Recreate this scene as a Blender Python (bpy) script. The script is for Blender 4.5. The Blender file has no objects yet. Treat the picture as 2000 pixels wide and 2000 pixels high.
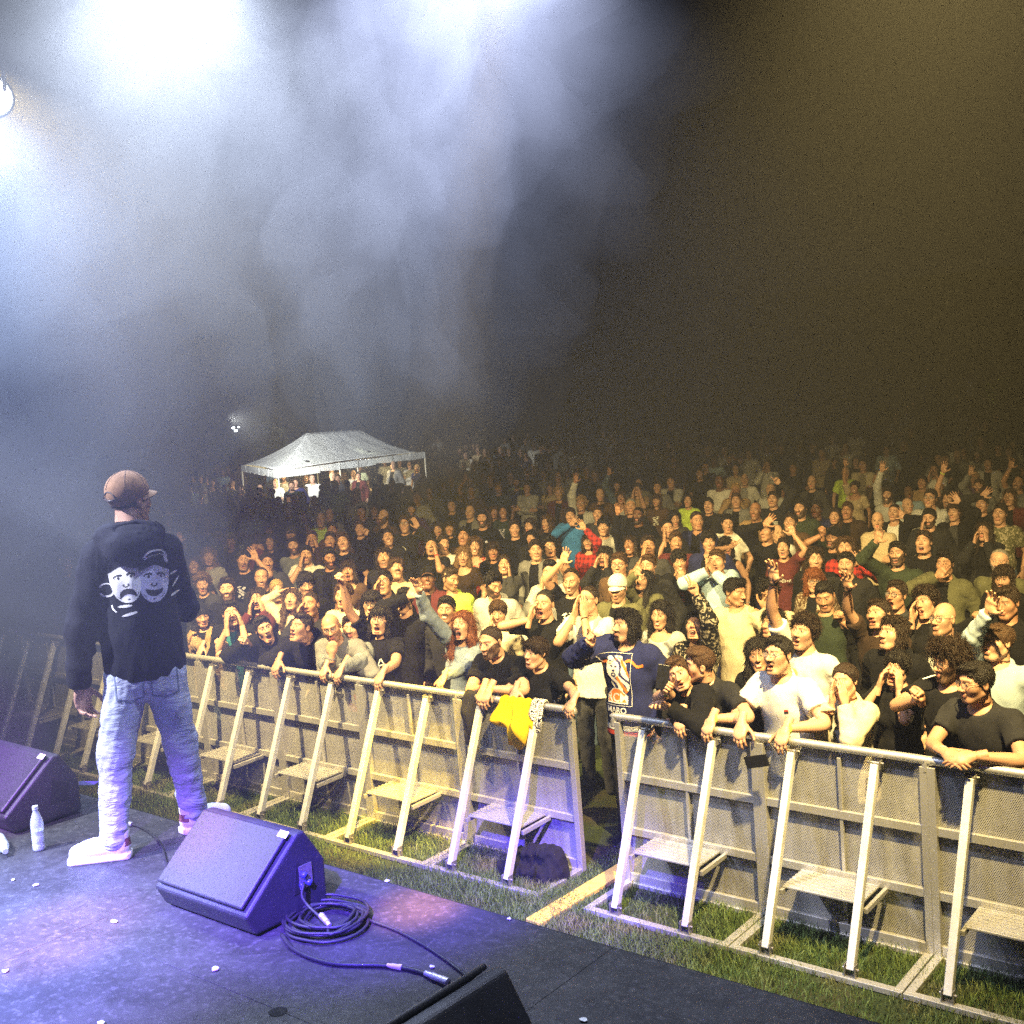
import bpy, math, random, itertools
import numpy as np
from mathutils import Vector, Matrix
from mathutils.bvhtree import BVHTree

random.seed(7)
RNG = np.random.default_rng(7)
SC = bpy.context.scene
COL = SC.collection
rad = math.radians

# ------------------------------------------------------------------ camera
CF, PITCH, ROLL, CH, YAW, CD = 2277.98, 0.09373, 0.06161, 3.37440, 0.67215, 6.51955
cam_d = bpy.data.cameras.new('camera')
cam = bpy.data.objects.new('camera', cam_d)
COL.objects.link(cam)
cam.location = (0, -CD, CH)
cam.rotation_euler = (Matrix.Rotation(YAW, 3, 'Z') @ Matrix.Rotation(math.pi / 2 - PITCH, 3, 'X') @ Matrix.Rotation(-ROLL, 3, 'Z')).to_euler()
cam_d.sensor_width = 36.0
cam_d.lens = 36.0 * CF / 2000.0
cam_d.clip_start = 0.05
cam_d.clip_end = 600.0
SC.camera = cam
CAM = np.array([0, -CD, CH])

# ------------------------------------------------------------------ night sky
W = bpy.data.worlds.new('World')
SC.world = W
W.use_nodes = True
wn = W.node_tree.nodes
bg = wn.get('Background') or wn.new('ShaderNodeBackground')
wo = wn.get('World Output') or wn.new('ShaderNodeOutputWorld')
W.node_tree.links.new(bg.outputs[0], wo.inputs[0])
bg.inputs[0].default_value = (0.55, 0.62, 1.0, 1)
bg.inputs[1].default_value = 0.004

# ------------------------------------------------------------------ stage lights (all hang on the trusses)
def spot(name, loc, target, power, color, size_deg, blend=0.4, radius=0.08, spec=1.0):
    d = bpy.data.lights.new(name, 'SPOT')
    d.energy = power
    d.color = color
    d.spot_size = rad(size_deg)
    d.spot_blend = blend
    d.shadow_soft_size = radius
    d.specular_factor = spec
    o = bpy.data.objects.new(name, d)
    COL.objects.link(o)
    o.location = loc
    o.rotation_euler = (Vector(target) - Vector(loc)).to_track_quat('-Z', 'Y').to_euler()
    return o
WARM, WHT, BLU = (1.0, .735, .265), (.70, .80, 1.0), (.16, .12, 1.0)
spot('warm_wash', (-1.1, -2.1, 6.1), (-4.0, 2.2, 1.2), 10500, WARM, 78, 1.0)
spot('warm_wash', (-7.6, -2.4, 5.8), (-8.2, 2.4, 1.2), 9400, WARM, 79, 1.0)
spot('beam', (-4.80, -2.78, 5.88), (-4.7, -3.8, 1.3), 800, WHT, 125, 1.0)
spot('beam', (-2.86, -2.68, 5.56), (-4.0, -3.5, 1.3), 880, (.60, .68, 1.0), 125, 1.0)
spot('beam', (-6.72, -2.86, 5.30), (-5.6, -4.0, 1.3), 800, (.48, .64, 1.0), 125, 1.0)
spot('key', (-6.6, -6.4, 5.8), (-5.0, -3.4, 1.85), 4500, (.80, .82, 1.0), 32, .7)
spot('deck_wash', (-5.8, -8.2, 6.0), (-4.8, -5.0, 1.3), 36000, (.22, .34, 1.0), 28, 1.0)
spot('violet_wash', (-2.4, -8.4, 6.0), (-4.3, -4.2, 1.3), 18000, (.28, .12, 1.0), 20, 1.0)
spot('blue_wash', (-1.2, -7.6, 5.8), (-3.9, -2.6, 1.2), 30000, (.11, .06, 1.0), 18, .8)
spot('purple_wash', (-3.2, -8.2, 5.8), (-6.2, -3.5, 1.55), 22000, (.38, .08, 1.0), 9.5, .8)
spot('pink_patch', (-2.5, -7.0, 5.8), (-4.45, -4.12, 1.3), 9000, (1.0, .34, .46), 8, 1.0)
spot('pink_patch', (-2.5, -7.0, 5.8), (-4.2, -3.55, 1.6), 9000, (1.0, .28, .40), 5, 1.0)
spot('orange_patch', (-2.0, -6.5, 5.8), (-3.32, -3.13, 1.3), 20000, (1.0, .40, .08), 4.5, 1.0)
spot('yellow_patch', (-4.0, -1.1, 6.4), (-6.3, -.20, .40), 16000, (1, .64, .03), 12, .6)


SC.view_settings.view_transform = 'Standard'
SC.view_settings.look = 'None'
SC.view_settings.gamma = 1.0
SC.view_settings.exposure = 0.0
SC.render.film_transparent = False
cy = SC.cycles
cy.max_bounces = 6
cy.diffuse_bounces = 2
cy.glossy_bounces = 2
cy.transmission_bounces = 4
cy.transparent_max_bounces = 24
cy.volume_bounces = 0
cy.caustics_reflective = False
cy.caustics_refractive = False
cy.use_denoising = False
cy.use_adaptive_sampling = True
cy.adaptive_threshold = 0.04
cy.adaptive_min_samples = 24
cy.sample_clamp_indirect = 4.0
cy.volume_step_rate = 1.0
cy.use_light_tree = True
SC.render.use_persistent_data = False
# ------------------------------------------------------------------ picture point -> world point
def ray_dir(u, v):
    X, Y = u - 1000.0, v - 1000.0
    cr, sr = math.cos(ROLL), math.sin(ROLL)
    px, py = cr * X - sr * Y, sr * X + cr * Y
    cp, sp = math.cos(PITCH), math.sin(PITCH)
    fw = CF * cp - py * sp
    zz = -CF * sp - py * cp
    c, s = math.cos(YAW), math.sin(YAW)
    return np.array([c * px - s * fw, s * px + c * fw, zz]) / CF
def at_z(u, v, z):
    d = ray_dir(u, v)
    return CAM + d * ((z - CH) / d[2])
def at_depth(u, v, dep):
    return CAM + ray_dir(u, v) * dep
def project(p):
    x, y, z = p[0], p[1] + CD, p[2] - CH
    c, s = math.cos(YAW), math.sin(YAW)
    r, fw = c * x + s * y, -s * x + c * y
    cp, sp = math.cos(PITCH), math.sin(PITCH)
    d, up = cp * fw - sp * z, sp * fw + cp * z
    px, py = CF * r / d, -CF * up / d
    cr, sr = math.cos(ROLL), math.sin(ROLL)
    return 1000 + cr * px + sr * py, 1000 - sr * px + cr * py, d

# ------------------------------------------------------------------ mesh helpers
def mesh_from(name, V, faces, smooth=True, mats=None, feat=None):
    """faces: list of (array NxK, material index)"""
    me = bpy.data.meshes.new(name)
    V = np.asarray(V, np.float32)
    me.vertices.add(len(V))
    me.vertices.foreach_set('co', V.ravel())
    loops, starts, mi, pos = [], [], [], 0
    for F, m in faces:
        F = np.asarray(F, np.int32)
        if F.size == 0:
            continue
        n, k = F.shape
        loops.append(F.ravel())
        starts.append(pos + np.arange(n) * k)
        pos += n * k
        mi.append(np.full(n, m, np.int32))
    loops = np.concatenate(loops); starts = np.concatenate(starts); mi = np.concatenate(mi)
    me.loops.add(len(loops))
    me.loops.foreach_set('vertex_index', loops.astype(np.int32))
    me.polygons.add(len(starts))
    me.polygons.foreach_set('loop_start', starts.astype(np.int32))
    me.polygons.foreach_set('material_index', mi)
    me.polygons.foreach_set('use_smooth', np.full(len(starts), smooth, bool))
    if feat is not None:
        a = me.attributes.new('feat', 'FLOAT_COLOR', 'POINT')
        a.data.foreach_set('color', np.asarray(feat, np.float32).ravel())
    for m in mats or []:
        me.materials.append(m)
    me.update(calc_edges=True)
    return me
def link(name, me, parent=None, color=None, matrix=None):
    o = bpy.data.objects.new(name, me)
    COL.objects.link(o)
    if parent is not None:
        o.parent = parent
    if matrix is not None:
        o.matrix_local = matrix
    if color is not None:
        o.color = (*color[:3], 1)
    return o
def empty(name, loc=(0, 0, 0), rz=0.0, scale=1.0):
    o = bpy.data.objects.new(name, None)
    o.empty_display_size = 0.1
    COL.objects.link(o)
    o.location = loc
    o.rotation_euler = (0, 0, rz)
    o.scale = (scale,) * 3
    return o
def tag(o, label=None, cat=None, group=None, kind=None):
    if label: o['label'] = label
    if cat: o['category'] = cat
    if group: o['group'] = group
    if kind: o['kind'] = kind
    return o

class MB:
    """collects simple solids into one mesh"""
    def __init__(self):
        self.V, self.F, self.n = [], [], 0
    def add(self, V, F, m=0):
        V = np.asarray(V, float)
        self.V.append(V)
        for f in F:
            self.F.append(([i + self.n for i in f], m))
        self.n += len(V)
        return self
    def box(self, c, s, R=None, m=0):
        x, y, z = np.array(s) / 2
        V = np.array([[-x, -y, -z], [x, -y, -z], [x, y, -z], [-x, y, -z], [-x, -y, z], [x, -y, z], [x, y, z], [-x, y, z]])
        if R is not None:
            V = V @ np.array(R).T
        return self.add(V + np.array(c), [(3, 2, 1, 0), (4, 5, 6, 7), (0, 1, 5, 4), (1, 2, 6, 5), (2, 3, 7, 6), (3, 0, 4, 7)], m)
    def bar(self, p, q, w, h, up=(0, 0, 1), m=0):
        p, q = np.array(p, float), np.array(q, float)
        d = q - p; L = np.linalg.norm(d); d /= L
        a = np.cross(d, up)
        if np.linalg.norm(a) < 1e-4: a = np.cross(d, (1, 0, 0))
        a /= np.linalg.norm(a); b = np.cross(a, d)
        return self.box((p + q) / 2, (w, L, h), np.stack([a, d, b], 1), m)
    def tube(self, pts, r, seg=10, m=0, caps=True):
        V, F = tube_arrays(np.array(pts, float), r, seg)
        F = [tuple(f) for f in F]
        n = len(pts)
        if caps:
            F.append(tuple(range(seg))[::-1]); F.append(tuple(range((n - 1) * seg, n * seg)))
        return self.add(V, F, m)
    def prism(self, prof, axis_o, ax, ay, az, length, m=0):
        """2D profile (a,b) along ax, ay, extruded by length along az"""
        ax, ay, az, o = map(lambda t: np.array(t, float), (ax, ay, az, axis_o))
        n = len(prof)
        V = [o + a * ax + b * ay for a, b in prof] + [o + a * ax + b * ay + az * length for a, b in prof]
        F = [tuple(range(n))[::-1], tuple(range(n, 2 * n))] + [(i, (i + 1) % n, n + (i + 1) % n, n + i) for i in range(n)]
        return self.add(V, F, m)
    def lathe(self, prof, o=(0, 0, 0), seg=24, M=None, m=0):
        V, F = [], []
        for r, z in prof:
            for k in range(seg):
                t = 2 * math.pi * k / seg
                V.append((r * math.cos(t), r * math.sin(t), z))
        for i in range(len(prof) - 1):
            for k in range(seg):
                F.append((i * seg + k, i * seg + (k + 1) % seg, (i + 1) * seg + (k + 1) % seg, (i + 1) * seg + k))
        V = np.array(V)
        if M is not None: V = V @ np.array(M).T
        return self.add(V + np.array(o), F, m)
    def mesh(self, name, mats, smooth=False):
        V = np.concatenate(self.V)
        by = {}
        for f, m in self.F:
            by.setdefault((len(f), m), []).append(f)
        return mesh_from(name, V, [(np.array(fs), k[1]) for k, fs in by.items()], smooth, mats)
    def obj(self, name, mats, parent=None, smooth=False, bevel=0.0, color=None, segs=2):
        mats = mats if isinstance(mats, list) else [mats]
        me = self.mesh(name, mats, smooth)
        bm = bmesh_fix(me)
        o = link(name, me, parent, color)
        if bevel:
            b = o.modifiers.new('bevel', 'BEVEL'); b.width = bevel; b.segments = segs; b.limit_method = 'ANGLE'; b.angle_limit = rad(40)
            b.harden_normals = False
        return o
import bmesh
def bmesh_fix(me):
    bm = bmesh.new(); bm.from_mesh(me)
    bmesh.ops.recalc_face_normals(bm, faces=bm.faces)
    bm.to_mesh(me); bm.free()
def tube_arrays(P, r, seg):
    n = len(P)
    r = np.broadcast_to(np.asarray(r, float), (n,))
    T = np.gradient(P, axis=0)
    T /= np.linalg.norm(T, axis=1)[:, None] + 1e-9
    a = np.cross(T[0], (0.13, 0.31, 0.94))
    if np.linalg.norm(a) < 1e-3: a = np.cross(T[0], (1, 0, 0))
    a /= np.linalg.norm(a)
    V = np.zeros((n, seg, 3))
    th = np.linspace(0, 2 * np.pi, seg, endpoint=False)
    for i in range(n):
        a = a - T[i] * (a @ T[i]); a /= np.linalg.norm(a)
        b = np.cross(T[i], a)
        V[i] = P[i] + r[i] * (np.cos(th)[:, None] * a + np.sin(th)[:, None] * b)
    i, k = np.meshgrid(np.arange(n - 1), np.arange(seg), indexing='ij')
    k2 = (k + 1) % seg
    F = np.stack([i * seg + k, i * seg + k2, (i + 1) * seg + k2, (i + 1) * seg + k], -1).reshape(-1, 4)
    return V.reshape(-1, 3), F
def smooth_path(pts, n=40):
    """Catmull-Rom through pts"""
    P = np.array(pts, float)
    P = np.concatenate([[2 * P[0] - P[1]], P, [2 * P[-1] - P[-2]]])
    out = []
    m = len(P) - 3
    for t in np.linspace(0, m - 1e-6, n):
        i = int(t); u = t - i
        a, b, c, d = P[i:i + 4]
        out.append(0.5 * (2 * b + (c - a) * u + (2 * a - 5 * b + 4 * c - d) * u * u + (3 * b - a - 3 * c + d) * u ** 3))
    return np.array(out)

# ------------------------------------------------------------------ smooth solids on a grid
class Grid:
    def __init__(self, lo, hi, h):
        self.h = h
        self.lo = np.array(lo, float) - 2 * h
        n = np.ceil((np.array(hi) + 2 * h - self.lo) / h).astype(int) + 1
        self.n = n
        self.ax = [self.lo[i] + h * np.arange(n[i]) for i in range(3)]
        self.f = np.full(tuple(n), 0.3, np.float32)
    def sub(self, lo, hi):
        sl = []
        for i in range(3):
            a = max(0, int((lo[i] - self.lo[i]) / self.h)); b = min(self.n[i], int((hi[i] - self.lo[i]) / self.h) + 2)
            if b <= a: return None
            sl.append(slice(a, b))
        p = np.stack(np.meshgrid(*[self.ax[i][sl[i]] for i in range(3)], indexing='ij'), -1).astype(np.float32)
        return tuple(sl), p
    def _put(self, sl, d, k, op):
        f = self.f[sl]
        if op == 'u':
            if k > 0:
                h = np.maximum(k - np.abs(f - d), 0) / k
                self.f[sl] = np.minimum(f, d) - h * h * k * 0.25
            else:
                self.f[sl] = np.minimum(f, d)
        else:
            d = -d
            if k > 0:
                h = np.maximum(k - np.abs(f - d), 0) / k
                self.f[sl] = np.maximum(f, d) + h * h * k * 0.25
            else:
                self.f[sl] = np.maximum(f, d)
    def cone(self, a, b, r1, r2, k=0.02, op='u', sc=None):
        a, b = np.array(a, float), np.array(b, float)
        pad = max(r1, r2) + k + 2 * self.h
        s = self.sub(np.minimum(a, b) - pad, np.maximum(a, b) + pad)
        if s is None: return self
        sl, p = s
        q = p - a.astype(np.float32); ba = (b - a).astype(np.float32)
        if sc is not None:
            sc = np.array(sc, np.float32); q = q / sc; ba = ba / sc
        t = np.clip((q @ ba) / max(float(ba @ ba), 1e-9), 0, 1)
        d = np.linalg.norm(q - t[..., None] * ba, axis=-1) - (r1 + (r2 - r1) * t)
        self._put(sl, d, k, op)
        return self
    def ell(self, c, r, k=0.02, op='u', R=None):
        c, r = np.array(c, float), np.array(r, float)
        pad = (max(r) if R is not None else r) + k + 2 * self.h
        s = self.sub(c - pad, c + pad)
        if s is None: return self
        sl, p = s
        q = p - c.astype(np.float32)
        if R is not None: q = q @ np.array(R, np.float32)
        k0 = np.linalg.norm(q / r.astype(np.float32), axis=-1)
        k1 = np.linalg.norm(q / (r * r).astype(np.float32), axis=-1) + 1e-9
        d = np.where(k1 < 1e-6, -min(r), k0 * (k0 - 1) / k1)
        self._put(sl, d, k, op)
        return self
    def plane(self, n, c, k=0.0):
        """cut away where n.p > c"""
        n = np.array(n, np.float32)
        P = np.stack(np.meshgrid(*self.ax, indexing='ij'), -1).astype(np.float32)
        d = P @ n - c
        self.f = np.maximum(self.f, d)
        return self
    def pts(self):
        return np.stack(np.meshgrid(*self.ax, indexing='ij'), -1).astype(np.float32)
    def folds(self, seed, amp, freq, n=5, zs=1.0):
        r = np.random.default_rng(seed)
        P = self.pts()
        w = np.zeros(self.f.shape, np.float32)
        warp = np.sin(P @ (r.normal(size=3) * freq * .5).astype(np.float32) + r.uniform(0, 6)) * 1.2
        for i in range(n):
            k = r.normal(size=3); k /= np.linalg.norm(k)
            k[2] *= zs
            w += np.sin(P @ (k * freq * r.uniform(.6, 1.7)).astype(np.float32) + r.uniform(0, 6.28) + warp) / n
        self.f += amp * 1.6 * w
        return self
    def mesh(self):
        f = self.f
        s = f < 0
        nx, ny, nz = f.shape
        off = list(itertools.product((0, 1), (0, 1), (0, 1)))
        cnt = np.zeros((nx - 1, ny - 1, nz - 1), np.int8)
        for i, j, k in off:
            cnt += s[i:nx - 1 + i, j:ny - 1 + j, k:nz - 1 + k]
        act = (cnt > 0) & (cnt < 8)
        idx = np.argwhere(act)
        gid = np.full(act.shape, -1, np.int32)
        gid[act] = np.arange(len(idx))
        cv = np.stack([f[idx[:, 0] + i, idx[:, 1] + j, idx[:, 2] + k] for i, j, k in off], 1)
        acc = np.zeros((len(idx), 3)); ct = np.zeros(len(idx))
        O = np.array(off, float)
        for a in range(8):
            for b in range(a + 1, 8):
                if abs(O[a] - O[b]).sum() != 1: continue
                va, vb = cv[:, a], cv[:, b]
                m = (va < 0) != (vb < 0)
                t = np.where(m, va / np.where(m, va - vb, 1), 0)
                acc += m[:, None] * (O[a] + t[:, None] * (O[b] - O[a])); ct += m
        V = self.lo + self.h * (idx + acc / ct[:, None])
        Fs = []
        for axis in range(3):
            sa = [slice(1, nx - 1), slice(1, ny - 1), slice(1, nz - 1)]
            sa[axis] = slice(0, f.shape[axis] - 1)
            sb = list(sa); sb[axis] = slice(1, f.shape[axis])
            A, B = s[tuple(sa)], s[tuple(sb)]
            e = np.argwhere(A != B)
            if len(e) == 0: continue
            inside = A[e[:, 0], e[:, 1], e[:, 2]]
            base = e + np.array([0 if i == axis else 1 for i in range(3)])
            u, w = [i for i in range(3) if i != axis]
            if axis == 1: u, w = w, u
            q = []
            for du, dw in ((-1, -1), (0, -1), (0, 0), (-1, 0)):
                c = base.copy(); c[:, u] += du; c[:, w] += dw
                q.append(gid[c[:, 0], c[:, 1], c[:, 2]])
            q = np.stack(q, 1)
            q[~inside] = q[~inside][:, ::-1]
            Fs.append(q)
        return V, np.concatenate(Fs)

# ------------------------------------------------------------------ material helpers
def mat(name):
    m = bpy.data.materials.new(name); m.use_nodes = True
    nt = m.node_tree
    return m, nt, nt.nodes['Principled BSDF'], nt.nodes['Material Output']
def N(nt, typ, **kw):
    n = nt.nodes.new('ShaderNode' + typ)
    for k, v in kw.items():
        if k.startswith('i_'):
            key = k[2:]
            key = int(key) if key.isdigit() else key
            n.inputs[key].default_value = v
        else:
            setattr(n, k, v)
    return n
def L(nt, a, b): nt.links.new(a, b)
def math_n(nt, op, a, b=None, c=None):
    n = nt.nodes.new('ShaderNodeMath'); n.operation = op
    for i, v in enumerate((a, b, c)):
        if v is None: continue
        if isinstance(v, (int, float)): n.inputs[i].default_value = v
        else: nt.links.new(v, n.inputs[i])
    return n.outputs[0]
def mix_c(nt, fac, a, b, mode='MIX'):
    n = nt.nodes.new('ShaderNodeMix'); n.data_type = 'RGBA'; n.blend_type = mode
    for i, v in ((0, fac), (6, a), (7, b)):
        if isinstance(v, (int, float)): n.inputs[i].default_value = v
        elif isinstance(v, tuple): n.inputs[i].default_value = (*v[:3], 1)
        else: nt.links.new(v, n.inputs[i])
    return n.outputs[2]
def noise(nt, scale, detail=4, rough=.55, vec=None, dist=0):
    n = N(nt, 'TexNoise'); n.inputs['Scale'].default_value = scale; n.inputs['Detail'].default_value = detail
    n.inputs['Roughness'].default_value = rough; n.inputs['Distortion'].default_value = dist
    if vec is not None: L(nt, vec, n.inputs['Vector'])
    return n.outputs['Fac']
def ramp(nt, x, lo, hi, a=0.0, b=1.0):
    n = N(nt, 'MapRange'); n.clamp = True
    L(nt, x, n.inputs[0])
    for i, v in enumerate((lo, hi, a, b)): n.inputs[i + 1].default_value = v
    return n.outputs[0]
def bump(nt, bs, h, strength=.3, dist=.01):
    n = N(nt, 'Bump'); n.inputs['Strength'].default_value = strength; n.inputs['Distance'].default_value = dist
    L(nt, h, n.inputs['Height']); L(nt, n.outputs[0], bs.inputs['Normal'])
def objco(nt): return N(nt, 'TexCoord').outputs['Object']
def simple(name, col, rough=.5, metal=0.0, nscale=30, namp=.25, bumpy=0.0, bscale=120, spec=.5, emit=None, estr=0):
    m, nt, bs, out = mat(name)
    co = objco(nt)
    f = noise(nt, nscale, 4, .6, co)
    lo = tuple(c * (1 - namp) for c in col); hi = tuple(min(1, c * (1 + namp)) for c in col)
    L(nt, mix_c(nt, f, lo, hi), bs.inputs['Base Color'])
    bs.inputs['Metallic'].default_value = metal
    L(nt, ramp(nt, f, .3, .7, max(0, rough - .08), min(1, rough + .08)), bs.inputs['Roughness'])
    bs.inputs['Specular IOR Level'].default_value = spec
    if bumpy: bump(nt, bs, noise(nt, bscale, 3, .6, co), bumpy, .004)
    if emit:
        bs.inputs['Emission Color'].default_value = (*emit, 1); bs.inputs['Emission Strength'].default_value = estr
    return m
# ------------------------------------------------------------------ people: materials
def skin_mat():
    m, nt, bs, out = mat('skin')
    oi = N(nt, 'ObjectInfo'); at = N(nt, 'Attribute'); at.attribute_name = 'feat'
    co = objco(nt)
    f = noise(nt, 40, 4, .6, co)
    base = mix_c(nt, ramp(nt, f, .3, .7, .0, .22), oi.outputs['Color'], (.45, .13, .09))
    L(nt, mix_c(nt, at.outputs['Alpha'], base, at.outputs['Color']), bs.inputs['Base Color'])
    L(nt, ramp(nt, f, .3, .7, .42, .58), bs.inputs['Roughness'])
    bs.inputs['Specular IOR Level'].default_value = .4
    bump(nt, bs, noise(nt, 220, 2, .6, co), .12, .003)
    return m
def cloth_mat(name='cloth', kind='plain'):
    m, nt, bs, out = mat(name)
    oi = N(nt, 'ObjectInfo').outputs['Color']
    co = objco(nt)
    f = noise(nt, 9, 4, .6, co); g = noise(nt, 260, 2, .7, co)
    dark = mix_c(nt, 1.0, oi, (.82, .82, .84), 'MULTIPLY'); light = mix_c(nt, 1.0, oi, (1.12, 1.12, 1.12), 'MULTIPLY')
    c = mix_c(nt, ramp(nt, f, .3, .7), dark, light)
    if kind == 'denim':
        w = noise(nt, 420, 2, .8, co)
        c = mix_c(nt, ramp(nt, w, .35, .7, 0, .55), c, (.42, .47, .52))
        c = mix_c(nt, ramp(nt, noise(nt, 5, 3, .6, co), .5, .75, 0, .4), c, (.45, .5, .56))
    elif kind == 'stripes':
        s = N(nt, 'SeparateXYZ'); L(nt, co, s.inputs[0])
        v = math_n(nt, 'GREATER_THAN', math_n(nt, 'SINE', math_n(nt, 'MULTIPLY', s.outputs[2], 180.0)), .1)
        c = mix_c(nt, v, c, (.01, .012, .02))
    elif kind == 'check':
        s = N(nt, 'SeparateXYZ'); L(nt, co, s.inputs[0])
        a = math_n(nt, 'GREATER_THAN', math_n(nt, 'SINE', math_n(nt, 'MULTIPLY', s.outputs[2], 95.0)), .2)
        b = math_n(nt, 'GREATER_THAN', math_n(nt, 'SINE', math_n(nt, 'MULTIPLY', s.outputs[0], 95.0)), .2)
        c = mix_c(nt, math_n(nt, 'MULTIPLY', math_n(nt, 'ADD', a, b), .38), c, (.02, .015, .02))
    elif kind == 'print':
        v = N(nt, 'TexVoronoi'); v.inputs['Scale'].default_value = 26; L(nt, co, v.inputs['Vector'])
        n2 = noise(nt, 22, 3, .6, co, 1.5)
        c = mix_c(nt, ramp(nt, n2, .52, .57, 0, .75), c, mix_c(nt, .5, oi, (.8, .7, .55)))
        c = mix_c(nt, ramp(nt, v.outputs['Distance'], .1, .14, .7, 0), c, (.015, .015, .015))
    L(nt, c, bs.inputs['Base Color'])
    bs.inputs['Roughness'].default_value = .88
    bs.inputs['Specular IOR Level'].default_value = .10
    bs.inputs['Sheen Weight'].default_value = .02
    mp = N(nt, 'Mapping'); L(nt, co, mp.inputs['Vector']); mp.inputs['Scale'].default_value = (1, 1, .45); mp.inputs['Rotation'].default_value = (.5, .3, 0)
    h = math_n(nt, 'ADD', math_n(nt, 'MULTIPLY', noise(nt, 13, 2, .5, mp.outputs[0], .8), 1.0), math_n(nt, 'MULTIPLY', g, .05))
    bump(nt, bs, h, .42, .022)
    return m
def hair_mat():
    m, nt, bs, out = mat('hair')
    oi = N(nt, 'ObjectInfo').outputs['Color']
    co = objco(nt)
    mp = N(nt, 'Mapping'); L(nt, co, mp.inputs['Vector']); mp.inputs['Scale'].default_value = (1, 1, .22)
    f = noise(nt, 170, 3, .7, mp.outputs[0], .8)
    c = mix_c(nt, ramp(nt, f, .35, .65), mix_c(nt, 1.0, oi, (.5, .5, .5), 'MULTIPLY'), mix_c(nt, 1.0, oi, (1.7, 1.6, 1.5), 'MULTIPLY'))
    L(nt, c, bs.inputs['Base Color'])
    bs.inputs['Roughness'].default_value = .5
    bs.inputs['Specular IOR Level'].default_value = .35
    bump(nt, bs, f, .9, .01)
    return m
SKIN, HAIR = skin_mat(), hair_mat()
CLOTH = {k: cloth_mat('cloth_' + k, k) for k in ('plain', 'denim', 'stripes', 'check', 'print')}
FRAME_BLK = simple('spectacle_frame', (.02, .018, .018), .35)
LENS, _nt, _bs, _o = mat('spectacle_lens')
_bs.inputs['Transmission Weight'].default_value = 0.0
_bs.inputs['Base Color'].default_value = (.6, .62, .65, 1); _bs.inputs['Alpha'].default_value = .14; _bs.inputs['Roughness'].default_value = .05
RUBBER = simple('shoe_sole', (.6, .6, .58), .6)
INK = {'white': simple('ink_white', (.72, .72, .7), .7), 'lilac': simple('ink_lilac', (.5, .5, .66), .7), 'black': simple('ink_black', (.012, .012, .014), .7),
       'orange': simple('ink_orange', (.75, .2, .03), .7), 'red': simple('ink_red', (.5, .05, .03), .7), 'yellow': simple('ink_yellow', (.75, .6, .08), .7), 'navy': simple('ink_navy', (.03, .03, .12), .7)}

SKINS = {'l': (.47, .285, .19), 'm': (.39, .225, .14), 't': (.30, .165, .10), 'd': (.12, .065, .04)}
CC = dict(blk=(.0075, .0075, .009), char=(.018, .018, .020), dgrey=(.042, .042, .046), grey=(.16, .16, .165), lgrey=(.38, .38, .38), white=(.60, .59, .57), cream=(.54, .47, .34),
          navy=(.018, .022, .085), denim=(.085, .125, .19), ldenim=(.27, .35, .42), olive=(.10, .10, .055), dgreen=(.03, .042, .028), brown=(.085, .05, .03), dbrown=(.035, .022, .016),
          tan=(.30, .20, .11), red=(.42, .035, .03), maroon=(.09, .022, .025), pink=(.5, .2, .22), mint=(.42, .58, .50), lblue=(.38, .52, .66), blue=(.04, .17, .45),
          neon=(.5, .68, .10), yellow=(.80, .56, .03), beige=(.46, .37, .25), teal=(.03, .16, .2), purple=(.07, .03, .11))
HC = dict(blk=(.010, .008, .007), dbr=(.022, .013, .008), br=(.055, .03, .016), lbr=(.13, .075, .035), bl=(.30, .20, .09), red=(.14, .045, .018), gr=(.2, .19, .18))

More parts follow.
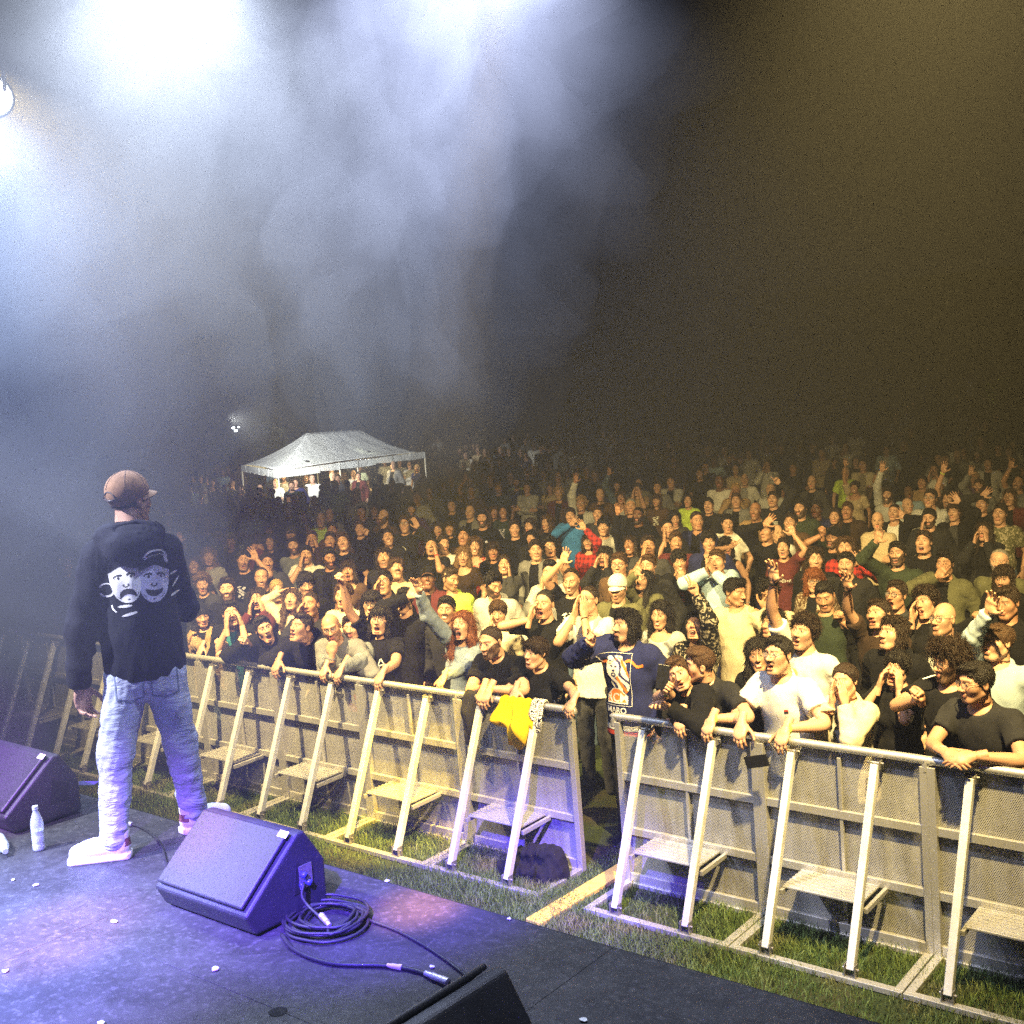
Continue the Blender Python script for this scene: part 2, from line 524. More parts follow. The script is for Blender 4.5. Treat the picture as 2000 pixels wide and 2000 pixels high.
# ------------------------------------------------------------------ people: head, hair, hand shapes (built once, reused)
_cache = {}
def cached(f):
    def g(*a):
        k = (f.__name__,) + a
        if k not in _cache: _cache[k] = f(*a)
        return _cache[k]
    return g
JAW = [0.0, 0.003, 0.014, 0.026]
@cached
def head_t(sex, mouth, h):
    jd = JAW[mouth]; w = 1.0 if sex == 'm' else .94
    G = Grid((-.1, -.15, -.17), (.1, .125, .14), h)
    G.ell((0, .018, .036), (.077 * w, .097, .088), .0)
    G.ell((0, -.022, -.03 - jd * .5), (.063 * w, .07, .086 + jd * .5), .03)
    G.cone((-.014, -.066, -.1 - jd), (.014, -.066, -.1 - jd), .021 if sex == 'm' else .017, .021 if sex == 'm' else .017, .025)
    for s in (-1, 1):
        G.cone((s * .054 * w, .004, -.058 - jd * .3), (s * .022, -.058, -.098 - jd), .02, .016, .03)
        G.ell((s * .043 * w, -.050, -.018), (.024, .024, .022), .04)
        G.cone((s * .013, -.087, .034), (s * .047 * w, -.068, .033), .0085 if sex == 'm' else .0062, .007, .016)
    G.cone((0, -.086, .016), (0, -.112, -.024), .0075, .0125, .014)
    for s in (-1, 1):
        G.ell((s * .014, -.099, -.029), (.0095, .012, .009), .008)
        G.ell((s * .032, -.105, .010), (.0175, .0165, .0115), .012, 's')
        G.ell((s * .031, -.0765, .010), (.0135, .0135, .0125), .003)
        G.ell((s * .079 * w, .016, -.002), (.009, .019, .031), .006, 'u')
        G.ell((s * .087 * w, .010, .003), (.006, .010, .018), .004, 's')
    zm = -.058
    G.cone((-.019, -.0905, zm), (.019, -.0905, zm), .0075, .0075, .008)
    G.cone((-.015, -.0895, zm - .011 - 1.25 * jd), (.015, -.0895, zm - .011 - 1.25 * jd), .0085, .0085, .008)
    if mouth >= 2:
        G.ell((0, -.096, zm - .004 - .62 * jd), (.025 if mouth == 3 else .0205, .032, .005 + .60 * jd), .003, 's')
        G.cone((-.013, -.077, zm - .0035), (.013, -.077, zm - .0035), .006, .006, .001)
    G.cone((0, .022, -.02), (0, .034, -.13), .054 * w, .054 * w, .02)
    G.plane((0, 0, -1), .125)
    return G.mesh()
def feats(V, sex, mouth, beard, hcol, rng):
    """colours that belong to the face itself: lips, eyes, brows, beard (rgb, how much)"""
    x, y, z = V[:, 0], V[:, 1], V[:, 2]; ax = np.abs(x)
    jd = JAW[mouth]; zm = -.058
    F = np.zeros((len(V), 4))
    def put(mask, col, a):
        a = np.asarray(a) * np.ones(len(V))
        m = mask & (a > 0)
        F[m, :3] = col; F[m, 3] = a[m]
    front = y < -.045
    n = np.sin(V @ np.array([310., 190, 240])) * np.sin(V @ np.array([-170., 280, 330]))
    hc = np.array(hcol)
    if beard:
        jaw = (y < .012) & (z < -.040 + np.clip((ax - .03), 0, 1) * 1.1) & (z > -.16)
        mo = (ax < .032) & (np.abs(z - (zm + .013)) < .010) & front
        chin = (ax < .024) & (z < zm - .018 - 1.2 * jd) & front
        if beard == 's': put((jaw | mo), hc * .8 + np.array([.05, .03, .02]), .38)
        if beard == 'f': put((jaw | mo), hc * .9 + .004, np.clip(.86 + .14 * n, 0, 1))
        if beard == 'm':
            put(jaw, hc * .8 + np.array([.05, .03, .02]), .25); put(mo, hc, .9)
        if beard == 'g':
            put(jaw, hc * .8 + np.array([.05, .03, .02]), .3); put(mo | chin, hc, .88)
    lip = ((((ax / .0235) ** 2 + ((z - zm) / .0085) ** 2) < 1) | (((ax / .0195) ** 2 + ((z - (zm - .011 - 1.25 * jd)) / .0095) ** 2) < 1)) & (y < -.078)
    put(lip, (.40, .13, .11) if sex == 'm' else (.48, .09, .09), .6)
    if mouth >= 2:
        zc = zm - .004 - .62 * jd; hz = .006 + .66 * jd
        ins = ((ax / (.0265 if mouth == 3 else .022)) ** 2 + ((z - zc) / (hz + .001)) ** 2 < 1) & (y > -.0925) & (y < -.04)
        put(ins, (.035, .008, .008), 1.0)
        put(ins & (z < zc - hz * .45), (.2, .05, .05), 1.0)
        put((ax < .020) & (np.abs(z - (zm - .0045)) < .0062) & (y > -.090) & (y < -.06), (.72, .68, .6), 1.0)
    if mouth == 1:
        put((ax < .018) & (np.abs(z - (zm - .006)) < .0042) & (y < -.08), (.7, .66, .58), .9)
    if mouth == 0:
        put((ax < .021) & (np.abs(z - (zm - .006)) < .002) & (y < -.08), (.16, .05, .045), .8)
    for s in (-1, 1):
        dx, dz = x - s * .031, z - .010
        lid = (dx / .0165) ** 2 + (dz / .0085) ** 2
        slit = (dx / .0140) ** 2 + ((dz + .0006) / .0042) ** 2
        put((lid < 1) & front, (.16, .08, .055), .16)
        put((slit < 1) & front, (.46, .42, .38), 1.0)
        put((slit < 1.1) & ((dx / .0062) ** 2 + (dz / .0062) ** 2 < 1) & front, (.03, .018, .012), 1.0)
        put((np.abs(dx) < .0155) & (np.abs(dz - .0058 + 8 * dx * dx) < .0016) & front, (.02, .012, .01), .9)
        bz = .0335 + .004 * np.cos((np.abs(x) - .03) * 60) - .002
        put((ax > .012) & (ax < .051) & (np.abs(z - bz) < (.0052 if sex == 'm' else .0036)) & front & (x * s > 0), hc * .9 + .01, .62)
    return F
def scalp(G, th, back=0.0, w=1.0):
    G.ell((0, .020, .038), (.079 * w + th, .099 + th, .090 + th), 0)
def hairline(G, dy=0.0, low=-.085):
    P = G.pts()
    d1 = (P[..., 1] + .078 - dy) * -.8 + (P[..., 2] - .085) * -.6          # in front of / below the hairline
    G.f = np.maximum(G.f, d1)
    G.f = np.maximum(G.f, low - P[..., 2])
@cached
def hair_t(style, h):
    big = style in ('long', 'wavy', 'bob', 'verylong')
    G = Grid((-.19, -.13, -.42 if big else -.15), (.19, .24, .2), h)
    P = G.pts()
    amp, fr = .0035, 150
    if style == 'buzz':
        scalp(G, .003); hairline(G, .018); amp = .001
    elif style == 'nape':
        scalp(G, .006); hairline(G); amp = .002; G.f = np.maximum(G.f, P[..., 2] * .91 + P[..., 1] * .41 - .012)
    elif style == 'receding':
        scalp(G, .005); hairline(G, .05); amp = .0015
    elif style == 'short':
        scalp(G, .007); hairline(G); G.ell((0, -.03, .108), (.060, .055, .022), .02); amp = .003
    elif style == 'quiff':
        scalp(G, .006); hairline(G); G.ell((0, -.052, .112), (.055, .045, .028), .02); amp = .004
    elif style == 'fade':
        scalp(G, .003); hairline(G); G.ell((0, -.01, .105), (.066, .085, .034), .012); amp = .003
    elif style == 'fringe':
        scalp(G, .009); hairline(G); G.ell((0, -.072, .078), (.064, .024, .032), .015); amp = .004
        G.ell((-.055, -.03, .05), (.03, .05, .05), .02); G.ell((.055, -.03, .05), (.03, .05, .05), .02)
    elif style == 'curly':
        scalp(G, .018); hairline(G, .01, -.09); G.ell((0, -.055, .105), (.065, .04, .036), .02); amp, fr = .011, 170
    elif style == 'bigcurly':
        scalp(G, .030); hairline(G, .0, -.10); G.ell((0, -.06, .11), (.075, .05, .045), .02); amp, fr = .016, 140
    elif style == 'tied':
        scalp(G, .009); hairline(G); G.ell((0, .14, .045), (.034, .034, .036), .012); amp = .002
    elif style == 'pony':
        scalp(G, .009); hairline(G); G.cone((0, .125, .06), (0, .165, -.10), .03, .022, .015); amp = .003
    elif style == 'medium':
        scalp(G, .012); hairline(G, .0, -.12)
        for s in (-1, 1): G.ell((s * .072, .02, -.03), (.022, .06, .075), .02)
        G.ell((0, .085, -.05), (.07, .04, .07), .02); G.ell((s * .02, -.05, .108), (.06, .045, .026), .02); amp = .005
    elif style == 'bob':
        scalp(G, .016); hairline(G, .0, -.15)
        for s in (-1, 1): G.cone((s * .07, -.005, .03), (s * .082, -.012, -.12), .034, .03, .02)
        G.cone((0, .08, .0), (0, .085, -.12), .065, .055, .03); G.ell((0, -.073, .072), (.062, .024, .034), .012); amp = .004
    elif style in ('long', 'wavy', 'verylong'):
        end = -.36 if style == 'verylong' else -.30
        scalp(G, .016); hairline(G, .0, -.42)
        for s in (-1, 1):
            G.cone((s * .068, .0, .045), (s * .088, .004, -.12), .028, .035, .02)
            G.cone((s * .088, .004, -.12), (s * .105, -.035, end), .036, .022, .02)
            G.cone((s * .05, .08, -.05), (s * .07, .105, end), .05, .04, .03)
        G.cone((0, .09, .0), (0, .11, end), .06, .045, .03)
        amp, fr = (.010, 75) if style == 'wavy' else (.005, 60)
    if amp:
        r = np.random.default_rng(len(style) * 13 + 5)
        w = np.zeros(G.f.shape, np.float32)
        for i in range(6):
            k = r.normal(size=3); k /= np.linalg.norm(k); k[2] *= .45 if big else .9
            w += np.sin(P @ (k * fr * r.uniform(.6, 1.5)).astype(np.float32) + r.uniform(0, 6)) / 4
        G.f += amp * w
    # keep the face clear
    if style not in ('fringe', 'bob'):
        G.ell((0, -.075, -.005), (.058, .055, .075), .006, 's')
    else:
        G.ell((0, -.085, -.03), (.056, .055, .072), .006, 's')
    V, F = G.mesh()
    cnt = 4200 if h < .007 else (1700 if h < .01 else 420)
    SV, SQ, ST = strands(V, F, cnt, style, h)
    n0 = len(V)
    return mesh_from('hair', np.concatenate([V, SV]), [(F, 0), (SQ + n0, 0), (ST + n0, 0)], True, [HAIR])
def strands(V, F, n, style, h):
    r = np.random.default_rng(len(style) * 7 + 1)
    fi = r.integers(0, len(F), n)
    w4 = r.dirichlet((1, 1, 1, 1), n)
    p = (V[F[fi]] * w4[..., None]).sum(1)
    nr = np.cross(V[F[fi, 2]] - V[F[fi, 0]], V[F[fi, 3]] - V[F[fi, 1]]); nr /= np.linalg.norm(nr, axis=1)[:, None] + 1e-9
    crown = np.array([.01, .045, .13])
    fl = p - crown
    kind = style
    if kind in ('long', 'wavy', 'verylong', 'bob', 'medium'): fl = fl * .25 + np.array([0, 0, -.12])
    if kind == 'quiff': fl = fl + np.where(p[:, 1:2] < -.01, np.array([[0, .02, .16]]), 0)
    if kind in ('tied', 'pony'): fl = np.array([0, .14, .04]) - p
    fl = fl - nr * (fl * nr).sum(1)[:, None]; fl /= np.linalg.norm(fl, axis=1)[:, None] + 1e-9
    ln, out, rnd = {'buzz': (.006, .7, .3), 'receding': (.008, .6, .3), 'nape': (.012, .3, .3), 'fade': (.016, .35, .2), 'short': (.021, .24, .17), 'quiff': (.030, .35, .15), 'fringe': (.034, .18, .14), 'curly': (.034, .8, .8), 'bigcurly': (.046, .8, .9),
                    'tied': (.022, .10, .12), 'pony': (.022, .12, .15), 'medium': (.05, .22, .15), 'bob': (.055, .12, .13), 'long': (.075, .16, .2), 'wavy': (.07, .22, .30), 'verylong': (.085, .14, .16)}[kind]
    d = fl + nr * out + r.normal(size=(n, 3)) * rnd
    d /= np.linalg.norm(d, axis=1)[:, None]
    l = (ln * r.uniform(.55, 1.3, n))[:, None]
    sd = np.cross(d, r.normal(size=(n, 3))); sd /= np.linalg.norm(sd, axis=1)[:, None]
    wd = (.0015 if h < .007 else .0032 if h < .01 else .006) * r.uniform(.7, 1.5, n)[:, None]
    if kind in ('buzz', 'receding'): wd = wd * .6
    bend = np.array([0, 0, -.35]) + (r.normal(size=(n, 3)) * .9 if 'curly' in kind or kind == 'wavy' else r.normal(size=(n, 3)) * .2)
    q = p - nr * .003
    m = q + d * l * .5; t = q + d * l * .92 + bend * l * .45
    SV = np.stack([q - sd * wd, q + sd * wd, m + sd * wd * .8, m - sd * wd * .8, t], 1).reshape(-1, 3)
    k = np.arange(n)[:, None] * 5
    return SV, k + np.array([[0, 1, 2, 3]]), k + np.array([[3, 2, 4]])
@cached
def cap_t(kind, h):
    G = Grid((-.14, -.24, -.02), (.14, .16, .19), h)
    if kind == 'beanie':
        G.ell((0, .022, .040), (.094, .112, .108), 0); G.plane((0, -.35, -.94), -.005)
        G.folds(3, .002, 140)
        V, F = G.mesh(); return mesh_from('beanie', V, [(F, 0)], True, [CLOTH['plain']])
    G.ell((0, .018, .044), (.090, .110, .096), 0); G.plane((0, -.41, -.91), -.017)
    V, F = G.mesh()
    return mesh_from('cap_crown', V, [(F, 0)], True, [CLOTH['plain']])
@cached
def brim_t():
    V, Fq = [], []
    n, m = 17, 7
    for i in range(n):
        a = rad(-80 + 160 * i / (n - 1))
        for j in range(m):
            t = j / (m - 1)
            rx, ry = .076 + .006 * t, .088 + .085 * t * math.cos(a * .8)
            V.append((rx * math.sin(a), -ry * math.cos(a) + .018 - 0, .052 - .020 * t - .10 * (math.sin(a) ** 2) * .28))
    V = np.array(V); Vb = V - (0, 0, .004)
    i, j = np.meshgrid(np.arange(n - 1), np.arange(m - 1), indexing='ij')
    q = np.stack([i * m + j, (i + 1) * m + j, (i + 1) * m + j + 1, i * m + j + 1], -1).reshape(-1, 4)
    o = len(V)
    rim = [k * m + m - 1 for k in range(n)]
    side = np.array([[rim[k], rim[k + 1], rim[k + 1] + o, rim[k] + o] for k in range(n - 1)])
    return mesh_from('cap_brim', np.concatenate([V, Vb]), [(q, 0), (q[:, ::-1] + o, 0), (side, 0)], True, [CLOTH['plain']])
@cached
def glasses_t(kind):
    b = MB()
    for s in (-1, 1):
        c = np.array([s * .032, -.104, .008])
        th = np.linspace(0, 2 * np.pi, 19)
        r1, r2 = (.024, .018) if kind == 'square' else (.022, .021)
        pts = [c + (r1 * math.cos(t), .008 * abs(math.cos(t)) * (1 if math.cos(t) * s > 0 else 0), r2 * math.sin(t)) for t in th]
        b.tube(pts, .0024 if kind != 'thin' else .0015, 6, caps=False)
        b.tube([(s * .055, -.098, .014), (s * .076, -.05, .016), (s * .083, .012, .016), (s * .080, .028, .0)], .0019, 6)
    b.tube([(-.012, -.107, .012), (0, -.110, .015), (.012, -.107, .012)], .0019, 6)
    n0 = b.n
    for s in (-1, 1):
        th = np.linspace(0, 2 * np.pi, 18, endpoint=False)
        V = [(s * .032 + .0215 * math.cos(t), -.103, .008 + .0175 * math.sin(t)) for t in th]
        b.add(V, [tuple(range(18))], 1)
    return b.mesh('spectacles', [FRAME_BLK, LENS], True)

FING = [(.029, .076, 8), (.010, .084, 2), (-.010, .078, -4), (-.028, .062, -11)]
HANDS = {'open': ((8, 10, 8, 10), 1.5, 1.0, 0), 'flat': ((5, 5, 5, 6), .25, .35, 0), 'relax': ((24, 28, 32, 36), .6, .6, 0), 'cup': ((17, 17, 18, 20), .15, .3, 0), 'fist': ((82, 84, 84, 82), 0, .0, 1),
         'point': ((3, 84, 84, 82), 0, .1, 1), 'peace': ((5, 5, 84, 82), 1.6, .0, 1), 'horns': ((5, 84, 84, 6), .8, .0, 1), 'grip': ((58, 60, 62, 62), .2, .5, 0), 'drape': ((30, 26, 28, 34), .7, .7, 0)}
@cached
def hand_t(kind, h):
    curl, spread, tho, fold = HANDS[kind]
    G = Grid((-.09, -.10, -.06), (.10, .05, .21), h)
    G.cone((0, 0, -.06), (0, 0, .02), .0275, .026, 0, sc=(1, .82, 1))
    G.ell((0, .0, .058), (.043, .0165, .056), .02)
    G.cone((.030, -.004, .085), (-.028, -.002, .083), .0125, .0115, .012)
    G.ell((.028, -.012, .034), (.020, .016, .032), .015)
    for (bx, ln, sp), c in zip(FING, curl):
        p = np.array([bx, -.001, .093 if abs(bx) < .02 else .087])
        a = rad(sp * spread); ang = 0
        for q, (fr, ca) in enumerate(((.45, 1.0), (.31, 1.15), (.24, .75))):
            ang += rad(c * ca)
            d = np.array([math.sin(a) * math.cos(ang), -math.sin(ang), math.cos(a) * math.cos(ang)])
            e = p + d * ln * fr
            r = (.0092, .0086, .0080, .0072)[q], (.0086, .0080, .0070)[q]
            G.cone(p, e, r[0], r[1], .003)
            p = e
    t0 = np.array([.030, -.010, .022])
    if fold:
        t1 = t0 + (.012, -.022, .032); t2 = t1 + (-.022, -.016, .022); t3 = t2 + (-.024, -.002, .004)
    else:
        k = tho
        t1 = t0 + np.array([.020 + .018 * k, -.012, .030 - .006 * k]); t2 = t1 + np.array([.006 + .016 * k, -.006, .030 - .008 * k]); t3 = t2 + np.array([.001 + .008 * k, -.003, .023])
    G.cone(t0, t1, .0145, .0115, .010).cone(t1, t2, .0112, .0098, .003).cone(t2, t3, .0098, .0080, .003)
    return G.mesh()

# ------------------------------------------------------------------ people: arms, torso, clothes
def unit(v):
    v = np.array(v, float); return v / (np.linalg.norm(v) + 1e-9)
def ik(S, Wp, l1, l2, hint):
    d = Wp - S; Ln = np.linalg.norm(d); dh = d / (Ln + 1e-9)
    Ln = min(max(Ln, abs(l1 - l2) + .06), (l1 + l2) * .985)
    Wp = S + dh * Ln
    a = (l1 * l1 - l2 * l2 + Ln * Ln) / (2 * Ln)
    hh = math.sqrt(max(l1 * l1 - a * a, 1e-6))
    hp = np.array(hint, float); hp = hp - dh * (hp @ dh)
    if np.linalg.norm(hp) < 1e-3: hp = np.cross(dh, (1, 0, 0))
    return S + dh * a + unit(hp) * hh, Wp
def frame(f, n):
    """hand axes: fingers along f, palm facing n"""
    z = unit(f); n = np.array(n, float); n = n - z * (n @ z)
    if np.linalg.norm(n) < 1e-3: n = np.cross(z, (1, 0, 0))
    y = -unit(n); x = np.cross(y, z)
    return np.stack([x, y, z], 1)
def rot_dir(d):
    """rotation taking the head's forward (-Y) to d, upright"""
    y = -unit(d); x = unit(np.cross(y, (0, 0, 1.0))); z = np.cross(x, y)
    return np.stack([x, y, z], 1)
def roll_m(R, deg):
    a = rad(deg); c, s = math.cos(a), math.sin(a)
    return R @ np.array([[c, 0, s], [0, 1, 0], [-s, 0, c]])
LOD = {0: (.0046, .0052, .0115, .0062), 1: (.0062, .0072, .0155, .0085), 2: (.0095, .0105, .023, .0125)}
@cached
def trousers_t(kind):
    G = Grid((-.25, -.2, .0), (.25, .2, 1.0), .018)
    G.ell((0, .01, .93), (.165, .118, .13), 0)
    for s in (-1, 1):
        G.cone((s * .085, .01, .88), (s * .098, -.005, .50), .092, .066, .04)
        G.cone((s * .098, -.005, .50), (s * .105, .02, .04), .066, .054 if kind == 'slim' else .075, .03)
    G.plane((0, 0, 1), .99); G.folds(5, .004, 60)
    V, F = G.mesh(); return mesh_from('trousers', V, [(F, 0)], True, [CLOTH['plain']])
@cached
def shoe_t():
    G = Grid((-.07, -.2, -.01), (.07, .12, .13), .009)
    G.cone((0, .05, .05), (0, -.13, .035), .042, .036, 0, sc=(1, 1, .9)); G.cone((0, .04, .06), (0, .04, .12), .042, .04, .02); G.plane((0, 0, -1), 0)
    V, F = G.mesh()
    fz = V[F].mean(1)[:, 2]
    return mesh_from('shoe', V, [(F[fz >= .022], 0), (F[fz < .022], 1)], True, [CLOTH['plain'], RUBBER])

def make_person(p):
    """p: dict with everything about one person; returns the Empty-rooted thing"""
    rng = np.random.default_rng(p['seed'])
    sex = p['sex']; lod = p['lod']; hh, hd, hs, hr = LOD[lod]
    H = p.get('H', 1.75 if sex == 'm' else 1.65); s = H / 1.75
    fem = sex == 'f'
    # --- where: the head's place fixes the feet
    def solve(lean):
        yl = .68 * -math.sin(lean) - .015 * math.cos(lean); zl = .95 + .68 * math.cos(lean) - .015 * math.sin(lean) * -1
        z = zl * s + p.get('gz', 0)
        if 'pos' in p: hw = None
        else: hw = at_z(p['u'], p['v'], z)
        return yl, z, hw
    lean = p.get('lean', 0.0)
    perf = np.array([-4.9, -3.3, 2.9])
    for _ in range(12):
        yl, z, hw = solve(lean)
        if 'pos' in p: base = np.array([*p['pos'], 0.]); break
        face = p.get('face')
        if face is None:
            tp = unit((perf - hw) * (1, 1, 0)); face2 = unit(np.array([0, -1, 0]) * (1.2 - .5 * min(1, max(0, hw[1] / 10))) + tp * .8)
        else: face2 = unit(face)
        rz = math.atan2(face2[0], -face2[1])
        off = np.array([-math.sin(rz) * yl, math.cos(rz) * yl, 0]) * s
        base = np.array([hw[0], hw[1], 0]) - off
        if p.get('ybase') is not None and base[1] < p['ybase'] and lean < .75: lean += .07
        else: break
    if 'pos' in p:
        face2 = unit(p['face']); rz = math.atan2(face2[0], -face2[1])
    base[2] = p.get('gz', 0)
    root = empty('person', base, rz, s)
    tag(root, p['label'], 'person', p.get('group'))
    cz, sz = math.cos(rz), math.sin(rz); Rz = np.array([[cz, -sz, 0], [sz, cz, 0], [0, 0, 1.]])
    cl, sl = math.cos(lean), math.sin(lean); RL = np.array([[1, 0, 0], [0, cl, -sl], [0, sl, cl]])
    PV = np.array([0, 0, .95])
    def w2t(q):      # world -> upright torso space
        q = ((np.array(q, float) - base) @ Rz) / s
        return (q - PV) @ RL + PV
    def lean_v(V): return (V - PV) @ RL.T + PV
    # --- head
    hc = np.array([0, -.015, 1.63])
    hw = lean_v(hc) @ Rz.T * s + base
    if 'hd' in p:     # picture-wise: degrees to the right of facing the camera, degrees up
        yw, pt = p['hd']
        c = unit((CAM - hw) * (1, 1, 0)); a = rad(yw)
        d = np.array([c[0] * math.cos(a) - c[1] * math.sin(a), c[0] * math.sin(a) + c[1] * math.cos(a), math.tan(rad(pt))])
    else:
        d = unit(perf + rng.normal(size=3) * (.7, .7, .35) - hw); d[2] += p.get('pt', 0.0)
    dt = unit((d @ Rz) @ RL)
    if dt[1] > -.25: dt = unit((dt[0], -.25, dt[2]))
    Rh = roll_m(rot_dir(dt), p.get('roll', rng.normal() * 4))
    mouth = p.get('mo', 0); beard = p.get('be', '')
    hv, hf = head_t(sex, mouth, hh)
    hcol = HC[p.get('hc', 'dbr')]
    ft = feats(hv, sex, mouth, beard, hcol, rng)
    wsc = np.array([rng.uniform(.95, 1.05), rng.uniform(.97, 1.03), rng.uniform(.96, 1.04)]) * p.get('hs', .945)
    hvv = hv.copy()
    hvv[:, 0] *= 1 + rng.normal() * .055 * (hv[:, 2] / .1)
    fr_ = np.clip((-hv[:, 1] - .088) / .03, 0, 1) * (np.abs(hv[:, 0]) < .03)
    hvv[:, 1] -= fr_ * rng.uniform(-.006, .011)
    hvv[:, 2] += np.where(hv[:, 2] < -.03, (hv[:, 2] + .03) * rng.uniform(-.10, .16), 0)
    hvw = (hvv * wsc) @ Rh.T + hc
    BV, BF, BA = [hvw], [hf], [ft]
    nb = len(hv)
    def addb(V, F):
        nonlocal nb
        BV.append(V); BF.append(F + nb); BA.append(np.zeros((len(V), 4))); nb += len(V)
    nk = np.array([0, .03, -.05]) @ Rh.T + hc
    nr = .046 if fem else .056
    addb(*tube_arrays(smooth_path([nk, (nk + np.array([0, .012, 1.49])) / 2 + (0, .004, 0), (0, .016, 1.47), (0, .012, 1.38)], 8), [nr, nr, nr, nr * 1.02, nr * 1.1, nr * 1.25, nr * 1.4, nr * 1.5], 16))
    # --- arms
    ws = .865 if fem else 1.0
    ws *= p.get('bw', 1.0)
    top = p['top']
    arms = {}
    for sd in 'RL':
        sg = -1 if sd == 'R' else 1
        S = np.array([sg * .172 * ws, .012, 1.405])
        kind, *pa = p.get(sd) or ('down',)
        f = n = None; hint = (sg * .5, .4, -1.0); hk = 'relax'
        if kind == 'down':
            Wp = np.array([sg * .25, -.02, .93]); f = (0, -.1, -1); n = (-sg, .2, 0); hint = (sg * .4, 1, 0)
        elif kind == 'rail':
            q = at_z(pa[0], pa[1], 1.245)
            q[1] = max(min(q[1], .06), -.10)
            Wp = w2t(q + np.array([0, .05, .035])); hk = pa[2] if len(pa) > 2 else 'drape'
            fw = np.array([-.1 * sg, -.62, -.72]) @ Rz @ RL; f = fw; n = np.array([0, .7, -.7]) @ Rz @ RL; hint = (sg * 1.0, .5, -.5)
        elif kind == 'clasp':
            q = at_z(pa[0], pa[1], 1.25)
            q[1] = max(min(q[1], .03), -.14)
            Wp = w2t(q + np.array([sg * .075, .05, .03])); hk = 'cup'; f = np.array([-sg * .85, -.5, -.15]) @ Rz @ RL; n = np.array([-sg * .3, .6, -.75]) @ Rz @ RL; hint = (sg * 1.0, .4, -.5)
        elif kind in ('cup', 'cup1', 'flatcup'):
            o = np.array([sg * (.072 if kind != 'flatcup' else .05), -.128, -.135])
            Wp = hc + o @ Rh.T; f = np.array([-sg * .10, .10, 1.0]) @ Rh.T; n = np.array([-sg * 1.0, .35, 0]) @ Rh.T; hk = 'cup' if kind != 'flatcup' else 'flat'; hint = (sg * .55, -.35, -1.0)
        elif kind == 'chin':
            Wp = hc + np.array([sg * .03, -.16, -.175]) @ Rh.T; f = np.array([-sg * .35, .3, .9]) @ Rh.T; n = np.array([0, 1, .2]) @ Rh.T; hk = 'fist'; hint = (sg * .5, -.2, -1)
        elif kind == 'cheek':
            Wp = hc + np.array([sg * .075, -.10, -.15]) @ Rh.T; f = np.array([-sg * .05, .12, 1.0]) @ Rh.T; n = np.array([-sg, .2, 0]) @ Rh.T; hk = 'flat'; hint = (sg * .4, -.4, -1)
        elif kind == 'cross':
            Wp = np.array([-sg * .10, -.20 - (.03 if sd == 'L' else 0), 1.17 + (.04 if sd == 'L' else 0)]); f = (-sg, -.1, .12); n = (0, 1, 0); hint = (sg, .1, -.8); hk = 'flat'
        elif kind == 'head':
            Wp = hc + np.array([sg * .13, .0, .10]) @ Rh.T; f = np.array([-sg * .9, .1, .3]) @ Rh.T; n = np.array([-sg * .2, .1, -1]) @ Rh.T; hint = (sg, 0, .2); hk = 'flat'
        else:   # a hand seen at a picture point
            dz = pa[2] if len(pa) > 2 else .22
            tgt = w2t(at_depth(pa[0], pa[1], (hw - CAM) @ np.array([-math.sin(YAW) * math.cos(PITCH), math.cos(YAW) * math.cos(PITCH), -math.sin(PITCH)]) - dz))
            hk = {'open': 'open', 'fist': 'fist', 'point': 'point', 'peace': 'peace', 'horns': 'horns', 'hold': 'grip', 'flat': 'flat', 'relax': 'relax', 'clap': 'flat'}[kind]
            up = unit(tgt - S)
            f0 = unit(np.array([0, -.12, 1.0]) * .55 + up * .6)
            if kind == 'point': f0 = unit(np.array([-.2, -.5, .2]) + up)
            if kind in ('hold', 'fist') and tgt[2] < 1.45: f0 = unit((-.3 * sg, -.3, .9))
            Wp = tgt - f0 * .085
            f = f0; n = (0, -1, .1) if kind != 'clap' else (-sg, -.1, 0)
            if kind == 'hold': n = (-sg, -.2, 0)
            if tgt[2] > 1.5: S = S + np.array([-sg * .02, -.01, .045]); hint = (sg * .9, -.25, -.5)
            else: hint = (sg * .7, .2, -1)
        if kind not in ('down',) and Wp[2] > 1.5 and kind not in ('open',): S = S + np.array([0, -.02, .02])
        if sd + 'h' in p: hint = p[sd + 'h']
        sc = .93 if fem else 1.0
        Wp = np.array(Wp, float); l1, l2 = .292 * sc, .262 * sc
        gap = np.linalg.norm(Wp - S) - (l1 + l2) * .97
        if gap > 0:
            S = S + unit(Wp - S) * min(gap * .6, .10); k_ = 1 + min(.09, max(0, gap) * .35); l1 *= k_; l2 *= k_
        E, Wp = ik(S, Wp, l1, l2, hint)
        if kind in ('open', 'peace', 'point', 'flat', 'horns'):
            fa = unit(Wp - E); f = unit(fa * .65 + np.array(f) * .5)
        if sd + 'f' in p: f = p[sd + 'f']
        if sd + 'n' in p: n = p[sd + 'n']
        arms[sd] = (S, E, Wp)
        fm = .86 if fem else 1.0
        t = np.concatenate([np.linspace(0, .42, 6), np.linspace(.46, .54, 4), np.linspace(.6, 1, 7)])
        pts = []
        for q in t:
            if q < .44: pts.append(S + (E - S) * (q / .5))
            elif q > .56: pts.append(E + (Wp - E) * ((q - .5) / .5))
            else:
                u_ = (q - .44) / .12; A = S + (E - S) * .88; B = E + (Wp - E) * .12
                pts.append((1 - u_) ** 2 * A + 2 * u_ * (1 - u_) * E + u_ * u_ * B)
        rr = np.interp(t, [0, .2, .42, .5, .62, .8, .96, 1], np.array([.054, .050, .043, .041, .043, .034, .0265, .026]) * fm)
        addb(*tube_arrays(np.array(pts), rr, 14 if lod < 2 else 9))
        tv, tf = hand_t(hk, hd)
        tv = tv * (.93 if fem else 1.02)
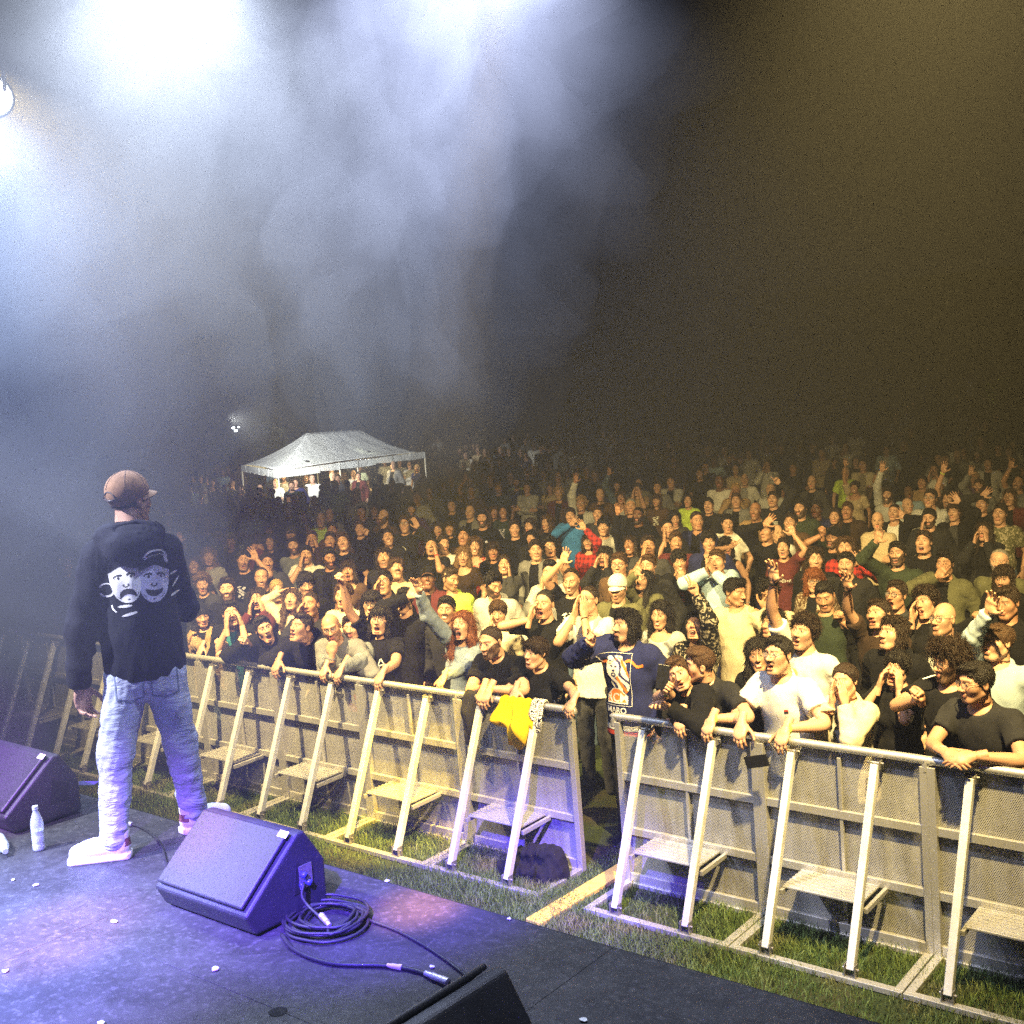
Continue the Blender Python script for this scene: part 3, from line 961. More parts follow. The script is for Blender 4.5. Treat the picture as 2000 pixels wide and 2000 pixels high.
        if sg > 0: tv = tv * (-1, 1, 1); tf = tf[:, ::-1]
        addb(tv @ frame(f, n).T + Wp, tf)
    if lod < 2 and top not in ('jacket', 'long', 'hoodie', 'shirt', 'jersey'):
        for sd in 'RL':
            if rng.random() < .38:
                S, E, Wp = arms[sd]; dd = unit(Wp - E); c0 = Wp - dd * .018
                a1 = unit(np.cross(dd, (.2, .3, .9))); b1 = np.cross(dd, a1)
                ring = [lean_v(c0 + .0295 * (math.cos(t) * a1 + math.sin(t) * b1)) for t in np.linspace(0, 2 * math.pi, 15)]
                V, F = tube_arrays(np.array(ring), .0045 if rng.random() < .6 else .008, 6)
                link('wristband', mesh_from('wristband', V, [(F, 0)], True, [CLOTH['plain']]), root, [CC['blk'], CC['char'], CC['red'], CC['lgrey'], CC['neon']][int(rng.integers(0, 5))])
    # --- torso skin under the clothes
    bel = p.get('belly', 1.0)
    def torso(G, o, low):
        k = .05
        G.cone((-.145 * ws, .012, 1.405), (.145 * ws, .012, 1.405), .062 + o, .062 + o, k)
        G.cone((0, .016, 1.38), (0, .018, 1.485), .088 * ws + o, .056 + o, k)
        G.ell((0, .0, 1.28), (.170 * ws + o, .115 + o, .20), k)
        if low:
            wst = .9 if fem else 1.0
            G.ell((0, 0, 1.08), ((.152 * wst * bel) + o, (.108 * bel) + o, .2), k)
            G.cone((0, .005, 1.0), (0, .005, .70), .158 + o, .170 + o, k, sc=(1, .74, 1))
        if fem:
            for q in (-1, 1): G.ell((q * .072, -.085, 1.27), (.062 + o, .055 + o, .065 + o), .04)
    if top != 'none':
        G = Grid((-.26, -.18, 1.15), (.26, .16, 1.56), .015 if lod < 2 else .024)
        torso(G, -.003, False); addb(*G.mesh())
    BVa = lean_v(np.concatenate(BV))
    me = mesh_from('body', BVa, [(np.concatenate(BF), 0)], True, [SKIN], np.concatenate(BA))
    body = link('body', me, root, SKINS[p.get('sk', 'l')])
    # --- clothes
    def garment(name, o, sleeve, col, mt, neck, opening=0.0, seed=1, lowz=.83, cloth=None, foldk=1.0):
        pts = [a for sd in 'RL' for a in arms[sd]]
        lo = np.minimum(np.min(pts, 0) - .1, (-.27, -.22, .8)); hi = np.maximum(np.max(pts, 0) + .1, (.27, .2, 1.58))
        G = Grid(lo, hi, hs)
        torso(G, o, True)
        G.folds(p['seed'] + seed, .0045 * foldk, 38, 5, .55)
        P = G.pts() if sleeve != 'none' else None
        G.f = np.maximum(G.f, lowz - G.pts()[..., 2])
        if sleeve != 'none':
            for sd in 'RL':
                S, E, Wp = arms[sd]
                sg = -1 if sd == 'R' else 1
                g2 = Grid(lo, hi, hs)
                if sleeve == 'short':
                    e = S + (E - S) * .62
                    g2.cone(S, e, .064 + o, .062 + o, 0)
                    nn = unit(e - S); cut = e
                elif sleeve == 'roll':
                    e = E + (Wp - E) * .25
                    g2.cone(S, E, .062 + o, .052 + o, 0).cone(E, e, .052 + o, .050 + o, .03)
                    nn = unit(Wp - E); cut = e
                else:
                    e = E + (Wp - E) * .95
                    g2.cone(S, E, .062 + o, .050 + o, 0).cone(E, e, .050 + o, .036 + o * .8, .03)
                    nn = unit(Wp - E); cut = e
                g2.folds(p['seed'] + seed + sg * 7, .005 * foldk, 70, 4)
                reach = np.linalg.norm(P - cut.astype(np.float32), axis=-1) < .14
                d = (P - cut.astype(np.float32)) @ nn.astype(np.float32)
                g2.f = np.where(reach, np.maximum(g2.f, d), g2.f)
                kk = .035
                h_ = np.maximum(kk - np.abs(G.f - g2.f), 0) / kk
                G.f = np.minimum(G.f, g2.f) - h_ * h_ * kk * .25
        # neckline
        if neck == 'v':
            G.ell((0, -.03, 1.50), (.078, .095, .055), .01, 's'); G.cone((0, -.13, 1.47), (0, -.15, 1.35), .05, .012, .01, 's')
        elif neck == 'wide':
            G.ell((0, -.06, 1.46), (.115, .13, .075), .01, 's')
        elif neck == 'tank':
            G.ell((0, -.06, 1.46), (.085, .13, .09), .01, 's')
            for q in (-1, 1): G.ell((q * .19, 0, 1.40), (.062, .12, .12), .01, 's')
        else:
            G.ell((0, -.022, 1.505), (.072, .088, .046), .008, 's')
        if opening:
            P2 = G.pts()
            wid = opening + (1.42 - P2[..., 2]) * .06
            front = np.maximum(np.abs(P2[..., 0]) - wid, P2[..., 1] + .02)
            front = np.maximum(front, P2[..., 2] - 1.47)
            G.f = np.maximum(G.f, -front)
        V, F = G.mesh()
        return link(name, mesh_from(name, lean_v(V), [(F, 0)], True, [cloth or CLOTH[mt]]), root, CC[col])
    col = p.get('col', 'blk'); mt = p.get('mt', 'plain')
    sh = None
    if top == 'tee': sh = garment('t_shirt', .008, 'short', col, mt, 'crew')
    elif top == 'vneck': sh = garment('t_shirt', .008, 'short', col, mt, 'v')
    elif top == 'tank': sh = garment('tank_top', .005, 'none', col, mt, 'tank', foldk=.5)
    elif top == 'scoop': sh = garment('top', .006, 'short', col, mt, 'wide', foldk=.6)
    elif top == 'long': sh = garment('sweatshirt', .013, 'long', col, mt, 'crew')
    elif top == 'roll': sh = garment('shirt', .012, 'roll', col, mt, 'v')
    elif top == 'polo': sh = garment('polo_shirt', .013, 'short', col, mt, 'v')
    elif top == 'jersey': sh = garment('jersey', .030, 'long', col, mt, 'v', foldk=1.2)
    elif top == 'shirt': sh = garment('shirt', .012, 'long', col, mt, 'v')
    elif top in ('hoodie',): sh = garment('hoodie', .018, 'long', col, mt, 'crew')
    elif top in ('jacket', 'openroll'):
        garment('t_shirt', .004, 'none', p.get('col2', 'blk'), 'plain', p.get('neck', 'crew'), lowz=.85)
        sh = garment('jacket', .020, 'long' if top == 'jacket' else 'roll', col, mt, 'wide' if p.get('neck') == 'wide' else 'crew', p.get('gap', .055), 4, .80)
    if top in ('hoodie', 'polo', 'shirt', 'roll', 'jacket', 'openroll', 'jersey') and lod < 2:
        # collar or hood round the neck
        th = np.linspace(rad(-55 if top != 'hoodie' else -35), rad(235 if top != 'hoodie' else 215), 19)
        fat = .034 if top == 'hoodie' else .013
        rx, ry = (.094, .088) if top == 'hoodie' else (.082, .080)
        pts = np.array([(rx * ws * math.cos(t), .012 + ry * math.sin(t), 1.475 + .022 * math.sin(t) - (.03 if math.sin(t) < 0 else 0) * -math.sin(t)) for t in th])
        rr = fat * (.55 + .45 * np.clip(np.sin((th - th[0]) / (th[-1] - th[0]) * math.pi), 0, 1))
        V, F = tube_arrays(pts, rr, 10)
        link('hood' if top == 'hoodie' else 'collar', mesh_from('collar', lean_v(V), [(F, 0)], True, [CLOTH[p.get('cmt', mt)]]), root, CC[p.get('ccol', col)])
    if sh is not None and top in ('tee', 'long', 'hoodie') and mt == 'plain' and lod < 2 and not p.get('plain') and rng.random() < .42:
        kind_, sz_ = int(rng.integers(0, 4)), rng.uniform(.7, 1.1)
        gl_ = [lambda x, y: np.where((np.hypot(x, y) < .055) & (np.hypot(x, y) > .030), 1, 0), lambda x, y: np.where((np.abs(x) < .09) & (np.abs(np.mod(y + .06, .03) - .015) < .007) & (np.abs(y) < .05), 1, 0),
               lambda x, y: np.where((np.abs(x) < .018) & (np.abs(y) < .014), 1, 0), lambda x, y: np.where((np.abs(x) < .07) & (np.abs(y) < .085) & (np.sin(x * 70 + 3 * np.sin(y * 45)) * np.sin(y * 80 + x * 20) > .1), 1, 0)][kind_]
        ofx = .085 if kind_ == 2 else .0
        o_ = lean_v(np.array([ofx, -.12, 1.255 if kind_ != 2 else 1.31]))
        decal('chest_print', sh, gl_, .22 * sz_, .2 * sz_, .007, o_, RL @ np.array([1., 0, 0]), RL @ np.array([0, 0, 1.]), RL @ np.array([0, -1., 0]), [INK[['white', 'yellow', 'white', 'red', 'lilac'][int(rng.integers(0, 5))] if col in ('blk', 'char', 'dgrey', 'navy', 'maroon', 'brown', 'dbrown', 'olive', 'dgreen', 'purple', 'teal') else 'black']], root, .005)
    tr = link('trousers', trousers_t('slim' if rng.random() < .6 else 'wide'), root, CC[p.get('tc', random.choice(['blk', 'char', 'denim', 'navy', 'dgrey']))])
    if p.get('shoes'):
        for q in (-1, 1):
            link('shoe', shoe_t(), root, CC['blk'], Matrix.Translation((q * .105, .0, .0)))
    # --- things worn on the head move with the head
    HM = Matrix.Translation((lean_v(hc)).tolist()) @ Matrix((RL @ Rh).tolist()).to_4x4() @ Matrix.Diagonal((*wsc, 1))
    st = p.get('hair', 'short')
    if p.get('cap') and st not in ('long', 'bald', 'none'): st = 'nape'
    if st not in ('bald', 'none'):
        link('hair', hair_t(st, hr), root, hcol, HM)
    if p.get('cap'):
        kd, cc = p['cap']
        c = link('beanie' if kd == 'beanie' else 'cap', cap_t(kd, hr * .8), root, CC[cc], HM @ Matrix.Scale(1.07 if st == 'long' else 1.02, 4))
        if kd != 'beanie':
            b = link('brim', brim_t(), c, CC[cc])
            if kd == 'back': b.matrix_local = Matrix.Rotation(math.pi, 4, 'Z') @ Matrix.Translation((0, -.03, 0))
    if p.get('gl'):
        link('spectacles', glasses_t(p['gl']), root, None, HM)
    return dict(root=root, shirt=sh, base=base, rz=rz, s=s, lean=lean, RL=RL, Rz=Rz, arms=arms, head=lean_v(hc), HM=HM, w2t=w2t, hw=hw, lean_v=lean_v)

# ------------------------------------------------------------------ prints that lie on a garment
def decal(name, obj, fn, w, h, res, o, ax, ay, nrm, mats, parent, off=.003):
    """fn(x,y)->0 or material number+1 on a w x h area; wrapped onto obj along -nrm"""
    nx, ny = int(w / res), int(h / res)
    me = obj.data
    vs = [v.co for v in me.vertices]; ps = [tuple(q.vertices) for q in me.polygons]
    bvh = BVHTree.FromPolygons(vs, ps)
    xs = np.linspace(-w / 2, w / 2, nx + 1); ys = np.linspace(-h / 2, h / 2, ny + 1)
    cx, cyy = np.meshgrid((xs[:-1] + xs[1:]) / 2, (ys[:-1] + ys[1:]) / 2, indexing='ij')
    cls = fn(cx, cyy)
    need = np.zeros((nx + 1, ny + 1), bool)
    for a in (0, 1):
        for b in (0, 1): need[a:nx + a, b:ny + b] |= cls > 0
    idx = np.full((nx + 1, ny + 1), -1); V = []
    o, ax, ay, nrm = (Vector(t) for t in (o, ax, ay, nrm))
    for i, j in np.argwhere(need):
        q = o + ax * float(xs[i]) + ay * float(ys[j])
        hit = bvh.ray_cast(q + nrm * .35, -nrm)
        if hit[0] is None: hit = bvh.find_nearest(q)
        if hit[0] is None: continue
        idx[i, j] = len(V); V.append(tuple(hit[0] + nrm * off))
    fs = {}
    for i, j in np.argwhere(cls > 0):
        q = (idx[i, j], idx[i + 1, j], idx[i + 1, j + 1], idx[i, j + 1])
        if min(q) >= 0: fs.setdefault(int(cls[i, j]) - 1, []).append(q)
    return link(name, mesh_from(name, V, [(np.array(f), m) for m, f in fs.items()], True, mats), parent)
def text_mask(text, size, shear=0.0):
    """built-in lettering as a test (x,y)->inside, centred"""
    cu = bpy.data.curves.new('lettering', 'FONT'); cu.body = text; cu.size = size; cu.align_x = 'CENTER'; cu.align_y = 'CENTER'; cu.shear = shear; cu.resolution_u = 3
    cu.offset = size * .012
    o = bpy.data.objects.new('lettering', cu); COL.objects.link(o)
    dg = bpy.context.evaluated_depsgraph_get(); m = o.evaluated_get(dg).to_mesh()
    m.calc_loop_triangles()
    co = np.array([v.co[:2] for v in m.vertices]); tri = np.array([t.vertices[:] for t in m.loop_triangles])
    o.evaluated_get(dg).to_mesh_clear(); bpy.data.objects.remove(o); bpy.data.curves.remove(cu)
    T = co[tri]
    def f(x, y):
        r = np.zeros(x.shape, bool)
        for a, b, c in T:
            d = (b[0] - a[0]) * (c[1] - a[1]) - (b[1] - a[1]) * (c[0] - a[0])
            if abs(d) < 1e-12: continue
            u = ((x - a[0]) * (c[1] - a[1]) - (y - a[1]) * (c[0] - a[0])) / d
            v = ((b[0] - a[0]) * (y - a[1]) - (b[1] - a[1]) * (x - a[0])) / d
            r |= (u >= -.02) & (v >= -.02) & (u + v <= 1.02)
        return r
    return f
# ------------------------------------------------------------------ ground, stage deck
def ground_mat():
    m, nt, bs, out = mat('lawn')
    co = objco(nt)
    f = noise(nt, 1.3, 5, .6, co); g = noise(nt, 60, 4, .7, co)
    c = mix_c(nt, ramp(nt, g, .3, .7), (.018, .030, .008), (.045, .060, .018))
    c = mix_c(nt, ramp(nt, f, .5, .68, 0, .75), c, (.075, .055, .032))
    L(nt, c, bs.inputs['Base Color']); bs.inputs['Roughness'].default_value = .9; bs.inputs['Specular IOR Level'].default_value = .2
    bump(nt, bs, g, .8, .03)
    return m
b = MB()
n = 130
xs = np.linspace(-95, 35, n); ys = np.linspace(-22, 110, n)
gx, gy = np.meshgrid(xs, ys, indexing='ij')
def hill(x, y):
    """height of the field: flat, with a grassy slope at the far right"""
    s = np.clip((x + .55 * y + 2) / 5, 0, 1)
    return np.maximum(0, y - 22) * .11 * s * s * (3 - 2 * s) * (x < 20) + np.where(y > 40, (y - 40) * .05, 0)
gz = hill(gx, gy)
i, j = np.meshgrid(np.arange(n - 1), np.arange(n - 1), indexing='ij')
q = np.stack([i * n + j, (i + 1) * n + j, (i + 1) * n + j + 1, i * n + j + 1], -1).reshape(-1, 4)
ground = link('ground', mesh_from('ground', np.stack([gx, gy, gz], -1).reshape(-1, 3), [(q, 0)], True, [ground_mat()]))
tag(ground, 'grass field that slopes down to the stage', None, None, 'structure')

def deck_mat():
    m, nt, bs, out = mat('stage_deck')
    co = objco(nt)
    f = noise(nt, 2.2, 6, .65, co, .6); g = noise(nt, 34, 5, .7, co); h = noise(nt, 330, 2, .7, co)
    c = mix_c(nt, ramp(nt, f, .32, .7), (.018, .017, .018), (.060, .058, .056))
    c = mix_c(nt, ramp(nt, g, .52, .72, 0, .6), c, (.12, .115, .11))
    c = mix_c(nt, ramp(nt, noise(nt, 7, 5, .7, co, 1.0), .5, .68, 0, .65), c, (.016, .015, .015))
    mp = N(nt, 'Mapping'); L(nt, co, mp.inputs['Vector']); mp.inputs['Rotation'].default_value = (0, 0, .5); mp.inputs['Scale'].default_value = (1.2, 26, 1)
    sc = noise(nt, 2.2, 5, .7, mp.outputs[0], .4)
    c = mix_c(nt, ramp(nt, sc, .66, .72, 0, .4), c, (.16, .15, .14))
    L(nt, c, bs.inputs['Base Color'])
    L(nt, ramp(nt, f, .3, .7, .62, .42), bs.inputs['Roughness'])
    bs.inputs['Specular IOR Level'].default_value = .35
    bump(nt, bs, math_n(nt, 'ADD', math_n(nt, 'MULTIPLY', h, .5), g), .35, .006)
    return m
DZ, EY = 1.3, -3.0265
b = MB()
for ix in range(-9, 5):
    for iy in range(5):
        x0 = -.42 + ix * 2.0; y1 = EY - iy * 1.0
        b.box((x0 + 1.0, y1 - .5, DZ - .02), (1.9985, .9985, .04))
stage = b.obj('stage_deck', deck_mat(), bevel=.002)
tag(stage, 'worn black stage deck of jointed panels', None, None, 'structure')
b = MB()
b.box((-9.4, EY - .03, .63), (28, .02, 1.24))
b.box((-9.4, EY - 2.5, 1.22), (27.9, 4.9, .06))
sk = b.obj('stage_skirt', simple('stage_skirt', (.012, .012, .013), .9), bevel=.002)
tag(sk, 'black fabric skirt hanging below the stage edge', None, None, 'structure')
b = MB(); b.box((-9.4, EY + .004, DZ - .028), (28, .008, .05))
eg = b.obj('stage_edge', simple('stage_edge_trim', (.02, .02, .021), .5, .3))
tag(eg, 'dark metal trim along the stage edge', None, None, 'structure')

# ------------------------------------------------------------------ grass blades in the pit
def blades(n, x0, x1, y0, y1, seed, h0=.028, h1=.075):
    r = np.random.default_rng(seed)
    x = r.uniform(x0, x1, n); y = r.uniform(y0, y1, n)
    cl = (np.sin(x * 3.1 + 1.3 * np.sin(y * 4)) + np.sin(y * 5.3 + x * 1.7) + 2) / 4
    keep = r.random(n) < .35 + .75 * cl
    x, y, cl = x[keep], y[keep], cl[keep]; n = len(x)
    h = r.uniform(h0, h1, n) * (.6 + .7 * cl); w = r.uniform(.0016, .0034, n)
    a = r.uniform(0, 6.28, n); ld = r.uniform(0, 6.28, n); ln = r.uniform(.1, .9, n) * h
    wx, wy = np.cos(a) * w, np.sin(a) * w
    lx, ly = np.cos(ld) * ln, np.sin(ld) * ln
    V = np.stack([np.stack([x - wx, y - wy, 0 * x], -1), np.stack([x + wx, y + wy, 0 * x], -1),
                  np.stack([x + wx * .8 + lx * .35, y + wy * .8 + ly * .35, h * .6], -1), np.stack([x - wx * .8 + lx * .35, y - wy * .8 + ly * .35, h * .6], -1),
                  np.stack([x + lx, y + ly, h], -1)], 1)
    k = np.arange(n)[:, None] * 5
    return V.reshape(-1, 3), k + np.array([[0, 1, 2, 3]]), k + np.array([[3, 2, 4]])
def grass_mat():
    m, nt, bs, out = mat('grass_blade')
    g = N(nt, 'NewGeometry'); co = objco(nt)
    c = mix_c(nt, g.outputs['Random Per Island'], (.060, .105, .020), (.120, .165, .042))
    c = mix_c(nt, ramp(nt, noise(nt, 2.2, 3, .6, co), .5, .68, 0, .7), c, (.16, .135, .06))
    L(nt, c, bs.inputs['Base Color']); bs.inputs['Roughness'].default_value = .6; bs.inputs['Specular IOR Level'].default_value = .3
    return m
v1, q1, t1 = blades(105000, -10.5, -1.2, -1.25, .12, 3)
v2, q2, t2 = blades(14000, -15.5, -10.5, -1.25, .3, 4, .03, .09)
v3, q3, t3 = blades(9000, -4.78, -4.3, -.9, 1.0, 5)
n1, n2 = len(v1), len(v1) + len(v2)
gr = link('grass', mesh_from('grass', np.concatenate([v1, v2, v3]), [(np.concatenate([q1, q2 + n1, q3 + n2]), 0), (np.concatenate([t1, t2 + n1, t3 + n2]), 0)], False, [grass_mat()]))
tag(gr, 'short trampled grass in the pit below the barriers', None, None, 'stuff')

# ------------------------------------------------------------------ crowd barriers
def alu(name, base, rough, metal=.85):
    m, nt, bs, out = mat(name)
    co = objco(nt)
    f = noise(nt, 7, 5, .65, co); g = noise(nt, 90, 3, .7, co)
    c = mix_c(nt, ramp(nt, f, .35, .7), tuple(x * .68 for x in base), base)
    c = mix_c(nt, ramp(nt, g, .6, .75, 0, .4), c, (.22, .2, .18))
    L(nt, c, bs.inputs['Base Color']); bs.inputs['Metallic'].default_value = metal
    L(nt, ramp(nt, f, .3, .7, rough + .12, rough - .06), bs.inputs['Roughness'])
    bump(nt, bs, g, .12, .003)
    return m
ALU = alu('aluminium', (.66, .65, .63), .46, .7)
ALUB = alu('aluminium_brace', (.84, .84, .83), .5, .35)
def perf_mat():
    m, nt, bs, out = mat('perforated_aluminium')
    co = objco(nt)
    s = N(nt, 'SeparateXYZ'); L(nt, co, s.inputs[0])
    pitch = .0112
    u = math_n(nt, 'DIVIDE', s.outputs[0], pitch); v = math_n(nt, 'DIVIDE', s.outputs[2], pitch * .866)
    row = math_n(nt, 'FLOOR', v)
    odd = math_n(nt, 'MULTIPLY', math_n(nt, 'MODULO', math_n(nt, 'ADD', row, 1000.0), 2.0), .5)
    fu = math_n(nt, 'SUBTRACT', math_n(nt, 'FRACT', math_n(nt, 'ADD', u, odd)), .5)
    fv = math_n(nt, 'MULTIPLY', math_n(nt, 'SUBTRACT', math_n(nt, 'FRACT', v), .5), .866)
    d = math_n(nt, 'SQRT', math_n(nt, 'ADD', math_n(nt, 'MULTIPLY', fu, fu), math_n(nt, 'MULTIPLY', fv, fv)))
    hole = math_n(nt, 'LESS_THAN', d, .285)
    f = noise(nt, 4, 5, .65, co)
    mp = N(nt, 'Mapping'); L(nt, co, mp.inputs['Vector']); mp.inputs['Scale'].default_value = (6, 1, .8)
    st = noise(nt, 2.5, 4, .6, mp.outputs[0])
    c = mix_c(nt, ramp(nt, f, .35, .7), (.33, .33, .335), (.48, .48, .485))
    c = mix_c(nt, ramp(nt, st, .5, .75, 0, .5), c, (.20, .19, .18))
    L(nt, c, bs.inputs['Base Color']); bs.inputs['Metallic'].default_value = .2
    L(nt, ramp(nt, f, .3, .7, .62, .48), bs.inputs['Roughness'])
    tr = N(nt, 'BsdfTransparent'); mx = N(nt, 'MixShader')
    L(nt, hole, mx.inputs[0]); L(nt, bs.outputs[0], mx.inputs[1]); L(nt, tr.outputs[0], mx.inputs[2]); L(nt, mx.outputs[0], out.inputs['Surface'])
    return m
PERF = perf_mat()
STEEL = simple('zinc_steel', (.35, .34, .33), .45, .8)
BW, BH, BT, BD = 1.0608, 1.2, -.0349, .516
def zy(z): return BT * z / BH         # the panel leans slightly to the stage
def barrier_proto():
    root = empty('crowd_barrier')
    w = BW
    fr = MB()
    for x in (.022, w - .022):
        fr.bar((x, zy(.0), .012), (x, zy(1.165), 1.165), .044, .05, (0, 1, 0))
    for z in (.06, .40, .785):
        fr.bar((.044, zy(z), z), (w - .044, zy(z), z), .03, .052 if z > .1 else .07, (0, 0, 1))
    fr.bar((w * .5, zy(.09), .09), (w * .5, zy(1.14), 1.14), .022, .022, (0, 1, 0))
    fr.obj('frame', ALU, root, bevel=.003)
    ps = MB()
    y0, y1 = .020, .0225
    ps.add([(.044, zy(.03) + y0, .03), (w - .044, zy(.03) + y0, .03), (w - .044, zy(1.17) + y0, 1.17), (.044, zy(1.17) + y0, 1.17)], [(0, 1, 2, 3)])
    sheet = ps.obj('perforated_sheet', PERF, root)
    rl = MB(); rl.tube(smooth_path([(-.012, zy(1.14), 1.13), (-.006, zy(1.2), 1.188), (.03, zy(1.2), 1.20), (w * .5, zy(1.2), 1.2), (w - .03, zy(1.2), 1.2), (w + .004, zy(1.2), 1.188)], 30), .026, 12)
    rl.obj('top_rail', ALU, root, smooth=True)
    bs_ = MB()
    for x in (.03, w - .03): bs_.bar((x, -.02, .022), (x, -BD, .022), .05, .036)
    bs_.bar((0.004, -BD - .0, .022), (w - .004, -BD, .022), .05, .034)
    bs_.bar((0.05, .0, .016), (w - .05, .0, .016), .06, .03)
    bs_.obj('base_frame', ALU, root, bevel=.003)
    for fx in (.235, .725):
        x = w * fx
        br = MB(); p, q_ = np.array([x, zy(1.15) - .045, 1.145]), np.array([x - .012, -BD + .012, .075])
        br.bar(p, q_, .046, .046, (1, 0, 0))
        bo = br.obj('brace', ALUB, root, bevel=.004)
        for nm, cx, cyy, cz, hz_ in (('foot_bracket', x - .012, -BD + .012, .075, .075), ('top_bracket', x, zy(1.15) - .034, 1.145, .05)):
            k = MB()
            for s in (-1, 1): k.box((cx + s * .030, cyy, cz), (.006, .05, hz_))
            k.tube([(cx - .047, cyy, cz + .008), (cx + .047, cyy, cz + .008)], .007, 8)
            k.box((cx, cyy + (0 if nm[0] == 'f' else .03), cz - (hz_ / 2 - .002) if nm[0] == 'f' else cz), (.066, .05 if nm[0] == 'f' else .006, .006 if nm[0] == 'f' else .05))
            k.obj(nm, STEEL, bo, bevel=.001)
    st = MB()
    x0, x1 = w * .235, w * .725
    ys, ye, z = -.03, -.315, .385
    st.box(((x0 + x1) / 2, (ys + ye) / 2, z), (x1 - x0 - .03, ye - ys, .012))
    nr = 7
    for i in range(nr):
        st.box(((x0 + x1) / 2, ys + (ye - ys) * (i + .5) / nr, z + .009), (x1 - x0 - .035, .016, .008))
    so = st.obj('step', ALU, root, bevel=.002)
    for x in (x0, x1):
        ar = MB(); ar.bar((x + .02, -.02, z - .016), (x + .02, ye - .03, z - .022), .022, .03)
        ar.obj('step_arm', ALU, so, bevel=.002)
    return root
def copy_tree(o, parent=None):
    c = o.copy(); COL.objects.link(c)
    if parent is not None: c.parent = parent; c.matrix_parent_inverse = o.matrix_parent_inverse.copy()
    for ch in list(o.children):
        copy_tree(ch, c)
    return c
XA, GAPW = -4.3702, .3554
proto = barrier_proto()
blab = ['silver crowd barrier right of the gap, below the kissing couple and the polo man',
        'silver crowd barrier below the woman in the cream jacket',
        'silver crowd barrier at far right, below the clasped hands',
        'silver crowd barrier with the yellow jacket hanging over its rail',
        'silver crowd barrier with a yellow light patch, below the woman in blue denim',
        'silver crowd barrier below the black tee with raised fist',
        'silver crowd barrier below the bald man resting his chin',
        'silver crowd barrier right of the stage performer, below the teal sleeves',
        'silver crowd barrier mostly hidden behind the jeans of the stage performer',
        'dim silver crowd barrier just left of the jeans of the stage performer',
        'dim silver crowd barrier farthest left']
bx = [XA + k * BW for k in range(3)] + [XA - GAPW - (k + 1) * BW for k in range(8)]
for k, x in enumerate(bx):
    o = proto if k == 0 else copy_tree(proto)
    o.location = (x, 0, 0)
    tag(o, blab[k], 'crowd barrier', 'crowd barriers in front of the audience')

# ------------------------------------------------------------------ plank in the gap, bag, yellow jacket, scarf
b = MB()
pa, pb = np.array([-4.535, -.86, .022]), np.array([-4.495, .32, .028])
b.bar(pa, pb, .13, .03)
pl = b.obj('plank', simple('pine_plank', (.68, .45, .07), .7, nscale=14, namp=.3, bumpy=.3), bevel=.003)
tag(pl, 'yellow wooden plank lying on the grass in the barrier gap', 'plank')
G = Grid((-.34, -.28, -.02), (.34, .28, .36), .010)
G.cone((-.17, .02, .05), (.16, .03, .06), .085, .095, 0, sc=(1, 1.3, .9)).cone((-.15, .0, .17), (.12, .03, .20), .045, .055, .06, sc=(1, 1.2, 1)).ell((.19, .05, .13), (.07, .08, .11), .04).ell((-.12, -.10, .07), (.12, .06, .07), .03)
G.ell((.02, -.02, .285), (.10, .03, .05), .01, 's')
for x in (-.10, .07): G.cone((x, -.03, .22), (x + .05, -.13, .16), .012, .011, .006).cone((x + .05, -.13, .16), (x + .02, -.16, .06), .011, .011, .006)
G.folds(8, .016, 34); G.folds(9, .007, 80); G.plane((0, 0, -1), 0)
V, F = G.mesh()
bag = link('tote_bag', mesh_from('tote_bag', V, [(F, 0)], True, [CLOTH['plain']]), None, (.012, .011, .014))
bag.location = (-5.0, -.25, 0.0)
tag(bag, 'slumped black cloth bag on the grass below the barrier step', 'bag')
def drape(x0, x1, zf, zb, seed, thick, fold, lump=0.0, n=54, m=60):
    """cloth hung over the rail: front length zf, back length zb"""
    r = np.random.default_rng(seed)
    ph = r.uniform(0, 6, 8)
    V = np.zeros((n, m, 3))
    yr, zr, R = zy(1.2), 1.2, .034
    for i in range(n):
        s = i / (n - 1); x = x0 + (x1 - x0) * s
        lf = zf * (.80 + .20 * math.sin(3.0 * s + ph[0]) + .10 * math.sin(9 * s + ph[1]))
        edge = min(1, s * 6, (1 - s) * 6)
        lf *= .75 + .25 * edge
        for j in range(m):
            t = j / (m - 1); Lt = lf + math.pi * R + zb; a = t * Lt
            if a < lf:
                d = lf - a; k = min(1, d / .12)
                y, z = yr - R, zr - d
                y -= k * (fold * (.5 + .5 * math.sin(26 * s + 5 * d + ph[2]) * math.cos(7 * s + ph[3])) + lump * math.sin(math.pi * min(1, d / lf)) * (.6 + .4 * math.sin(8 * s + ph[5])) + .012)
                xx = x + k * .04 * math.sin(11 * d + 9 * s + ph[4]) - k * (s - .5) * .10 * d / zf
            elif a < lf + math.pi * R:
                th = (a - lf) / R; y, z = yr - R * math.cos(th), zr + R * math.sin(th); xx = x
            else:
                y, z = yr + R + .004, zr - (a - lf - math.pi * R); xx = x
            V[i, j] = (xx, y, z + .006 * math.sin(30 * s + ph[6]))
    V = V.reshape(-1, 3)
    i, j = np.meshgrid(np.arange(n - 1), np.arange(m - 1), indexing='ij')
    return V, np.stack([i * m + j, i * m + j + 1, (i + 1) * m + j + 1, (i + 1) * m + j], -1).reshape(-1, 4)
V, F = drape(-5.36, -5.03, .30, .16, 4, .01, .05, .09)
yj = link('rain_jacket', mesh_from('rain_jacket', V, [(F, 0)], True, [CLOTH['plain']]), None, (.80, .50, .006))
sd = yj.modifiers.new('thick', 'SOLIDIFY'); sd.thickness = .008; sd.offset = 0
tag(yj, 'bright yellow jacket hung over the barrier rail', 'jacket')
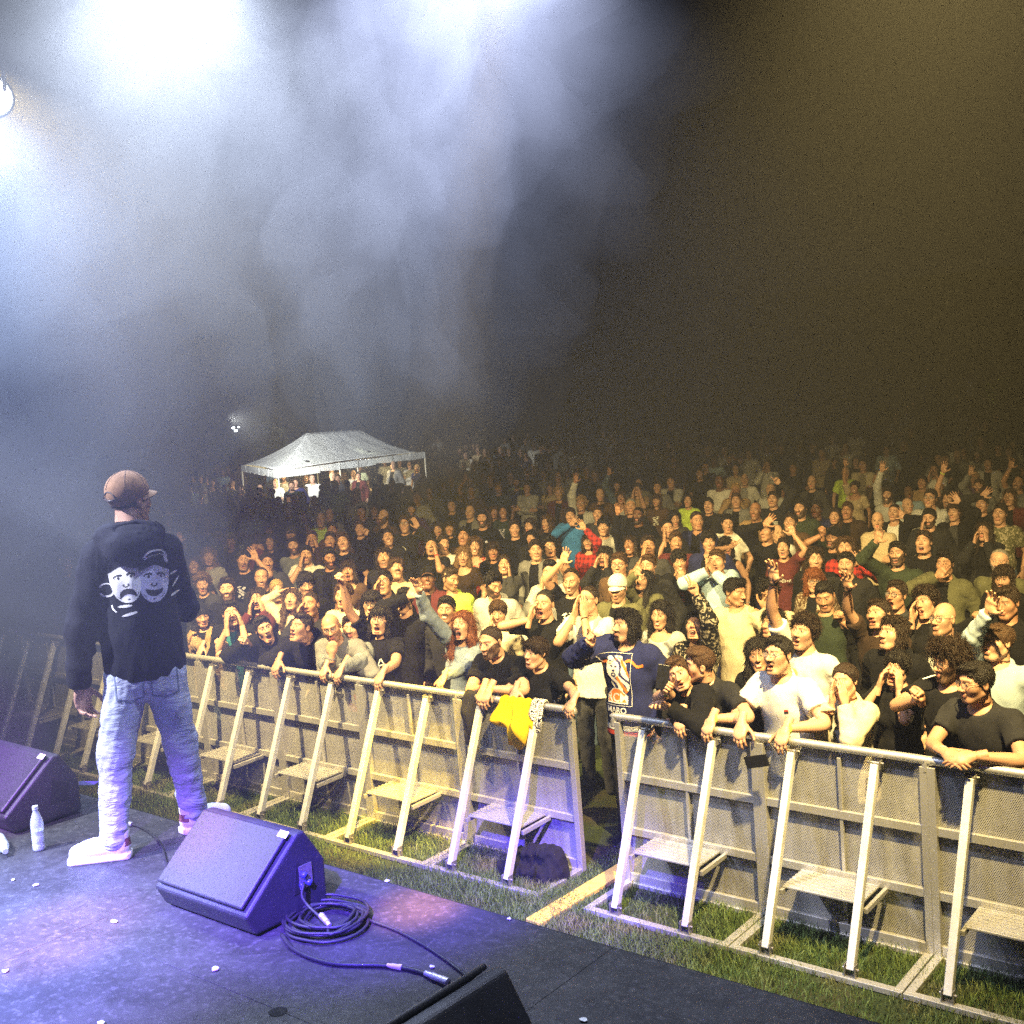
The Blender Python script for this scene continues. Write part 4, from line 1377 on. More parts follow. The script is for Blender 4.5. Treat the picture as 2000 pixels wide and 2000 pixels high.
def bandana_mat():
    m, nt, bs, out = mat('bandana')
    co = objco(nt)
    v = N(nt, 'TexVoronoi'); v.inputs['Scale'].default_value = 17; v.feature = 'F1'; L(nt, co, v.inputs['Vector'])
    a = math_n(nt, 'SINE', math_n(nt, 'MULTIPLY', v.outputs['Distance'], 34.0))
    k = math_n(nt, 'GREATER_THAN', math_n(nt, 'ADD', a, math_n(nt, 'MULTIPLY', noise(nt, 60, 3, .6, co), 1.2)), .75)
    L(nt, mix_c(nt, k, (.75, .73, .68), (.015, .015, .015)), bs.inputs['Base Color']); bs.inputs['Roughness'].default_value = .85
    return m
V, F = drape(-5.06, -4.955, .17, .12, 9, .01, .03, .06, 26, 40)
V[:, 1] -= .006; V[:, 2] += .007
bd = link('bandana', mesh_from('bandana', V, [(F, 0)], True, [bandana_mat()]))
bd.modifiers.new('thick', 'SOLIDIFY').thickness = .006
tag(bd, 'black and white patterned bandana over the rail beside the yellow jacket', 'bandana')
V, F = drape(-5.70, -5.60, .46, .1, 14, .01, .015, .01, 18, 40)
ds = link('black_scarf', mesh_from('black_scarf', V, [(F, 0)], True, [CLOTH['plain']]), None, (.016, .016, .02))
ds.modifiers.new('thick', 'SOLIDIFY').thickness = .008
tag(ds, 'black cloth hanging down from the rail left of the yellow jacket', 'scarf')

# ------------------------------------------------------------------ wedge monitors on the stage
def grille_mat():
    m, nt, bs, out = mat('speaker_grille')
    co = objco(nt)
    v = N(nt, 'TexVoronoi'); v.inputs['Scale'].default_value = 150; L(nt, co, v.inputs['Vector'])
    hole = ramp(nt, v.outputs['Distance'], .25, .45, 1, 0)
    L(nt, mix_c(nt, hole, (.030, .030, .032), (.006, .006, .006)), bs.inputs['Base Color'])
    bs.inputs['Roughness'].default_value = .42
    bump(nt, bs, hole, -.6, .004)
    return m
GRILLE = grille_mat()
CAB = simple('speaker_cabinet', (.022, .022, .024), .55, nscale=12, namp=.4, bumpy=.35, bscale=260)
STICK = simple('paper_sticker', (.75, .74, .72), .6)
def wedge(w, loc, rz, label, plugs=True, sticker=True):
    """loc: middle of the front bottom edge; local -Y = the side the sound comes from"""
    root = empty('wedge_monitor', loc, rz)
    tag(root, label, 'stage monitor', 'wedge monitors on the stage')
    # profile in (y, z): kick, grille slope, top, back
    prof = [(-.00, .012), (-.050, .105), (.245, .355), (.285, .355), (.385, .20), (.385, .012)]
    cb = MB(); cb.prism(prof, (-w / 2, 0, 0), (0, 1, 0), (0, 0, 1), (1, 0, 0), w)
    c = cb.obj('cabinet', CAB, root, bevel=.014, segs=3)
    p0, p1 = np.array([-.042, .128]), np.array([.228, .357])
    d = unit(np.array([0, *(p1 - p0)])); nrm = np.array([0, -d[2], d[1]])
    g = MB(); mid = np.array([0, *(p0 + p1) / 2]) + nrm * .004
    g.box(mid, (w - .05, np.linalg.norm(p1 - p0), .02), np.stack([(1, 0, 0), d, nrm], 1))
    g.obj('grille', GRILLE, root, bevel=.008, segs=3)
    if sticker:
        s = MB(); c0 = np.array([w / 2 - .04, *(p1 - (p1 - p0) * .05)]) + nrm * .0155
        s.box(c0, (.055, .03, .002), np.stack([(1, 0, 0), d, nrm], 1)); s.obj('sticker', STICK, root)
    # right side: black block for the connector cut-out, its shade put into the colour
    h = MB()
    prof2 = [(.20, .10), (.225, .235), (.315, .19), (.315, .10)]
    h.prism(prof2, (w / 2 - .03, 0, 0), (0, 1, 0), (0, 0, 1), (1, 0, 0), .0325)
    h.obj('dark_recess_block', simple('recess_black', (.004, .004, .004), .8), root, bevel=.003)
    if plugs:
        pb_ = simple('plug_blue', (.05, .06, .28), .4)
        for yy, zz in ((.245, .135), (.28, .135), (.255, .175)):
            k = MB(); k.tube([(w / 2 - .01, yy, zz), (w / 2 + .022, yy, zz)], .0125, 12)
            k.obj('connector', pb_, root, smooth=True)
        k2 = MB(); k2.box((w / 2 + .004, .27, .165), (.004, .07, .10)); k2.obj('connector_plate', STEEL, root, bevel=.001)
    return root
wedge(.612, (-3.985, -3.70, DZ), 0, 'black wedge monitor at the feet of the performer, cables plugged into its side')
wedge(.612, (-6.056, -3.585, DZ), 0, 'black wedge monitor cut by the left picture edge', plugs=False)
wedge(.612, (-2.505, -4.20, DZ), rad(-92), 'black wedge monitor cut by the bottom picture edge', plugs=False)

# ------------------------------------------------------------------ cables
RUB = simple('cable_rubber', (.022, .021, .022), .5, nscale=60)
CONN = simple('connector_shell', (.62, .61, .60), .35, .5)
def cable(name, pts, r, label, n=60):
    b = MB(); b.tube(smooth_path(pts, n), r, 8)
    o = b.obj(name, RUB, smooth=True); tag(o, label, 'cable'); return o
pts = []
rgc = random.Random(5)
for k in range(8 * 14 + 1):
    t = k / 14 * 2 * math.pi; lap = k / 14
    R_ = .140 + .036 * math.sin(lap * 2.3) + .005 * rgc.uniform(-1, 1)
    pts.append((-3.535 + R_ * 1.05 * math.cos(t) + .022 * math.sin(lap * 1.7), -3.455 + R_ * .98 * math.sin(t) + .012 * math.cos(lap * 2.9), DZ + .010 + .0042 * lap + .003 * math.sin(3 * t)))
end = pts[-1]
pts += [(-3.40, -3.56, DZ + .03), (-3.47, -3.52, DZ + .045), (-3.62, -3.50, DZ + .10), (-3.655, -3.46, DZ + .15)]
cable('coiled_cable', pts, .0066, 'black speaker cable coiled on the deck beside the wedge monitor', 620)
cable('speaker_cable', [(-3.60, -3.64, DZ + .012), (-3.45, -3.70, DZ + .010), (-3.25, -3.70, DZ + .010), (-3.07, -3.61, DZ + .010), (-2.95, -3.575, DZ + .010), (-2.84, -3.575, DZ + .012), (-2.76, -3.585, DZ + .015)], .0085, 'black cable with light connectors lying towards the bottom wedge monitor')
cable('thin_cable', [(-3.40, -3.36, DZ + .012), (-3.20, -3.37, DZ + .009), (-2.92, -3.44, DZ + .009), (-2.66, -3.54, DZ + .009), (-2.46, -3.66, DZ + .012)], .0065, 'second black cable running straight from the coil to the bottom wedge monitor')
cable('floor_cable', [(-5.42, -3.20, DZ + .008), (-5.22, -3.19, DZ + .008), (-4.95, -3.27, DZ + .008), (-4.62, -3.45, DZ + .008), (-4.40, -3.53, DZ + .008)], .006, 'black cable on the deck behind the white shoe')
def plug(p, q, r, label, mt=CONN):
    b = MB(); p, q = np.array(p, float), np.array(q, float); b.tube([p, p + (q - p) * .3], r * .8, 12); b.tube([p + (q - p) * .3, p + (q - p) * .75], r, 12); b.tube([p + (q - p) * .75, q], r * 1.1, 12)
    o = b.obj('cable_connector', mt, smooth=True, bevel=.001); tag(o, label, 'connector', 'connectors on the stage cables'); return o
plug((-2.88, -3.576, DZ + .016), (-2.76, -3.585, DZ + .018), .0135, 'silver cable connector nearest the bottom wedge monitor')
plug((-3.05, -3.601, DZ + .012), (-2.99, -3.585, DZ + .012), .0105, 'beige collar on the cable left of the silver connector', simple('tape_beige', (.55, .48, .36), .6))
plug((-3.43, -3.535, DZ + .05), (-3.50, -3.515, DZ + .068), .012, 'white cable connector above the cable coil')
plug((-5.40, -3.20, DZ + .011), (-5.30, -3.19, DZ + .011), .011, 'silver cable connector on the deck right of the standing bottle')

# ------------------------------------------------------------------ bottles, paper scraps
PET, nt_, bs_p, _o = mat('bottle_plastic')
bs_p.inputs['Base Color'].default_value = (.86, .9, .97, 1); bs_p.inputs['Roughness'].default_value = .18; bs_p.inputs['Alpha'].default_value = .55
WATER = simple('bottle_water', (.62, .70, .80), .2, nscale=8)
CAPW = simple('bottle_cap', (.8, .8, .8), .4)
def bottle(loc, M, label, half=False):
    root = empty('water_bottle', loc); root.rotation_euler = M
    tag(root, label, 'bottle')
    b = MB(); b.lathe([(0, .002), (.028, .0), (.031, .006), (.031, .03), (.029, .036), (.031, .042), (.031, .075), (.029, .080), (.031, .086), (.0315, .13), (.029, .15), (.020, .180), (.0125, .198), (.0125, .206), (0, .206)], seg=20)
    b.obj('shell', PET, root, smooth=True)
    w = MB(); w.lathe([(0, .004), (.027, .005), (.0285, .03), (.0285, .10 if not half else .085), (0, .10 if not half else .085)], seg=18); w.obj('water', WATER, root, smooth=False)
    c = MB(); c.lathe([(0, .224), (.0135, .224), (.0145, .220), (.0145, .206), (0, .206)], seg=16); c.obj('cap', CAPW, root, smooth=False)
bottle((-5.438, -3.63, DZ + .002), (0, 0, 0), 'clear plastic water bottle standing on the deck at left')
bottle((-5.70, -3.70, DZ + .033), (rad(90), 0, rad(70)), 'plastic bottle lying on its side left of the standing one')
PAPER = simple('paper_white', (.72, .72, .68), .7)
for k, (u, v, sz, lab) in enumerate([(62, 1733, .012, 'tiny'), (70, 1729, .02, 'small'), (223, 1800, .02, 'small'), (420, 1893, .026, 'folded'), (12, 1896, .02, 'torn'), (197, 1999, .02, 'round'), (25, 1719, .012, 'tiny'), (844, 1889, .018, 'small'), (756, 1721, .016, 'pair'), (995, 1795, .014, 'edge'), (1140, 1993, .02, 'corner'), (243, 1661, .016, 'heel')]):
    where = {0: 'near the lying bottle', 1: 'in front of the standing bottle', 2: 'below the white shoe', 3: 'in the middle of the deck, left of the cable coil', 4: 'at the left picture edge', 5: 'at the bottom edge left', 6: 'under the lying bottle',
             7: 'just above the silver connector', 8: 'on the deck edge above the coil', 9: 'on the dark deck edge right of the coil', 10: 'at the bottom edge right of the last monitor', 11: 'at the heel of the white shoe'}[k]
    if k in (0,): continue
    p = at_z(u, v, DZ + .004)
    rr = random.Random(k)
    b = MB(); m_ = 9
    rad_ = [sz * rr.uniform(.6, 1.1) * .8 for _ in range(m_)]
    top = [(rad_[i] * math.cos(2 * math.pi * i / m_), rad_[i] * .8 * math.sin(2 * math.pi * i / m_), .002 + rr.uniform(0, .004)) for i in range(m_)]
    b.add(top + [(x, y, 0) for x, y, z in top], [tuple(range(m_)), tuple(range(m_, 2 * m_))[::-1]] + [(i, i + m_, (i + 1) % m_ + m_, (i + 1) % m_) for i in range(m_)])
    o = b.obj('paper_scrap', PAPER); o.location = p
    tag(o, f'white paper scrap {where}', 'paper scrap', 'paper scraps on the stage deck')
b = MB(); b.lathe([(0, .0015), (.030, .0015), (.033, .0)], seg=20); o = b.obj('deck_hole_disc', simple('hole_black', (.003, .003, .003), .9)); o.location = at_z(543, 1976, DZ + .001)  # black disc on the deck, stands in for the dark inside a hole
tag(o, 'small flat black disc painted as a dark hole in the stage deck', 'hole disc')
b = MB(); b.box((0, 0, .001), (.16, .07, .002)); o = b.obj('tape_strip', simple('gaffer_tape', (.06, .055, .16), .5)); o.location = at_z(165, 1530, DZ + .001); o.rotation_euler = (0, 0, .5)
tag(o, 'dark purple tape strip on the deck behind the standing bottle', 'tape')

# ------------------------------------------------------------------ truss and lamps above the stage front
TRM = simple('truss_metal', (.42, .41, .40), .4, .7)
b = MB()
TX0, TX1, TY, TZ = -11.0, 3.0, -2.70, 6.34
for dy, dz in ((-.14, 0), (.14, 0), (0, .26)): b.tube([(TX0, TY + dy, TZ + dz), (TX1, TY + dy, TZ + dz)], .024, 10)
k = TX0; s = 1
while k < TX1 - .3:
    b.tube([(k, TY - .14, TZ), (k + .3, TY, TZ + .26)], .010, 6); b.tube([(k + .3, TY, TZ + .26), (k + .6, TY + .14, TZ)], .010, 6); b.tube([(k, TY - .14, TZ), (k + .6, TY + .14, TZ)], .010, 6); k += .6
tr = b.obj('lighting_truss', TRM, smooth=True); tag(tr, 'metal lighting truss above the front of the stage', 'truss')
def lens_mat(name, col, st):
    m, nt, bs, out = mat(name)
    bs.inputs['Base Color'].default_value = (.9, .9, .9, 1); bs.inputs['Emission Color'].default_value = (*col, 1); bs.inputs['Emission Strength'].default_value = st
    return m
def stage_lamp(loc, target, label, col, st, drop=True):
    root = empty('stage_lamp', loc); tag(root, label, 'stage lamp', 'stage lamps on the truss')
    q = (Vector(target) - Vector(loc)).to_track_quat('-Z', 'Y')
    R = np.array(q.to_matrix())
    h = MB(); h.lathe([(0, .24), (.07, .23), (.105, .15), (.115, .02), (.122, -.02), (.112, -.02), (.10, .015)], seg=22, M=R)
    h.obj('housing', simple('lamp_housing', (.02, .02, .02), .5), root, smooth=True)
    l = MB(); l.lathe([(0, -.004), (.07, .0), (.098, .012)], seg=22, M=R); l.obj('lens', lens_mat('lamp_lens', col, st), root, smooth=True)
    y = MB(); yk = np.array([0, 0, TZ - loc[2] - .02])
    y.tube(smooth_path([(-.135, 0, 0), (-.135, 0, .16), (-.05, 0, .22), (0, 0, .24), (.05, 0, .22), (.135, 0, .16), (.135, 0, 0)], 20), .012, 8)
    y.tube([(0, 0, .24), (0, 0, max(yk[2], .26))], .014, 8)
    y.obj('yoke', TRM, root, smooth=True)
    return root
LAMP_A, LAMP_B, LAMP_C = (-6.72, -2.76, 5.36), (-4.80, -2.72, 5.94), (-2.86, -2.62, 5.62)
stage_lamp(LAMP_A, (-2.5, -5.5, 3.2), 'bright white stage lamp at the left picture edge', (.9, .95, 1), 45)
stage_lamp(LAMP_B, (-5.3, -3.6, 1.3), 'stage lamp just above the upper left white glow', (.82, .88, 1), 60)
stage_lamp(LAMP_C, (-3.4, -3.0, 2), 'stage lamp just above the upper middle white glow', (.80, .84, 1), 60)

# ------------------------------------------------------------------ tent, far lights, sign, trees
CANV = None
def tent():
    m, nt, bs, out = mat('tent_canvas')
    co = objco(nt); f = noise(nt, 3, 4, .6, co)
    L(nt, mix_c(nt, f, (.80, .82, .84), (.86, .88, .90)), bs.inputs['Base Color']); bs.inputs['Roughness'].default_value = .7
    tl = N(nt, 'BsdfTranslucent'); tl.inputs[0].default_value = (.62, .72, .90, 1); mx = N(nt, 'MixShader'); mx.inputs[0].default_value = .14
    L(nt, bs.outputs[0], mx.inputs[1]); L(nt, tl.outputs[0], mx.inputs[2]); L(nt, mx.outputs[0], out.inputs['Surface'])
    bump(nt, bs, noise(nt, 2, 3, .6, co), .5, .1)
    root = empty('pavilion_tent', (-25.4, 16.6, 0)); tag(root, 'white pavilion tent lit from inside behind the crowd', 'tent')
    o = np.array([-25.4, 16.6, 0])
    Nn, Rr, Ll = at_depth(543, 920, 31) - o, at_depth(829, 882, 36.5) - o, at_depth(472, 908, 34.5) - o
    Bk = Rr + Ll - Nn
    pk1, pk2 = at_depth(598, 846, 33.8) - o, at_depth(708, 838, 36.6) - o
    def grid(a, b_, c, d, n=14, sag=.14):
        """patch a-b (eave) to d-c (ridge), sagging"""
        P = []
        for i in range(n):
            for j in range(n):
                s, t = i / (n - 1), j / (n - 1)
                p = (1 - t) * ((1 - s) * a + s * b_) + t * ((1 - s) * d + s * c)
                p = p - np.array([0, 0, sag * 4 * t * (1 - t) * (.6 + .4 * 4 * s * (1 - s))]) - np.array([0, 0, .10 * 4 * s * (1 - s) * (1 - t)]) * -.6
                P.append(p)
        i, j = np.meshgrid(np.arange(n - 1), np.arange(n - 1), indexing='ij')
        return np.array(P), np.stack([i * n + j, (i + 1) * n + j, (i + 1) * n + j + 1, i * n + j + 1], -1).reshape(-1, 4)
    Vs, Fs, k = [], [], 0
    for q in ((Nn, Rr, pk2, pk1), (Ll, Nn, pk1, pk1), (Rr, Bk, pk2, pk2), (Bk, Ll, pk1, pk2)):
        V, F = grid(*q); Vs.append(V); Fs.append(F + k); k += len(V)
    c = link('canopy', mesh_from('canopy', np.concatenate(Vs), [(np.concatenate(Fs), 0)], True, [m]), root)
    c.modifiers.new('thick', 'SOLIDIFY').thickness = .012
    v = MB()
    for a, b_ in ((Nn, Rr), (Ll, Nn), (Rr, Bk), (Bk, Ll)):
        nseg = 8
        for i in range(nseg):
            p, q = a + (b_ - a) * (i / nseg), a + (b_ - a) * ((i + 1) / nseg)
            dz = .18 + .03 * math.sin(i * 2.1)
            v.add([p, q, q - (0, 0, .2), p - (0, 0, dz)], [(0, 1, 2, 3)])
    vo = v.obj('valance', m, root); vo.modifiers.new('thick', 'SOLIDIFY').thickness = .01
    for p in (Nn, Rr, Ll, Bk, (Nn + Rr) / 2, (Ll + Bk) / 2, Nn * .62 + Rr * .38):
        l = MB(); l.tube([(p[0], p[1], -.0), (p[0], p[1], p[2] - .02)], .022, 8); l.obj('leg', simple('tent_leg', (.6, .6, .58), .4, .3), root, smooth=True)
    bar_ = MB(); a, b_ = Nn * .75 + Ll * .25, Rr * .7 + Bk * .3
    bar_.box((a + b_) / 2 * (1, 1, 0) + (0, 0, .5), (1.0, 4.5, 1.0))
    bo = bar_.obj('counter', simple('counter_wood', (.16, .11, .07), .7), root, bevel=.01)
    for k_, (u, vv, dep, pw) in enumerate(((596, 905, 32.4, 190), (716, 886, 35, 140))):
        p = at_depth(u, vv, dep)
        r2 = empty('flood_lamp', p); tag(r2, ('floodlight hanging inside the left part of the tent', 'floodlight hanging inside the middle of the tent')[k_], 'flood lamp', 'lamps in the tent')
        hb = MB(); hb.box((0, 0, .05), (.24, .10, .06)); hb.obj('housing', simple('flood_housing', (.03, .03, .03), .5), r2, bevel=.01)
        e = MB(); e.box((0, -.03, 0), (.22, .12, .03)); e.obj('lens', lens_mat('flood_lens', (1, .82, .35), 60), r2)
        d = bpy.data.lights.new('flood_light', 'POINT'); d.energy = pw; d.color = (1, .78, .34); d.shadow_soft_size = .1
        lo = bpy.data.objects.new('flood_light', d); COL.objects.link(lo); lo.location = p + np.array([0, -.1, -.12])
tent()
p = at_depth(462, 838, 26)
r2 = empty('mast_lamp', (p[0], p[1], 0)); tag(r2, 'cluster of small white lamps on a mast left of the tent', 'mast lamp')
ms = MB(); ms.tube([(0, 0, 0), (0, 0, p[2] + .1)], .014, 8); ms.obj('mast', CAB, r2, smooth=True)
for dx, dz in ((-.05, .03), (.03, -.035), (.14, .04)):
    e = MB(); s_ = .045 if dx < .1 else .026; e.box((dx, -.05, p[2] + dz), (s_ * 1.5, .04, s_)); e.obj('lens', lens_mat('mast_lens', (.85, .95, 1), 8), r2, bevel=.008)
d = bpy.data.lights.new('mast_light', 'SPOT'); d.energy = 7500; d.color = (.98, 1.0, .92); d.spot_size = rad(46); d.spot_blend = 1.0; d.shadow_soft_size = .1
lo = bpy.data.objects.new('mast_light', d); COL.objects.link(lo); lo.location = (p[0], p[1] - .15, p[2] + .25); lo.rotation_euler = (Vector((-25.3, 16.8, 2.45)) - lo.location).to_track_quat('-Z', 'Y').to_euler()
p = at_depth(572, 978, 25)
r2 = empty('menu_sign', p, rad(28)); tag(r2, 'small orange lit sign board at the dark left of the crowd', 'sign')
e = MB(); e.box((0, 0, 0), (.30, .04, .26)); e.obj('board', simple('sign_board', (.22, .09, .03), .6), r2, bevel=.01)
e = MB(); e.box((0, -.022, .03), (.25, .012, .10)); e.obj('panel', lens_mat('sign_glow', (1, .45, .12), .22), r2)
e = MB(); e.tube([(0, .03, -.13), (0, .03, -p[2])], .025, 8); e.obj('post', STEEL, r2, smooth=True)

LEAF = None
def leaf_mat():
    m, nt, bs, out = mat('leaves')
    g = N(nt, 'NewGeometry')
    L(nt, mix_c(nt, g.outputs['Random Per Island'], (.025, .04, .012), (.07, .09, .03)), bs.inputs['Base Color']); bs.inputs['Roughness'].default_value = .6
    return m
LEAFM, BARK = leaf_mat(), simple('bark', (.08, .06, .045), .9, bumpy=.5)
def tree(x, y, h, r, seed, label):
    rr = np.random.default_rng(seed)
    root = empty('broadleaf_tree', (x, y, max(0, (y - 40) * .05))); tag(root, label, 'tree', 'trees behind the audience')
    t = MB(); t.tube(smooth_path([(0, 0, -.1), (.1, .05, h * .3), (-.05, .1, h * .62), (.1, 0, h * .8)], 12), np.linspace(.28, .07, 12), 9)
    for k in range(7):
        a = rr.uniform(0, 6.28); z = h * rr.uniform(.35, .65)
        t.tube([(0, 0, z), (math.cos(a) * r * .35, math.sin(a) * r * .35, z + h * .12), (math.cos(a) * r * .65, math.sin(a) * r * .65, z + h * .2)], [.09, .06, .03], 6)
    t.obj('trunk', BARK, root, smooth=True)
    cl = rr.normal(size=(46, 3)); cl /= np.linalg.norm(cl, axis=1)[:, None]
    cl = cl * (rr.uniform(.45, 1, 46) ** .5)[:, None] * (r, r, h * .36) + (0, 0, h * .66)
    n = 5200
    c = cl[rr.integers(0, 46, n)] + rr.normal(size=(n, 3)) * r * .17
    a = rr.normal(size=(n, 3)); a /= np.linalg.norm(a, axis=1)[:, None]
    b_ = np.cross(a, rr.normal(size=(n, 3))); b_ /= np.linalg.norm(b_, axis=1)[:, None]
    s = rr.uniform(.09, .19, n)[:, None]
    V = np.stack([c - a * s, c + b_ * s * .6, c + a * s, c - b_ * s * .6], 1).reshape(-1, 3)
    link('crown', mesh_from('crown', V, [(np.arange(n * 4).reshape(-1, 4), 0)], False, [LEAFM]), root)
for k, (u, v, dep, h, r, lab) in enumerate([(492, 905, 47, 3.0, 1.5, 'dim bushy tree left behind the tent')]):
    p = at_depth(u, v, dep); tree(p[0], p[1], h, r, k + 3, lab)

# ------------------------------------------------------------------ haze and stage smoke
def volume(name, lo, hi, build):
    b = MB(); b.box((np.array(lo) + np.array(hi)) / 2, np.array(hi) - np.array(lo))
    m, nt, bs, out = mat(name)
    nt.nodes.remove(bs)
    m.cycles.volume_sampling = 'EQUIANGULAR'
    pv = N(nt, 'VolumePrincipled'); L(nt, pv.outputs[0], out.inputs['Volume'])
    build(nt, pv)
    o = b.obj(name, m); o['kind'] = 'stuff'; return o
def hz(nt, pv):
    pv.inputs['Color'].default_value = (.92, .93, .95, 1); pv.inputs['Density'].default_value = HAZE; pv.inputs['Anisotropy'].default_value = .5
HAZE = .0105
hb = volume('haze', (-100, -24, -1.0), (40, 115, 9.2), hz)
hb['label'] = 'thin smoke haze filling the air over stage and audience'
def puff(c, r, dens, seed, label):
    """one soft lump of stage smoke"""
    rr = np.random.default_rng(seed)
    n, m = 40, 28
    V = [(0, 0, 1)]
    for i in range(1, m):
        for j in range(n):
            t, p = math.pi * i / m, 2 * math.pi * j / n
            V.append((math.sin(t) * math.cos(p), math.sin(t) * math.sin(p), math.cos(t)))
    V.append((0, 0, -1)); V = np.array(V)
    d = np.ones(len(V))
    for k in range(9):
        w = rr.normal(size=3) * rr.uniform(1.2, 5.5)
        d += .15 / (1 + .22 * np.linalg.norm(w)) * np.sin(V @ w * 1.7 + rr.uniform(0, 6) + .8 * np.sin(V @ w[::-1])) * 2.6
    V = V * np.clip(d, .45, 1.7)[:, None] * np.array(r) + np.array(c)
    Q = [[1 + i * n + j, 1 + i * n + (j + 1) % n, 1 + (i + 1) * n + (j + 1) % n, 1 + (i + 1) * n + j] for i in range(m - 2) for j in range(n)]
    T = [[0, 1 + (j + 1) % n, 1 + j] for j in range(n)] + [[len(V) - 1, 1 + (m - 2) * n + j, 1 + (m - 2) * n + (j + 1) % n] for j in range(n)]
    mt, nt, bs, out = mat('smoke'); nt.nodes.remove(bs); mt.cycles.volume_sampling = 'EQUIANGULAR'
    pv = N(nt, 'VolumePrincipled'); L(nt, pv.outputs[0], out.inputs['Volume'])
    pv.inputs['Color'].default_value = (.95, .95, .97, 1); pv.inputs['Anisotropy'].default_value = .3; pv.inputs['Density'].default_value = dens
    me = mesh_from('smoke', V, [(np.array(Q), 0), (np.array(T), 0)], True, [mt]); bmesh_fix(me)
    o = link('smoke', me); tag(o, label, None, None, 'stuff')
for k, (c, r, dn, lab) in enumerate([
    ((-4.76, -2.98, 5.20), (.46, .42, .50), .07, 'white smoke lit by the upper left lamp'),
    ((-4.85, -3.02, 5.05), (.72, .58, .76), .06, 'soft smoke around the upper left white glow'),
    ((-5.0, -3.1, 4.85), (1.1, .8, 1.1), .035, 'outer thin smoke around the upper left white glow'),
    ((-3.02, -2.82, 4.88), (.58, .46, .52), .075, 'white smoke lit by the upper middle lamp'),
    ((-3.08, -2.86, 4.74), (.78, .58, .68), .06, 'soft smoke around the upper middle white glow'),
    ((-3.45, -2.9, 4.4), (.95, .75, .9), .022, 'outer thin smoke around the upper middle white glow'),
    ((-3.30, -3.0, 4.25), (.36, .42, .72), .16, 'smoke curtain hanging below the upper middle glow'),
    ((-3.62, -3.1, 3.85), (.46, .44, .62), .07, 'faint smoke tail below the upper middle glow'),
    ((-4.1, -3.15, 4.6), (1.15, .85, 1.05), .05, 'thin smoke drifting between the two white glows'),
    ((-4.1, -3.0, 5.3), (2.0, .8, .75), .02, 'thin smoke veil along the truss between the lamps'),
    ((-6.35, -3.6, 3.9), (1.35, .95, 1.6), .06, 'bluish smoke drifting at the left picture edge'),
    ((-5.9, -3.9, 2.6), (1.3, 1.0, 1.25), .04, 'bluish smoke veil around the shoulder of the performer')]):
    puff(c, r, dn, k + 40, lab)
